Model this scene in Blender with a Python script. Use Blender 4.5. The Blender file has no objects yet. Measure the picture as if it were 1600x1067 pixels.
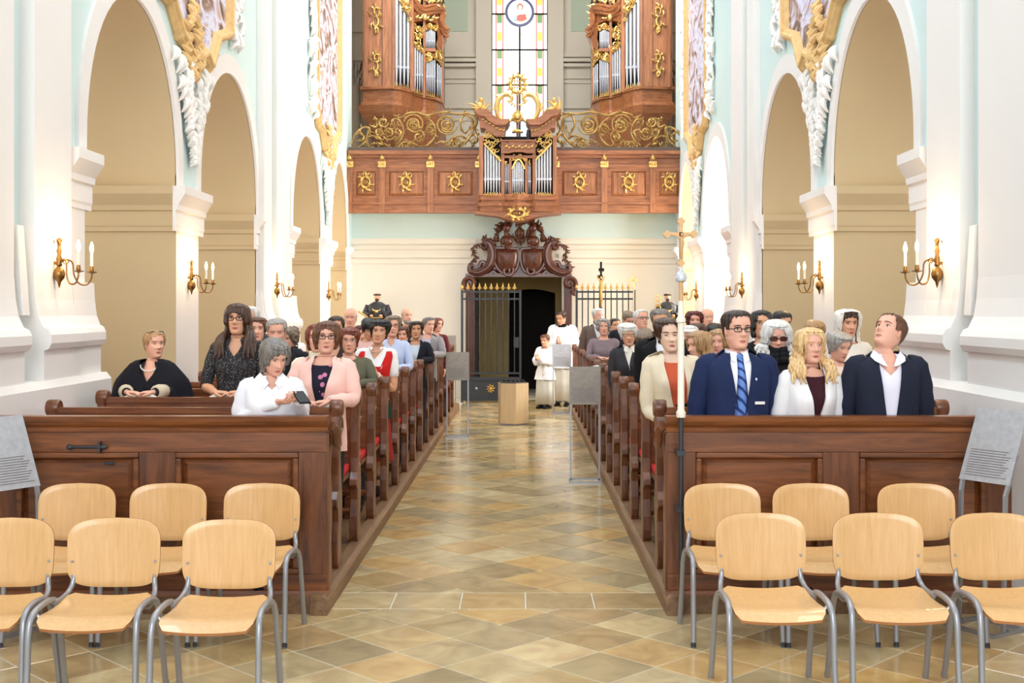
import bpy, math, random
from math import sin, cos, pi, sqrt, radians, atan2
from mathutils import Vector, Matrix

random.seed(7)
scene = bpy.context.scene
COL = scene.collection

# ------------------------------------------------------------------ camera
F_PX = 1850.0          # focal length in pixels of the 1600 x 1067 frame
CX, CY, CAM_H = 816.0, 485.0, 1.8
cam_data = bpy.data.cameras.new('camera')
cam = bpy.data.objects.new('camera', cam_data)
COL.objects.link(cam)
cam.location = (0, 0, CAM_H)
cam.rotation_euler = (pi / 2, 0, 0)
cam_data.sensor_width = 36.0
cam_data.lens = F_PX / 1600.0 * 36.0
cam_data.shift_x = (800 - CX) / 1600.0
cam_data.shift_y = -(533.5 - CY) / 1600.0
cam_data.clip_end = 200
scene.camera = cam

# ------------------------------------------------------------------ world, lights, exposure
scene.view_settings.view_transform = 'Standard'
scene.view_settings.look = 'None'
scene.view_settings.gamma = 1.0
scene.view_settings.use_curve_mapping = False
scene.view_settings.exposure = 0.2
world = bpy.data.worlds.new('world')
scene.world = world
world.use_nodes = True
bg = world.node_tree.nodes['Background']
bg.inputs[0].default_value = (0.86, 0.93, 1.0, 1)
bg.inputs[1].default_value = 1.0


def area_light(name, loc, target, sx, sy, power, color):
    d = bpy.data.lights.new(name, 'AREA')
    d.shape = 'RECTANGLE'
    d.size, d.size_y = sx, sy
    d.energy = power
    d.color = color
    o = bpy.data.objects.new(name, d)
    COL.objects.link(o)
    o.location = loc
    v = Vector(target) - Vector(loc)
    o.rotation_euler = v.to_track_quat('-Z', 'Y').to_euler()
    return o


# daylight imitated by added area lamps behind the camera, overhead and before the gallery
area_light('choir_fill_light', (-0.2, -10.0, 7.0), (-0.2, 14, 2.4), 7.0, 8.0, 1250, (0.97, 0.98, 1.0))  # added fill lamp, no choir window is built here
CLERESTORY_Y = (6.6, 12.4, 19.0)
for _y in CLERESTORY_Y:  # added overhead lamps, cool and warm, to tint the opposite walls
    area_light('clerestory_fill_left', (-3.3, _y, 11.1), (2.4, _y, 3.2), 2.8, 1.25, 180, (0.58, 0.80, 1.0))
    area_light('clerestory_fill_right', (2.95, _y, 11.1), (-2.8, _y, 3.2), 2.8, 1.25, 150, (1.0, 0.92, 0.82))
area_light('gallery_fill_light', (-0.1, 23.0, 10.6), (-0.1, 27.5, 5.5), 5.0, 2.5, 330, (1.0, 0.98, 0.95))  # added lamp that brightens the organ gallery from the nave side


# ------------------------------------------------------------------ small tools
def lin(c):
    out = []
    for v in c:
        v = v / 255.0
        out.append(v / 12.92 if v <= 0.04045 else ((v + 0.055) / 1.055) ** 2.4)
    return out


def X_at(px, d):
    return (px - CX) / F_PX * d


def Z_at(py, d):
    return CAM_H - (py - CY) / F_PX * d


def P(px, py, d):
    return Vector((X_at(px, d), d, Z_at(py, d)))


class MB:
    """collects faces and builds ONE mesh object"""

    def __init__(self):
        self.v, self.f, self.m, self.s = [], [], [], []

    def add(self, vs, fs, mi=0, smooth=True):
        n = len(self.v)
        self.v.extend([tuple(p) for p in vs])
        for q in fs:
            self.f.append([i + n for i in q])
            self.m.append(mi)
            self.s.append(smooth)
        return self

    def box(self, x0, x1, y0, y1, z0, z1, mi=0):
        vs = [(x0, y0, z0), (x1, y0, z0), (x1, y1, z0), (x0, y1, z0), (x0, y0, z1), (x1, y0, z1), (x1, y1, z1), (x0, y1, z1)]
        fs = [(0, 3, 2, 1), (4, 5, 6, 7), (0, 1, 5, 4), (1, 2, 6, 5), (2, 3, 7, 6), (3, 0, 4, 7)]
        return self.add(vs, fs, mi, False)

    def cbox(self, x0, x1, y0, y1, z0, z1, c=0.01, mi=0):
        """box with chamfered edges seen from the front (-Y): raised field"""
        vs = [(x0, y1, z0), (x1, y1, z0), (x1, y1, z1), (x0, y1, z1),
              (x0 + c, y0, z0 + c), (x1 - c, y0, z0 + c), (x1 - c, y0, z1 - c), (x0 + c, y0, z1 - c)]
        fs = [(4, 5, 6, 7), (0, 1, 5, 4), (1, 2, 6, 5), (2, 3, 7, 6), (3, 0, 4, 7), (3, 2, 1, 0)]
        return self.add(vs, fs, mi, False)

    def loft(self, rings, mi=0, cap0=True, cap1=True, closed=True, smooth=True):
        n = len(rings[0])
        vs = [p for r in rings for p in r]
        fs = []
        for i in range(len(rings) - 1):
            for j in range(n if closed else n - 1):
                k = (j + 1) % n
                fs.append((i * n + j, i * n + k, (i + 1) * n + k, (i + 1) * n + j))
        if cap0:
            fs.append(tuple(range(n - 1, -1, -1)))
        if cap1:
            b = (len(rings) - 1) * n
            fs.append(tuple(b + j for j in range(n)))
        return self.add(vs, fs, mi, smooth)

    def tube(self, pts, rad, n=8, mi=0, caps=True, flat=1.0, up=None):
        pts = [Vector(p) for p in pts]
        if not isinstance(rad, (list, tuple)):
            rad = [rad] * len(pts)
        rings = []
        t = (pts[1] - pts[0]).normalized()
        a = Vector(up) if up else (Vector((0, 0, 1)) if abs(t.z) < 0.9 else Vector((1, 0, 0)))
        u = (a - t * a.dot(t)).normalized()
        for i, p in enumerate(pts):
            if i == 0:
                t = pts[1] - pts[0]
            elif i == len(pts) - 1:
                t = pts[-1] - pts[-2]
            else:
                t = pts[i + 1] - pts[i - 1]
            t.normalize()
            u = u - t * u.dot(t)
            if u.length < 1e-6:
                u = t.orthogonal()
            u.normalize()
            w = t.cross(u)
            rings.append([p + u * (cos(2 * pi * j / n) * rad[i] * flat) + w * (sin(2 * pi * j / n) * rad[i]) for j in range(n)])
        return self.loft(rings, mi, caps, caps)

    def lathe(self, prof, c=(0, 0, 0), n=16, mi=0, axis='z'):
        rings = []
        for r, h in prof:
            ring = []
            for j in range(n):
                a = 2 * pi * j / n
                q = (r * cos(a), r * sin(a), h)
                if axis == 'y':
                    q = (r * cos(a), h, -r * sin(a))
                elif axis == 'x':
                    q = (h, r * cos(a), r * sin(a))
                ring.append((c[0] + q[0], c[1] + q[1], c[2] + q[2]))
            rings.append(ring)
        return self.loft(rings, mi)

    def ell(self, c, r, n=12, m=8, mi=0, mat=None):
        rings = []
        for i in range(m + 1):
            t = pi * i / m
            s = max(sin(t), 0.02)
            ring = [Vector((r[0] * s * cos(2 * pi * j / n), r[1] * s * sin(2 * pi * j / n), -r[2] * cos(t))) for j in range(n)]
            if mat:
                ring = [mat @ q for q in ring]
            rings.append([q + Vector(c) for q in ring])
        return self.loft(rings, mi)

    def prism(self, poly, f0, f1, mi=0):
        """poly: list of 2d points; f0, f1 map a 2d point to both ends"""
        n = len(poly)
        vs = [f0(*p) for p in poly] + [f1(*p) for p in poly]
        fs = [tuple(range(n)), tuple(range(2 * n - 1, n - 1, -1))]
        for i in range(n):
            j = (i + 1) % n
            fs.append((i, i + n, j + n, j))
        return self.add(vs, fs, mi, False)

    def prism_x(self, poly, x0, x1, mi=0):      # poly in (y, z)
        return self.prism(poly, lambda a, b: (x0, a, b), lambda a, b: (x1, a, b), mi)

    def prism_y(self, poly, y0, y1, mi=0):      # poly in (x, z)
        return self.prism(poly, lambda a, b: (a, y0, b), lambda a, b: (a, y1, b), mi)

    def prism_z(self, poly, z0, z1, mi=0):      # poly in (x, y)
        return self.prism(poly, lambda a, b: (a, b, z0), lambda a, b: (a, b, z1), mi)

    def mesh(self, name, mats, sharp=40):
        me = bpy.data.meshes.new(name)
        me.from_pydata(self.v, [], self.f)
        if not isinstance(mats, (list, tuple)):
            mats = [mats]
        for m in mats:
            me.materials.append(m)
        if len(mats) > 1:
            me.polygons.foreach_set('material_index', self.m)
        me.polygons.foreach_set('use_smooth', self.s)
        if any(self.s) and sharp:
            me.set_sharp_from_angle(angle=radians(sharp))
        me.update()
        import bmesh
        bm = bmesh.new()
        bm.from_mesh(me)
        bmesh.ops.recalc_face_normals(bm, faces=bm.faces)
        bm.to_mesh(me)
        bm.free()
        return me

    def build(self, name, mats, parent=None, sharp=40, bevel=0, loc=None):
        me = self.mesh(name, mats, sharp)
        return link(name, me, parent, bevel, loc)


def link(name, me, parent=None, bevel=0, loc=None):
    o = bpy.data.objects.new(name, me)
    COL.objects.link(o)
    if parent:
        o.parent = parent
    if loc is not None:
        o.location = loc
    if bevel:
        b = o.modifiers.new('bevel', 'BEVEL')
        b.width = bevel
        b.segments = 2
        b.limit_method = 'ANGLE'
        b.harden_normals = False
    return o


def tag(o, label, cat, group=None, kind=None):
    o['label'] = label
    o['category'] = cat
    if group:
        o['group'] = group
    if kind:
        o['kind'] = kind
    return o


def thing(name, label, cat, loc=(0, 0, 0), rz=0.0, group=None):
    o = bpy.data.objects.new(name, None)
    o.empty_display_size = 0.1
    COL.objects.link(o)
    o.location = loc
    o.rotation_euler = (0, 0, rz)
    tag(o, label, cat, group)
    return o


def structure(o):
    o['kind'] = 'structure'
    return o


def copy_tree(o, parent=None):
    c = o.copy()
    COL.objects.link(c)
    c.parent = parent
    for ch in list(o.children):
        copy_tree(ch, c)
    return c


def bez(p0, p1, p2, p3, n=10):
    out = []
    for i in range(n + 1):
        t = i / n
        a = (1 - t) ** 3
        b = 3 * t * (1 - t) ** 2
        c = 3 * t * t * (1 - t)
        d = t ** 3
        out.append(tuple(a * p0[k] + b * p1[k] + c * p2[k] + d * p3[k] for k in range(len(p0))))
    return out


def smooth_path(pts, n=6, closed=False):
    """Catmull-Rom through the points"""
    pts = [Vector(p) for p in pts]
    out = []
    m = len(pts)
    for i in range(m if closed else m - 1):
        p0 = pts[(i - 1) % m] if (closed or i > 0) else pts[0]
        p1 = pts[i]
        p2 = pts[(i + 1) % m]
        p3 = pts[(i + 2) % m] if (closed or i + 2 < m) else pts[-1]
        for k in range(n):
            t = k / n
            out.append(0.5 * ((2 * p1) + (p2 - p0) * t + (2 * p0 - 5 * p1 + 4 * p2 - p3) * t * t + (3 * p1 - p0 - 3 * p2 + p3) * t ** 3))
    if not closed:
        out.append(pts[-1])
    return out


def interp(tab, x):
    if x <= tab[0][0]:
        return tab[0][1]
    for (a, u), (b, w) in zip(tab, tab[1:]):
        if x <= b:
            t = (x - a) / (b - a)
            return u + (w - u) * t
    return tab[-1][1]


def sinterp(tab, x):
    """smooth (cosine) interpolation"""
    if x <= tab[0][0]:
        return tab[0][1]
    for (a, u), (b, w) in zip(tab, tab[1:]):
        if x <= b:
            t = (x - a) / (b - a)
            t = t * t * (3 - 2 * t)
            return u + (w - u) * t
    return tab[-1][1]


ORD = ['first', 'second', 'third', 'fourth', 'fifth', 'sixth', 'seventh', 'eighth', 'ninth', 'tenth', 'eleventh', 'twelfth',
       'thirteenth', 'fourteenth', 'fifteenth', 'sixteenth']


# ------------------------------------------------------------------ materials
MATS = {}


def new_mat(name):
    m = bpy.data.materials.new(name)
    m.use_nodes = True
    nt = m.node_tree
    b = nt.nodes['Principled BSDF']
    return m, nt, b


def plain(name, rgb, rough=0.6, metal=0.0, var=0.06, scale=8.0, bump=0.0, bscale=60.0, spec=0.5, coat=0.0, obj_var=0.0, sss=0.0):
    """colour with a little procedural mottling and relief"""
    if name in MATS:
        return MATS[name]
    m, nt, b = new_mat(name)
    c = lin(rgb)
    tc = nt.nodes.new('ShaderNodeTexCoord')
    nz = nt.nodes.new('ShaderNodeTexNoise')
    nz.inputs['Scale'].default_value = scale
    nz.inputs['Detail'].default_value = 4
    nt.links.new(tc.outputs['Object'], nz.inputs['Vector'])
    mx = nt.nodes.new('ShaderNodeMix')
    mx.data_type = 'RGBA'
    mx.inputs['A'].default_value = (*[max(v * (1 - var * 2), 0) for v in c], 1)
    mx.inputs['B'].default_value = (*[min(v * (1 + var * 2), 1) for v in c], 1)
    nt.links.new(nz.outputs['Fac'], mx.inputs['Factor'])
    out = mx.outputs['Result']
    if obj_var:
        oi = nt.nodes.new('ShaderNodeObjectInfo')
        hs = nt.nodes.new('ShaderNodeHueSaturation')
        mr = nt.nodes.new('ShaderNodeMapRange')
        mr.inputs['To Min'].default_value = 1 - obj_var
        mr.inputs['To Max'].default_value = 1 + obj_var
        nt.links.new(oi.outputs['Random'], mr.inputs['Value'])
        nt.links.new(mr.outputs['Result'], hs.inputs['Value'])
        nt.links.new(out, hs.inputs['Color'])
        out = hs.outputs['Color']
    nt.links.new(out, b.inputs['Base Color'])
    b.inputs['Roughness'].default_value = rough
    b.inputs['Metallic'].default_value = metal
    b.inputs['Specular IOR Level'].default_value = spec
    b.inputs['Coat Weight'].default_value = coat
    if sss:
        b.inputs['Subsurface Weight'].default_value = sss
        b.inputs['Subsurface Radius'].default_value = (0.012, 0.005, 0.003)
    if bump:
        n2 = nt.nodes.new('ShaderNodeTexNoise')
        n2.inputs['Scale'].default_value = bscale
        nt.links.new(tc.outputs['Object'], n2.inputs['Vector'])
        bp = nt.nodes.new('ShaderNodeBump')
        bp.inputs['Strength'].default_value = bump
        bp.inputs['Distance'].default_value = 0.01
        nt.links.new(n2.outputs['Fac'], bp.inputs['Height'])
        nt.links.new(bp.outputs['Normal'], b.inputs['Normal'])
    MATS[name] = m
    return m


def wood(name, dark, light, rough=0.4, axis='x', stretch=14.0, scale=3.0, coat=0.0, obj_var=0.12):
    if name in MATS:
        return MATS[name]
    m, nt, b = new_mat(name)
    tc = nt.nodes.new('ShaderNodeTexCoord')
    mp = nt.nodes.new('ShaderNodeMapping')
    s = [stretch, stretch, stretch]
    s['xyz'.index(axis)] = 1.0
    mp.inputs['Scale'].default_value = s
    oi = nt.nodes.new('ShaderNodeObjectInfo')
    ml = nt.nodes.new('ShaderNodeMath')
    ml.operation = 'MULTIPLY'
    ml.inputs[1].default_value = 37.0
    nt.links.new(oi.outputs['Random'], ml.inputs[0])
    nt.links.new(ml.outputs[0], mp.inputs['Location'])
    nt.links.new(tc.outputs['Object'], mp.inputs['Vector'])
    nz = nt.nodes.new('ShaderNodeTexNoise')
    nz.inputs['Scale'].default_value = scale
    nz.inputs['Detail'].default_value = 6
    nz.inputs['Roughness'].default_value = 0.62
    nz.inputs['Distortion'].default_value = 0.6
    nt.links.new(mp.outputs['Vector'], nz.inputs['Vector'])
    cr = nt.nodes.new('ShaderNodeValToRGB')
    cr.color_ramp.elements[0].position = 0.3
    cr.color_ramp.elements[1].position = 0.72
    cr.color_ramp.elements[0].color = (*lin(dark), 1)
    cr.color_ramp.elements[1].color = (*lin(light), 1)
    nt.links.new(nz.outputs['Fac'], cr.inputs['Fac'])
    hs = nt.nodes.new('ShaderNodeHueSaturation')
    mr = nt.nodes.new('ShaderNodeMapRange')
    mr.inputs['To Min'].default_value = 1 - obj_var
    mr.inputs['To Max'].default_value = 1 + obj_var
    nt.links.new(oi.outputs['Random'], mr.inputs['Value'])
    nt.links.new(mr.outputs['Result'], hs.inputs['Value'])
    nt.links.new(cr.outputs['Color'], hs.inputs['Color'])
    nt.links.new(hs.outputs['Color'], b.inputs['Base Color'])
    b.inputs['Roughness'].default_value = rough
    b.inputs['Coat Weight'].default_value = coat
    bp = nt.nodes.new('ShaderNodeBump')
    bp.inputs['Strength'].default_value = 0.12
    bp.inputs['Distance'].default_value = 0.004
    nt.links.new(nz.outputs['Fac'], bp.inputs['Height'])
    nt.links.new(bp.outputs['Normal'], b.inputs['Normal'])
    MATS[name] = m
    return m


def emit(name, rgb, strength, base=None):
    if name in MATS:
        return MATS[name]
    m, nt, b = new_mat(name)
    b.inputs['Base Color'].default_value = (*lin(base or rgb), 1)
    b.inputs['Emission Color'].default_value = (*lin(rgb), 1)
    b.inputs['Emission Strength'].default_value = strength
    b.inputs['Roughness'].default_value = 0.3
    MATS[name] = m
    return m


def tile_mat(island=False):
    m, nt, b = new_mat('polished_sandstone_field' if island else 'polished_sandstone')
    oi = nt.nodes.new('ShaderNodeObjectInfo')
    cr = nt.nodes.new('ShaderNodeValToRGB')
    r = cr.color_ramp
    cols = [(0.0, (200, 178, 134)), (0.2, (166, 148, 110)), (0.38, (210, 190, 148)), (0.55, (194, 158, 104)), (0.7, (156, 142, 110)), (0.85, (206, 168, 106)), (1.0, (182, 166, 128))]
    r.elements[0].color = (*lin(cols[0][1]), 1)
    r.elements[1].position = 1.0
    r.elements[1].color = (*lin(cols[-1][1]), 1)
    for p, c in cols[1:-1]:
        e = r.elements.new(p)
        e.color = (*lin(c), 1)
    if island:
        ge = nt.nodes.new('ShaderNodeNewGeometry')
        nt.links.new(ge.outputs['Random Per Island'], cr.inputs['Fac'])
    else:
        nt.links.new(oi.outputs['Random'], cr.inputs['Fac'])
    tc = nt.nodes.new('ShaderNodeTexCoord')
    ad = nt.nodes.new('ShaderNodeVectorMath')
    ad.operation = 'ADD'
    nt.links.new(tc.outputs['Object'], ad.inputs[0])
    nt.links.new(oi.outputs['Location'], ad.inputs[1])
    nz = nt.nodes.new('ShaderNodeTexNoise')
    nz.inputs['Scale'].default_value = 4.0
    nz.inputs['Detail'].default_value = 6
    nz.inputs['Distortion'].default_value = 1.2
    nt.links.new(ad.outputs[0], nz.inputs['Vector'])
    mx = nt.nodes.new('ShaderNodeMix')
    mx.data_type = 'RGBA'
    mx.blend_type = 'OVERLAY'
    mx.inputs['Factor'].default_value = 0.5
    nt.links.new(cr.outputs['Color'], mx.inputs['A'])
    nt.links.new(nz.outputs['Fac'], mx.inputs['B'])
    nt.links.new(mx.outputs['Result'], b.inputs['Base Color'])
    mr = nt.nodes.new('ShaderNodeMapRange')
    mr.inputs['To Min'].default_value = 0.08
    mr.inputs['To Max'].default_value = 0.24
    nt.links.new(nz.outputs['Fac'], mr.inputs['Value'])
    nt.links.new(mr.outputs['Result'], b.inputs['Roughness'])
    return m


def fresco_mat(name, shift):
    """painted plaster: pale figures and clouds in lavender, rose, ochre and umber"""
    m, nt, b = new_mat(name)
    tc = nt.nodes.new('ShaderNodeTexCoord')
    mp = nt.nodes.new('ShaderNodeMapping')
    mp.inputs['Location'].default_value = (shift, shift * 1.7, shift * 0.6)
    mp.inputs['Scale'].default_value = (1.0, 0.6, 1.0)
    nt.links.new(tc.outputs['Object'], mp.inputs['Vector'])
    nz = nt.nodes.new('ShaderNodeTexNoise')
    nz.inputs['Scale'].default_value = 3.0
    nz.inputs['Detail'].default_value = 4.5
    nz.inputs['Distortion'].default_value = 1.6
    nt.links.new(mp.outputs['Vector'], nz.inputs['Vector'])
    cr = nt.nodes.new('ShaderNodeValToRGB')
    r = cr.color_ramp
    cols = [(0.3, (96, 78, 64)), (0.40, (150, 122, 104)), (0.45, (196, 166, 160)), (0.5, (206, 204, 226)), (0.55, (226, 226, 240)),
            (0.6, (206, 200, 226)), (0.66, (214, 172, 160)), (0.72, (196, 170, 120))]
    r.elements[0].position, r.elements[0].color = cols[0][0], (*lin(cols[0][1]), 1)
    r.elements[1].position, r.elements[1].color = cols[-1][0], (*lin(cols[-1][1]), 1)
    for p, c in cols[1:-1]:
        e = r.elements.new(p)
        e.color = (*lin(c), 1)
    nt.links.new(nz.outputs['Fac'], cr.inputs['Fac'])
    nt.links.new(cr.outputs['Color'], b.inputs['Base Color'])
    b.inputs['Roughness'].default_value = 0.85
    MATS[name] = m
    return m


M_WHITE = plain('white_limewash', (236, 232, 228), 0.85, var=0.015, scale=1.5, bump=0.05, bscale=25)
M_CREAM = plain('cream_limewash', (236, 229, 214), 0.88, var=0.02, scale=1.2, bump=0.05, bscale=25)
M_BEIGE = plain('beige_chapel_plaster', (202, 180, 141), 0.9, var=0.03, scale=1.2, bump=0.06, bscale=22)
M_GREEN = plain('pale_sea_green_plaster', (210, 229, 226), 0.88, var=0.03, scale=1.4)
M_GREYB = plain('warm_grey_plaster', (206, 198, 182), 0.88, var=0.02, scale=1.2)
M_SAGE = plain('sage_green_plaster', (176, 188, 168), 0.88, var=0.03, scale=1.4)
M_STUCCO = plain('white_stucco', (246, 243, 238), 0.8, var=0.02, bump=0.2, bscale=30)
M_GOLDPAINT = plain('ochre_gold_stucco', (226, 188, 128), 0.65, 0.0, var=0.12, scale=14, bump=0.5, bscale=24)
M_GILT = plain('gilding', (218, 180, 106), 0.34, 0.75, var=0.1, scale=12)
M_DGILT = plain('aged_gilding', (176, 142, 84), 0.38, 0.75, var=0.16, scale=10)
M_ORGAN = wood('organ_oak', (126, 74, 42), (190, 126, 82), 0.42, 'z', 12, 2.2, obj_var=0.08)
M_ORGANX = wood('organ_oak_rail', (122, 70, 40), (184, 120, 76), 0.42, 'x', 12, 2.2, obj_var=0.08)
M_PEW = wood('pew_walnut', (84, 43, 18), (146, 86, 44), 0.38, 'x', 10, 2.0, coat=0.15)
M_PEWZ = wood('pew_walnut_upright', (72, 38, 18), (130, 76, 42), 0.38, 'z', 10, 2.0, coat=0.15)
M_KERB = wood('worn_kerb_oak', (104, 76, 50), (146, 112, 80), 0.5, 'y', 12, 2.0)
M_DARKW = wood('dark_door_oak', (26, 17, 12), (44, 29, 20), 0.5, 'z', 10, 2.0)
M_PORTAL = wood('portal_walnut', (62, 28, 16), (104, 52, 32), 0.34, 'z', 8, 3.0, coat=0.2)
M_BEECH = wood('beech_plywood', (208, 162, 106), (224, 180, 124), 0.32, 'z', 26, 2.0, coat=0.25, obj_var=0.03)
M_BEECHE = wood('plywood_edge', (150, 92, 46), (178, 116, 62), 0.5, 'x', 20, 2.0, obj_var=0.03)
M_STEEL = plain('grey_enamelled_steel', (158, 158, 162), 0.34, 0.55, var=0.03)
M_TIN = plain('polished_tin', (212, 216, 224), 0.26, 0.6, var=0.05, scale=3)
M_IRON = plain('dark_wrought_iron', (62, 64, 68), 0.5, 0.5, var=0.08)
M_BRASS = plain('aged_brass', (150, 112, 62), 0.34, 0.9, var=0.12, scale=20)
M_CANDLE = plain('ivory_candle_sleeve', (246, 236, 214), 0.5, var=0.02)
M_BULB = emit('glowing_bulb', (255, 214, 150), 14.0)
M_RED = plain('red_cushion_cloth', (196, 26, 32), 0.85, var=0.06, bump=0.2, bscale=120)
M_TILE = tile_mat()
M_TILEF = tile_mat(True)
M_GROUT = plain('pale_mortar', (200, 190, 168), 0.85, var=0.05)
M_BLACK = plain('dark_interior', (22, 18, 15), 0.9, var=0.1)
# ================================================================== the setting
XL, XR = -3.5, 3.15
YB = 24.3                       # lower back wall
SPRING = 3.05
BAYS = [(9.44, 11.97), (12.8, 15.56), (17.94, 20.5), (21.6, 23.6)]
TOP = 10.4


def arch_line(y0, y1, n=28):
    """(y, z) points over the opening from one springing to the other"""
    c, a = (y0 + y1) / 2, (y1 - y0) / 2
    b, stilt = 1.45, 0.12
    pts = [(y0, SPRING)]
    for i in range(n + 1):
        t = pi - pi * i / n
        pts.append((c + a * cos(t), SPRING + stilt + b * sin(t)))
    pts.append((y1, SPRING))
    return pts


# ---- floor ---------------------------------------------------------
floor = structure(MB().box(-6.5, 6.2, 0.5, 31.5, -0.2, -0.0035).build('floor', M_GROUT))
TS = 0.38
HD = TS / sqrt(2)


def clip(poly, x0, x1, y0, y1):
    def cut(pl, f, g):
        out = []
        for i in range(len(pl)):
            a, b = pl[i], pl[(i + 1) % len(pl)]
            fa, fb = f(a), f(b)
            if fa >= 0:
                out.append(a)
            if (fa < 0) != (fb < 0):
                t = fa / (fa - fb)
                out.append((a[0] + (b[0] - a[0]) * t, a[1] + (b[1] - a[1]) * t))
        return out
    for f in (lambda p: p[0] - x0, lambda p: x1 - p[0], lambda p: p[1] - y0, lambda p: y1 - p[1]):
        poly = cut(poly, f, None)
        if len(poly) < 3:
            return []
    return poly


def tile_mb(poly, mb=None, cx=0, cy=0):
    g, c = 0.0055, 0.0022
    mx = sum(p[0] for p in poly) / len(poly)
    my = sum(p[1] for p in poly) / len(poly)

    def sh(p, d):
        dx, dy = p[0] - mx, p[1] - my
        l = max(sqrt(dx * dx + dy * dy), 1e-6)
        k = max(l - d * 1.4, 0.0) / l
        return (mx + dx * k - cx, my + dy * k - cy)
    n = len(poly)
    r0 = [(*sh(p, g), -0.03) for p in poly]
    r1 = [(*sh(p, g), -c) for p in poly]
    r2 = [(*sh(p, g + c), 0.0) for p in poly]
    mb = mb or MB()
    mb.loft([r0, r1, r2], cap0=False, smooth=False)
    return mb


full_tile = tile_mb([(0, -HD), (HD, 0), (0, HD), (-HD, 0)]).mesh('tile', M_TILE)
far_tiles = MB()
AX0, AX1 = -1.16, 0.86


def lay(x0, x1, y0, y1, ox, oy, limit):
    i0, i1 = int((x0 - ox) / HD) - 2, int((x1 - ox) / HD) + 2
    j0, j1 = int((y0 - oy) / HD) - 2, int((y1 - oy) / HD) + 2
    for j in range(j0, j1):
        for i in range(i0, i1):
            if (i + j) % 2:
                continue
            cx, cy = ox + i * HD, oy + j * HD
            poly = [(cx, cy - HD), (cx + HD, cy), (cx, cy + HD), (cx - HD, cy)]
            q = clip(poly, x0, x1, y0, y1)
            if len(q) < 3:
                continue
            ar = abs(sum(q[k][0] * q[(k + 1) % len(q)][1] - q[(k + 1) % len(q)][0] * q[k][1] for k in range(len(q)))) / 2
            if ar < 0.004:
                continue
            if cy > limit:
                tile_mb(q, far_tiles)
            elif ar > TS * TS * 0.999:
                link('tile', full_tile, floor, loc=(cx, cy, 0))
            else:
                tile_mb(q, None, cx, cy).build('tile', M_TILE, floor, loc=(cx, cy, 0))


lay(-3.6, 3.2, 4.3, 7.14, -0.13, 6.52, 99)
lay(AX0, AX1, 7.56, 23.9, -0.15, 8.2, 16.6)
x = AX0
for w in (0.36, 0.42, 0.40, 0.42, 0.42):
    tile_mb([(0, 7.15), (w, 7.15), (w, 7.55), (0, 7.55)], None, 0, 7.35).build('border_slab', M_TILE, floor, loc=(x, 7.35, 0))
    x += w
ft = far_tiles.build('far_tiles', M_TILEF, floor)
ft['kind'] = 'stuff'

# ---- arcades ---------------------------------------------------------
IMPOST = [(0, 2.60), (0.022, 2.60), (0.022, 2.64), (0.03, 2.66), (0.03, 2.80), (0.05, 2.81), (0.055, 2.86), (0.10, 2.93), (0.125, 2.97), (0.125, 3.05), (0, 3.05)]


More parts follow.
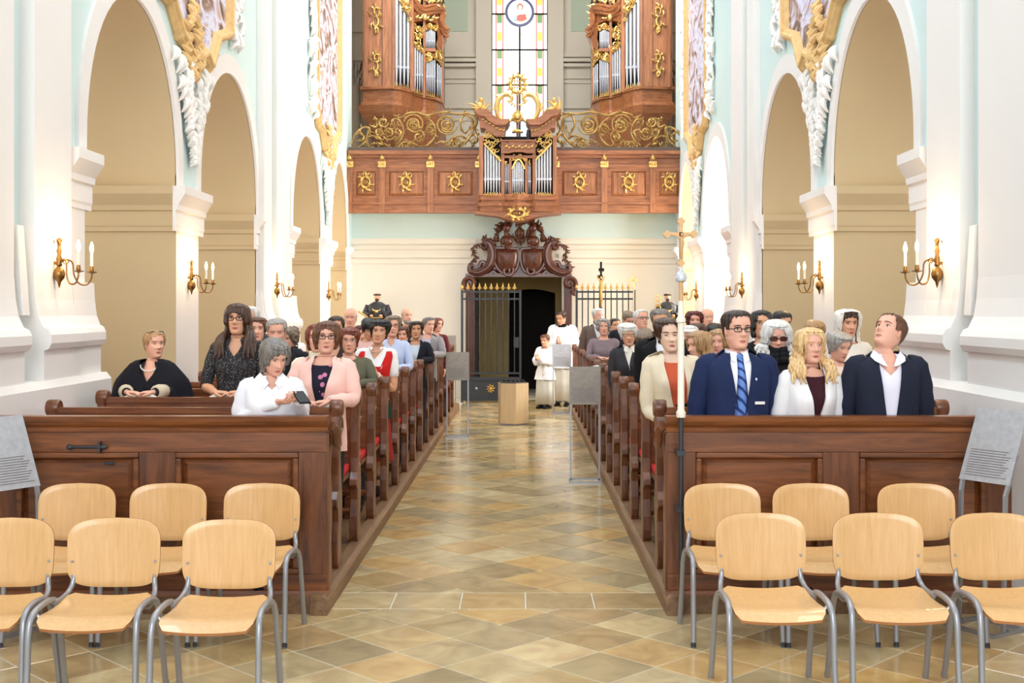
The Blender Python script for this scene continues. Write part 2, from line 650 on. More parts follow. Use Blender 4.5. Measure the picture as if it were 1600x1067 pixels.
def arcade(side):
    s, xw = (-1, XL) if side == 'left' else (1, XR)

    def U(u):
        return xw - s * u
    # nave face of the arcade wall
    mb = MB()
    segs = [(3.5, BAYS[0][0])] + [(BAYS[i][1], BAYS[i + 1][0]) for i in range(3)] + [(BAYS[3][1], YB)]
    for k, (a, b) in enumerate(segs):
        mb.add([(xw, a, 0), (xw, b, 0), (xw, b, SPRING), (xw, a, SPRING)], [(0, 1, 2, 3)], 0 if k in (1, 3, 4) else 1, False)
        mb.add([(xw, a, SPRING), (xw, b, SPRING), (xw, b, TOP), (xw, a, TOP)], [(0, 1, 2, 3)], 1, False)
    for (a, b) in BAYS:
        ln = arch_line(a, b)
        for p, q in zip(ln, ln[1:]):
            mb.add([(xw, p[0], p[1]), (xw, q[0], q[1]), (xw, q[0], TOP), (xw, p[0], TOP)], [(0, 1, 2, 3)], 1, False)
    mb.add([(xw + s * 2.4, 3.5, 0), (xw, 3.5, 0), (xw, 3.5, TOP), (xw + s * 2.4, 3.5, TOP)], [(0, 1, 2, 3)], 1, False)
    mb.add([(xw + s * 2.4, YB, 0), (xw, YB, 0), (xw, YB, TOP), (xw + s * 2.4, YB, TOP)], [(0, 1, 2, 3)], 1, False)
    wall = structure(mb.build('wall_' + side, [M_WHITE, M_GREEN]))
    # chapels: jambs and barrel vaults that run outward from the arches, with outer walls
    xo = xw + s * 2.2
    for bi, (a, b) in enumerate(BAYS):
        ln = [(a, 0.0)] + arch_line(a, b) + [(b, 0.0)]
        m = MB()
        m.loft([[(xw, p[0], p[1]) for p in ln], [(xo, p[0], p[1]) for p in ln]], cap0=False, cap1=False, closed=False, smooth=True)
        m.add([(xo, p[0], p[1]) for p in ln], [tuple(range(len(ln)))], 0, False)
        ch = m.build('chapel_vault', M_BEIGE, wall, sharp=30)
        # cornice on both jambs
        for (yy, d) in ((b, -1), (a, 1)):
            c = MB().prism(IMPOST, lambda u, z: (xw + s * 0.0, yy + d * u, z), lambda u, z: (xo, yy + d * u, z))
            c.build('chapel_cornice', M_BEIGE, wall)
        # archivolt band
        band = []
        for i, p in enumerate(arch_line(a, b)):
            q = arch_line(a, b)
            t0, t1 = q[max(i - 1, 0)], q[min(i + 1, len(q) - 1)]
            tx, tz = t1[0] - t0[0], t1[1] - t0[1]
            l = sqrt(tx * tx + tz * tz)
            nx, nz = -tz / l, tx / l
            w = 0.16 + 0.06 * max(0, (p[1] - SPRING) / 1.5)
            o = (p[0] + nx * w, p[1] + nz * w)
            band.append([(U(-0.01), p[0], p[1]), (U(0.03), p[0], p[1]), (U(0.03), o[0], o[1]), (U(-0.01), o[0], o[1])])
        bm_ = MB()
        bm_.loft(band)
        bm_.build('archivolt', M_WHITE, wall, sharp=30)
    # imposts on the nave face of the piers
    for (a, b) in ((BAYS[0][0] - 0.42, BAYS[0][0] + 0.12), (BAYS[0][1] - 0.12, BAYS[1][0] + 0.12), (BAYS[1][1] - 0.12, BAYS[1][1] + 0.06),
                   (17.4, BAYS[2][0] + 0.12), (BAYS[2][1] - 0.12, BAYS[3][0] + 0.12), (BAYS[3][1] - 0.12, 23.75)):
        MB().prism(IMPOST, lambda u, z: (U(u), a, z), lambda u, z: (U(u), b, z)).build('impost', M_WHITE, wall)
    # white strip of the first and the double piers under the impost
    for (a, b) in ((8.85, BAYS[0][0]), (BAYS[1][1], 15.7), (17.2, BAYS[2][0])):
        MB().box(min(U(-0.01), U(0.012)), max(U(-0.01), U(0.012)), a, b, 0, SPRING).build('pier_face', M_WHITE, wall)
    # pilasters with their bases
    BASE = [(0, 1.30), (0.17, 1.30), (0.17, 1.52), (0.20, 1.53), (0.222, 1.57), (0.222, 1.63), (0.20, 1.67), (0.165, 1.685), (0.13, 1.76), (0.11, 1.88), (0.10, 2.02), (0, 2.02)]
    for (a, b) in ((4.6, 7.92), (8.25, 8.93), (15.6, 16.08), (16.42, 17.3)):
        pl = MB().box(min(U(0), U(0.10)), max(U(0), U(0.10)), a, b, 0, TOP).build('pilaster', M_WHITE, wall)
        MB().prism(BASE, lambda u, z: (U(u), a - 0.005, z), lambda u, z: (U(u), b + 0.005, z)).build('pilaster_base', M_WHITE, pl)
    for (a, b) in ((4.6, 9.46), (15.54, 17.96)):
        MB().prism([(0, 0), (0.22, 0), (0.22, 1.26), (0.18, 1.31), (0, 1.31)], lambda u, z: (U(u), a, z), lambda u, z: (U(u), b, z)).build('plinth', M_WHITE, wall)
    for (a, b) in ((9.0, 9.455), (15.545, 15.7), (17.2, 17.955)):
        MB().prism(BASE, lambda u, z: (U(u * 0.8), a, z), lambda u, z: (U(u * 0.8), b + 0.0, z)).build('pier_base', M_WHITE, wall)
    # frescoes in ochre frames over the single piers, stucco leaf work below and beside them
    for fi, (yc, hw, zb) in enumerate(((12.4, 1.55, 4.55), (21.05, 1.25, 4.62))):
        out = [(-1.0, 7.6), (-1.0, 0.62), (-0.82, 0.34), (-0.5, 0.30), (-0.30, 0.04), (0.0, -0.12), (0.30, 0.04), (0.42, -0.06), (0.62, 0.32), (0.98, 0.5), (1.0, 7.6)]
        outp = [(yc + p[0] * hw, zb + p[1] if p[1] < 6 else 9.4) for p in out]
        fr = MB()
        fr.prism(outp, lambda y, z: (U(0.012), y, z), lambda y, z: (U(0.03), y, z))
        fo = fr.build('fresco', fresco_mat('fresco_paint_%s_%d' % (side, fi), 3.1 * fi + (7.7 if side == 'left' else 1.3)), wall)
        t = MB()
        path = [(U(0.03), p[0], p[1]) for p in outp]
        for k in range(len(path)):
            a_, b_ = Vector(path[k]), Vector(path[(k + 1) % len(path)])
            t.tube([a_, b_], 0.07, 8)
            t.ell(a_, (0.078, 0.078, 0.078), 8, 6)
        for k in range(len(path)):
            a_, b_ = Vector(path[k]), Vector(path[(k + 1) % len(path)])
            off = Vector((-s * 0.06, 0, 0))
            t.tube([a_ + off, b_ + off], 0.03, 6)
        t.build('fresco_frame', M_GOLDPAINT, fo)
        # gilt cartouche at the foot of the frame
        g = MB()
        rnd = random.Random(5 + fi)
        for k in range(44):
            v = rnd.uniform(0, 1)
            hwid = 0.34 * sin(pi * min(v * 0.9 + 0.12, 1))
            yy = yc - 0.1 + rnd.uniform(-1, 1) * hwid
            zz = zb - 0.38 + v * 0.75
            an = rnd.uniform(-0.9, 0.9)
            L = rnd.uniform(0.1, 0.2)
            pts = [(U(0.05 + 0.05 * sin(pi * q / 4)), yy + sin(an) * L * q / 4 + 0.03 * sin(q), zz + cos(an) * L * q / 4) for q in range(5)]
            g.tube(pts, [0.02, 0.045, 0.05, 0.035, 0.01], 6, flat=0.7)
        g.build('cartouche', M_GOLDPAINT, fo)
        # hanging stucco leaf drop between the arches
        st = MB()
        zt = zb - 0.12
        for k in range(64):
            v = k / 64.0
            zz = zt - v * (zt - 3.38)
            wd = (0.62 * (1 - v) ** 1.3 + 0.03) * hw / 1.55
            for d in (-1, 1):
                yy = yc + d * rnd.uniform(0.1, 1.0) * wd
                L = 0.10 + 0.14 * (1 - v)
                an = d * rnd.uniform(0.1, 0.8) + pi
                pts = [(U(0.035 + 0.055 * sin(pi * q / 5)), yy - sin(an) * L * q / 5 * (1 - 0.1 * q), zz + cos(an) * L * q / 5) for q in range(6)]
                st.tube(pts, [0.012, 0.032 * (1.2 - v * .5), 0.04 * (1.2 - v * .5), 0.034, 0.022, 0.006], 6, flat=0.8)
        st.build('stucco_drop', M_STUCCO, fo)
        # stucco foliage climbing both sides of the frame
        for d in (-1, 1):
            sf = MB()
            for k in range(110):
                v = k / 110.0
                zz = zb + 0.35 + v * 3.8
                yy = yc + d * (hw + 0.10 + rnd.uniform(0.0, 0.42) * (1.05 - 0.4 * v))
                if zz < 4.9:
                    yy = yc + d * (hw + 0.06 + rnd.uniform(0, 0.24))
                an = d * rnd.uniform(-0.9, 0.9)
                L = rnd.uniform(0.16, 0.32)
                pts = [(U(0.03 + 0.05 * sin(pi * q / 5)), yy + sin(an) * L * q / 5, zz + cos(an) * L * q / 5 + 0.02 * sin(q * 2)) for q in range(6)]
                sf.tube(pts, [0.012, 0.04, 0.052, 0.045, 0.03, 0.008], 6, flat=0.8)
            sf.build('stucco_foliage', M_STUCCO, fo)
    return wall


wall_left = arcade('left')
wall_right = arcade('right')

# chapel windows (outside the frame) with the daylight they let in
pane_m = emit('bright_chapel_pane', (245, 248, 255), 3.0)
for side, s, xw in (('left', -1, XL), ('right', 1, XR)):
    for bi, (a, b) in enumerate(BAYS):
        yc = (a + b) / 2
        xo = xw + s * 2.2
        w = MB()
        w.box(min(xo - s * 0.02, xo - s * 0.05), max(xo - s * 0.02, xo - s * 0.05), yc - 0.6, yc + 0.6, 1.5, 3.9)
        wo = structure(w.build('window_%d' % (2 + bi + (4 if s > 0 else 0)), pane_m))
        fm = MB()
        for (p, q, z0, z1) in ((yc - 0.68, yc - 0.6, 1.42, 3.98), (yc + 0.6, yc + 0.68, 1.42, 3.98), (yc - 0.6, yc + 0.6, 1.42, 1.5), (yc - 0.6, yc + 0.6, 3.9, 3.98), (yc - 0.6, yc + 0.6, 2.66, 2.72)):
            fm.box(min(xo - s * 0.01, xo - s * 0.09), max(xo - s * 0.01, xo - s * 0.09), p, q, z0, z1)
        fm.build('window_frame', M_WHITE, wo)
        pw = {('right', 2): 620, ('right', 3): 260, ('left', 3): 40}.get((side, bi), 14)
        area_light('chapel_window_light', (xo - s * 0.12, yc, 2.7), (xw, yc + (0.9 if bi > 1 else 0.0), 2.2), 1.2, 2.3, pw, (1.0, 0.98, 0.94) if s > 0 else (1.0, 0.93, 0.82))

# ---- lower back wall with the portal opening ---------------------------
DX0, DX1, DZ = -1.02, 0.82, 2.5
b = MB()
FR0, FR1 = 3.28, 3.9
for (x0, x1, z0, z1, mi) in ((XL - 2.3, DX0, 0, FR0, 0), (DX1, XR + 2.3, 0, FR0, 0), (DX0, DX1, DZ, FR0, 0), (XL - 2.3, XR + 2.3, FR0, FR1, 1)):
    b.box(x0, x1, YB, YB + 0.35, z0, z1, mi)
wall_back = structure(b.build('wall_back', [M_CREAM, M_GREEN]))
for (z0, z1, d) in ((3.16, 3.26, 0.05), (3.05, 3.09, 0.03), (2.88, 2.96, 0.04), (2.76, 2.79, 0.02)):
    for (x0, x1) in ((XL, -0.95), (0.75, XR)):
        MB().box(x0, x1, YB - d, YB, z0, z1).build('string_course', M_CREAM, wall_back)
# vestibule behind the portal: ochre walls, black inner doorway
v = MB()
v.box(DX0 - 0.6, DX0 - 0.5, YB + 0.35, YB + 3, 0, 2.9)
v.box(DX1 + 0.5, DX1 + 0.6, YB + 0.35, YB + 3, 0, 2.9)
v.box(DX0 - 0.6, DX1 + 0.6, YB + 0.35, YB + 3, 2.8, 2.9)
v.box(DX0 - 0.6, -0.30, YB + 1.6, YB + 1.75, 0, 2.8)
v.box(0.72, DX1 + 0.6, YB + 1.6, YB + 1.75, 0, 2.8)
ar = [(-0.30, 2.8), (-0.30, 2.18)] + [(-0.30 + 1.02 * i / 12, 2.18 + 0.09 * sin(pi * i / 12)) for i in range(1, 12)] + [(0.72, 2.18), (0.72, 2.8)]
v.prism_y(ar, YB + 1.6, YB + 1.75)
v.build('vestibule', plain('vestibule_ochre', (150, 132, 88), 0.9, var=0.04), wall_back)
MB().box(-1.6, 1.6, YB + 2.9, YB + 3.0, 0, 2.9).build('vestibule_end', M_BLACK, wall_back)

# ---- gallery floor, upper back wall, ceiling -----------------------------
g = MB()
g.box(XL - 0.9, XR + 0.9, 23.75, 31.2, 3.80, 3.92)
structure(g.build('floor_gallery', M_CREAM))
YW = 31.0
WX0, WX1 = X_at(768, YW), X_at(856, YW)
ub = MB()
for (x0, x1, z0, z1) in ((-5.0, WX0, 3.9, TOP + 1.5), (WX1, 4.7, 3.9, TOP + 1.5), (WX0, WX1, 3.9, 6.0)):
    ub.box(x0, x1, YW, YW + 0.4, z0, z1)
wall_upper = structure(ub.build('wall_gallery_back', M_GREYB))
for (x0, x1) in ((X_at(744, YW), WX0), (WX1, X_at(880, YW))):
    MB().box(x0, x1, YW - 0.22, YW, 3.9, TOP + 1.5).build('window_pier', M_GREYB, wall_upper)
for (x0, x1) in ((-5.0, X_at(744, YW)), (X_at(880, YW), 4.7)):
    for (z0, z1, d) in ((8.42, 8.5, 0.10), (8.28, 8.36, 0.20), (8.16, 8.24, 0.14), (7.86, 7.92, 0.05), (7.74, 7.8, 0.04), (7.08, 7.14, 0.08), (6.94, 7.0, 0.05), (6.76, 6.8, 0.04)):
        MB().box(x0, x1, YW - d, YW, z0, z1).build('cornice_band', M_GREYB, wall_upper)
    xa, xb = (x0, x1 - 0.22) if x0 < -1 else (x0 + 0.2, x1)
    MB().box(xa, xb, YW - 0.02, YW, 9.1, TOP + 1.4).build('sage_panel', M_SAGE, wall_upper)
for nm, s, xx in (('left', -1, -4.55), ('right', 1, 4.2)):
    structure(MB().box(min(xx, xx + s * 0.3), max(xx, xx + s * 0.3), YB, YW + 0.4, 3.9, TOP + 1.5).build('wall_gallery_' + nm, M_GREYB))
structure(MB().box(XL - 1.4, XR + 1.4, 2.0, YW + 0.5, TOP + 1.4, TOP + 1.6).build('ceiling', M_WHITE))

# added glowing clerestory windows, unseen above the frame, as a source for the overhead lamps
n_win = 10
for nm, s, xx in (('left', -1, XL), ('right', 1, XR)):
    edges = [2.0] + [e for y in CLERESTORY_Y for e in (y - 1.4, y + 1.4)] + [YB]
    up = MB()
    for i in range(0, len(edges), 2):
        up.box(min(xx, xx + s * 0.3), max(xx, xx + s * 0.3), edges[i], edges[i + 1], TOP, TOP + 1.4)
    structure(up.build('wall_clerestory_' + nm, M_WHITE))
    for y in CLERESTORY_Y:
        w = structure(MB().box(min(xx + s * 0.1, xx + s * 0.13), max(xx + s * 0.1, xx + s * 0.13), y - 1.4, y + 1.4, TOP, TOP + 1.4).build('window_%d' % n_win, pane_m))
        n_win += 1
        fm = MB()
        for k in range(5):
            fm.box(min(xx + s * 0.06, xx + s * 0.1), max(xx + s * 0.06, xx + s * 0.1), y - 1.42 + 0.7 * k, y - 1.38 + 0.7 * k, TOP, TOP + 1.4)
        fm.build('window_frame', M_IRON, w)

# corinthian columns in the gallery corners
for s, px in ((-1, 552), (1, 1062)):
    D = 27.6
    xx = X_at(px, D) - 0.02 * s
    c = thing('corinthian_column', 'pale stone column with leafy capital in the %s corner of the organ gallery' % ('left' if s < 0 else 'right'), 'column', (xx, D, 3.92))
    MB().lathe([(0.21, 0), (0.21, 0.3), (0.17, 0.4), (0.16, 0.5), (0.145, 3.1), (0.155, 3.15)], n=20).build('shaft', M_GREYB, c)
    k = MB()
    for r in range(3):
        for i in range(8):
            a = 2 * pi * (i + 0.5 * (r % 2)) / 8
            z0 = 3.12 + 0.16 * r
            pts = [((0.14 + 0.02 * q + 0.02 * r) * cos(a), (0.14 + 0.02 * q + 0.02 * r) * sin(a), z0 + [0, 0.09, 0.17, 0.21, 0.17][q]) for q in range(5)]
            k.tube(pts, [0.05, 0.055, 0.05, 0.04, 0.015], 6, flat=0.6)
    k.lathe([(0.14, 3.1), (0.16, 3.5), (0.2, 3.66)], n=16)
    k.build('capital', M_GREYB, c)
    MB().box(-0.24, 0.24, -0.24, 0.24, 3.66, 3.76).box(-0.22, 0.22, -0.22, 0.22, 3.76, 4.3).box(-0.3, 0.3, -0.3, 0.3, 4.3, 4.5).box(-0.24, 0.24, -0.24, 0.24, 4.5, 7.5).build('entablature', M_GREYB, c)

# ---- pew platforms ----------------------------------------------------------
PLAT = 0.10
for nm, x0, x1, xe, s in (('left', XL, -1.18, -1.15, 1), ('right', 0.88, XR, 0.85, -1)):
    pf = structure(MB().box(x0 + (0.18 if s > 0 else 0), x1 - (0 if s > 0 else 0.18), 7.02, 21.6, 0, PLAT).build('floor_platform_' + nm, M_KERB))
    prof = [(0.0, 0.001), (0.0, 0.085), (-0.012, 0.10), (-0.03, 0.112), (-0.10, 0.118), (-0.10, 0.001)]
    MB().prism(prof, lambda u, z: (xe + s * u, 6.98, z), lambda u, z: (xe + s * u, 21.62, z)).build('kerb', M_KERB, pf)
# ================================================================== ornament helpers
def leaf(mb, p, ang, L, w, y, mi=0):
    """curled acanthus leaf in the XZ plane, bulging to -Y"""
    pts = []
    for q in range(6):
        t = q / 5.0
        a = ang + 0.7 * (t - 0.3) * (1 if (int(L * 1000) % 2) else -1)
        pts.append((p[0] + sin(a) * L * t, y - 0.35 * w * sin(pi * t), p[1] + cos(a) * L * t))
    mb.tube(pts, [w * 0.25, w * 0.8, w, w * 0.8, w * 0.5, w * 0.12], 6, mi, flat=0.8)


def spiral(cx, cz, r, turns, a0, d, n=22, r1=0.22, sx=1.0):
    out = []
    for i in range(n + 1):
        t = i / n
        a = a0 + d * turns * 2 * pi * t
        rr = r * (1 - (1 - r1) * t)
        out.append((cx + sx * rr * cos(a), cz + rr * sin(a)))
    return out


def cartouche(mb, cx, cz, y, w, h, seed=1, rad=None):
    rad = rad or w * 0.13
    ring = [(cx + 0.36 * w * cos(a), y - 0.02, cz + 0.30 * h * sin(a)) for a in [2 * pi * i / 20 for i in range(21)]]
    mb.tube(ring, [rad * (1 + 0.35 * sin(5 * i)) for i in range(21)], 6)
    for d in (-1, 1):
        for (ox, oz, an, L) in ((0.3, 0.2, d * 0.9, 0.3), (0.36, -0.1, d * 2.0, 0.28), (0.15, 0.34, d * 0.3, 0.26), (0.18, -0.34, d * 2.6, 0.28)):
            leaf(mb, (cx + d * ox * w, cz + oz * h), an, L * h, rad * 0.9, y - 0.02)
    leaf(mb, (cx, cz + 0.28 * h), 0.35, 0.3 * h, rad, y - 0.03)
    leaf(mb, (cx, cz - 0.28 * h), pi - 0.3, 0.28 * h, rad, y - 0.03)
    for k in range(3):
        leaf(mb, (cx - 0.12 * w + 0.1 * w * k, cz - 0.12 * h), 0.4 * (k - 1), 0.25 * h, rad * 0.6, y - 0.02)


def scroll_tower_ornament(mb, cx, cz, y, w, h, d=1):
    """upright gilt spray of the organ's side panels: stacked C-scrolls with leaves"""
    for (oz, r, a0, sg) in ((0.20, 0.17, -1.2, 1), (-0.12, 0.19, 1.9, -1), (-0.36, 0.11, -1.0, 1)):
        pts = spiral(cx + d * sg * 0.04 * w, cz + oz * h, r * h, 0.85, a0 if d > 0 else pi - a0, d * sg, 16, 0.45, 0.62)
        mb.tube([(p[0], y, p[1]) for p in pts], [w * (0.06 + 0.06 * sin(pi * i / 16)) for i in range(17)], 6)
    for (ox, oz, an, L) in ((0.0, 0.30, 0.1, 0.2), (-0.2, 0.26, -0.5, 0.16), (0.2, 0.22, 0.6, 0.14), (-0.36, 0.06, -0.4, 0.2), (0.34, 0.02, 0.5, 0.2), (0.32, -0.2, 2.4, 0.16), (-0.34, -0.14, -2.6, 0.18), (0.0, -0.34, 3.0, 0.17), (0.05, -0.02, 0.3, 0.16), (-0.1, -0.26, 2.8, 0.15)):
        leaf(mb, (cx + d * ox * w, cz + oz * h), d * an, L * h, w * 0.13, y - 0.01)


def pipe_mb(x, y, z0, z1, r, foot, mi=0):
    """organ pipe: conical foot, mouth with lips, cylindrical body"""
    m = MB()
    zf = z0 + foot
    m.lathe([(r * 0.22, z0), (r * 0.9, zf - r * 0.6), (r, zf), (r, z1), (r * 0.9, z1)], (x, y, 0), 10)
    m.box(x - r * 0.55, x + r * 0.55, y - r * 1.12, y - r * 0.8, zf + r * 0.05, zf + r * 0.28)
    m.box(x - r * 0.9, x - r * 0.65, y - r * 1.15, y - r * 0.5, zf - r * 0.4, zf + r * 1.0)
    m.box(x + r * 0.65, x + r * 0.9, y - r * 1.15, y - r * 0.5, zf - r * 0.4, zf + r * 1.0)
    return m


def crown_strip(name, parent, x0, y0, x1, y1, z, h, n):
    m = MB()
    for i in range(n):
        t = (i + 0.5) / n
        px_, py_ = x0 + (x1 - x0) * t, y0 + (y1 - y0) * t
        w = abs(x1 - x0) / n * 0.45
        m.tube([(px_ - w, py_, z), (px_ - w * 0.3, py_ - 0.01, z + h * 0.5), (px_, py_ - 0.01, z + h)], [w * 0.5, w * 0.4, w * 0.1], 5)
        m.tube([(px_ + w, py_, z), (px_ + w * 0.3, py_ - 0.01, z + h * 0.5), (px_, py_ - 0.01, z + h)], [w * 0.5, w * 0.4, w * 0.1], 5)
    m.tube([(x0, y0, z), (x1, y1, z)], h * 0.12, 5)
    return m.build(name, M_GILT, parent)


# ================================================================== gallery parapet
GD = 23.7
par = thing('gallery_parapet', 'panelled oak parapet of the organ gallery with gilt ornaments and scrollwork', 'parapet', (0, 0, 0))


def gx(px):
    return X_at(px, GD)


def gz(py):
    return Z_at(py, GD)


for side in (-1, 1):
    def sx(px):
        return px if side < 0 else 1617 - px

    def span(a, b):
        u, w = gx(sx(a)), gx(sx(b))
        return min(u, w), max(u, w)
    x0, x1 = span(545, 752)
    MB().box(x0, x1, GD, GD + 0.12, gz(333), gz(245)).build('backing', M_ORGANX, par)
    MB().box(x0, x1, GD - 0.05, GD, gz(333), gz(319)).box(x0, x1, GD - 0.075, GD, gz(319.5), gz(316.5)).build('skirting', M_ORGANX, par)
    MB().box(x0, x1, GD - 0.03, GD, gz(263), gz(257)).box(x0, x1, GD - 0.06, GD, gz(247), gz(242)).box(x0, x1, GD - 0.12, GD + 0.2, gz(242), gz(236)).build('cornice', M_ORGANX, par)
    MB().box(x0, x1, GD - 0.10, GD + 0.25, gz(236), gz(231)).build('ledge', plain('dark_ledge', (92, 78, 72), 0.6), par)
    for (a, b) in ((550, 594), (601, 669), (677, 746)):
        xa, xb = span(a, b)
        fr = MB()
        for (p, q, r, t) in ((xa, xa + 0.09, gz(306), gz(268)), (xb - 0.09, xb, gz(306), gz(268)), (xa, xb, gz(317), gz(306)), (xa, xb, gz(268), gz(262))):
            fr.box(p, q, GD - 0.025, GD, r, t)
        po = MB().cbox(xa + 0.09, xb - 0.09, GD - 0.035, GD, gz(306), gz(268), 0.05).build('panel', M_ORGAN, par)
        fr.build('panel_frame', M_ORGANX, po)
        cm = MB()
        cartouche(cm, (xa + xb) / 2, gz(285), GD - 0.04, 0.24, 0.36, 3)
        cm.build('ornament', M_GILT, po)
    for c in (547, 597.5, 673, 749):
        xa, xb = span(c - 4.5, c + 4.5)
        po = MB().box(xa, xb, GD - 0.07, GD, gz(333), gz(242)).build('post', M_ORGAN, par)
        gm = MB()
        gm.box(xa - 0.02, xb + 0.02, GD - 0.09, GD - 0.07, gz(262), gz(253))
        for k in range(3):
            leaf(gm, ((xa + xb) / 2 + 0.03 * (k - 1), gz(259)), 0.5 * (k - 1), 0.08, 0.02, GD - 0.09)
        gm.ell(((xa + xb) / 2, GD - 0.085, gz(247)), (0.045, 0.03, 0.05), 10, 6)
        leaf(gm, ((xa + xb) / 2, gz(246)), 0, 0.07, 0.02, GD - 0.09)
        gm.build('gilt_capital', M_GILT, po)
    # openwork scrolls; control points read in a 5.614x enlargement whose corner is (530, 160)
    ow = bpy.data.objects.new('scrollwork', None)
    COL.objects.link(ow)
    ow.parent = par

    def q(p):
        return (gx(sx(530 + p[0] / 5.614)), gz(160 + p[1] / 5.614))
    YS = GD + 0.03
    curves = [
        [(100, 412), (130, 300), (200, 222), (262, 225), (255, 300), (195, 375), (110, 418)],
        [(150, 330), (200, 335), (215, 290), (175, 265)],
        [(262, 215), (243, 320), (270, 400), (335, 412), (362, 375), (330, 350), (300, 372)],
        [(265, 195), (320, 215), (330, 150), (305, 150)],
        [(395, 360), (470, 398), (535, 330), (562, 240), (520, 150), (465, 150), (470, 205), (505, 190)],
        [(250, 300), (300, 290), (370, 330), (372, 380)],
        [(480, 330), (520, 310), (540, 260), (500, 235), (485, 275)],
        [(735, 110), (830, 190), (838, 290), (770, 375), (690, 385), (640, 350), (560, 345), (518, 400)],
        [(830, 392), (880, 345), (945, 352), (955, 390), (1080, 372), (1160, 270), (1165, 150), (1095, 110), (1060, 190), (1100, 270), (1140, 230)],
        [(960, 330), (1060, 290), (1150, 340), (1172, 385)],
        [(960, 385), (1010, 320), (1080, 350), (1050, 380)],
        [(480, 110), (540, 130), (600, 95), (680, 85), (760, 110), (850, 95), (940, 80), (1040, 100), (1120, 90), (1200, 110)],
        [(1140, 300), (1190, 280), (1215, 330), (1180, 360)],
        [(1180, 110), (1210, 170), (1190, 230), (1215, 290)],
    ]
    sp = [(385, 172, 46, 1.6, 0, 1), (345, 262, 40, 1.5, 2.0, -1), (432, 270, 60, 1.7, 0.5, 1), (655, 190, 92, 1.9, 3.4, 1), (655, 200, 50, 1.4, 0.6, -1),
          (800, 232, 50, 1.6, 1.5, -1), (940, 190, 96, 2.0, 0.2, 1), (945, 215, 52, 1.4, 3.6, -1), (700, 300, 55, 1.5, 4.4, 1), (595, 375, 45, 1.3, 3.1, -1), (1010, 355, 40, 1.3, 0.3, 1)]
    lines = [smooth_path([(*q(p), 0) for p in c], 7) for c in curves]
    lines = [[(v.x, v.y) for v in l] for l in lines]
    for (a, b, r, t, s0, d) in sp:
        lines.append([q(p) for p in spiral(a, b, r, t, s0, d, 30, 0.25)])
    for li, l in enumerate(lines):
        m = MB()
        pts = [(p[0], YS + 0.02 * sin(i * 0.5 + li), p[1]) for i, p in enumerate(l)]
        n = len(pts)
        m.tube(pts, [0.011 + 0.013 * sin(pi * min(1, (i + 2) / (n + 2))) for i in range(n)], 6)
        for i in range(3, n - 1, 5):
            a = atan2(l[i + 1][0] - l[i][0], l[i + 1][1] - l[i][1])
            leaf(m, l[i], a + (0.7 if (i // 5) % 2 else -0.7), 0.07 + 0.03 * (i % 3), 0.017, YS - 0.01)
        leaf(m, l[-1], 0.6, 0.07, 0.026, YS - 0.01)
        m.build('scroll', M_DGILT, ow)

# ================================================================== choir organ on the parapet
RD = 23.25


def rx(px):
    return X_at(px, RD)


def rz(py):
    return Z_at(py, RD)


cho = thing('choir_organ', 'small oak choir organ with tin pipes in the middle of the gallery parapet', 'organ', (0, 0, 0))
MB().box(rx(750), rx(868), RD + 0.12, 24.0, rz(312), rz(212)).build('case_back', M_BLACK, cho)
lower = MB()
plan = [(748, 0.30), (752, 0.05), (783, 0.0), (790, 0.06), (797, 0.02), (809, -0.06), (821, 0.02), (828, 0.06), (834, 0.0), (866, 0.05), (870, 0.30)]


def case_band(z0, z1, off, name='moulding'):
    m = MB()
    poly = [(rx(p) + (off * 0.6 if p > 809 else -off * 0.6 if p < 809 else 0), RD + d - off) for p, d in plan]
    poly += [(rx(870), 24.0), (rx(748), 24.0)]
    m.prism_z(poly, z0, z1)
    return m.build(name, M_ORGANX, cho)


case_band(rz(312), rz(303), 0.03, 'sill')
case_band(rz(319), rz(312), 0.0, 'lower_panel')
case_band(rz(322), rz(317), 0.07)
case_band(rz(330), rz(322), 0.03, 'foot_rail')
co = MB()
cpl = [(740, 330), (740, 333), (775, 337), (795, 343), (809, 346), (823, 343), (843, 337), (878, 333), (878, 330)]
co.prism_y([(rx(a), rz(b)) for a, b in cpl], RD + 0.05, 23.84)
co.build('corbel', M_ORGANX, cho)
gm = MB()
cartouche(gm, rx(808.5), rz(333), RD - 0.02, 0.40, 0.28, 5, 0.035)
for d in (-1, 1):
    leaf(gm, (rx(808.5) + d * 0.12, rz(335)), d * 1.5, 0.14, 0.035, RD - 0.04)
gm.build('corbel_cartouche', M_GILT, cho)
for (a, b) in ((748.5, 755), (783, 788), (795.5, 799.5), (820.5, 824.5), (832, 837), (864, 870)):
    MB().box(rx(a), rx(b), RD, RD + 0.3, rz(305), rz(212 if (a < 760 or a > 860) else 222 if a in (783, 832) else 246)).build('stile', M_ORGAN, cho)
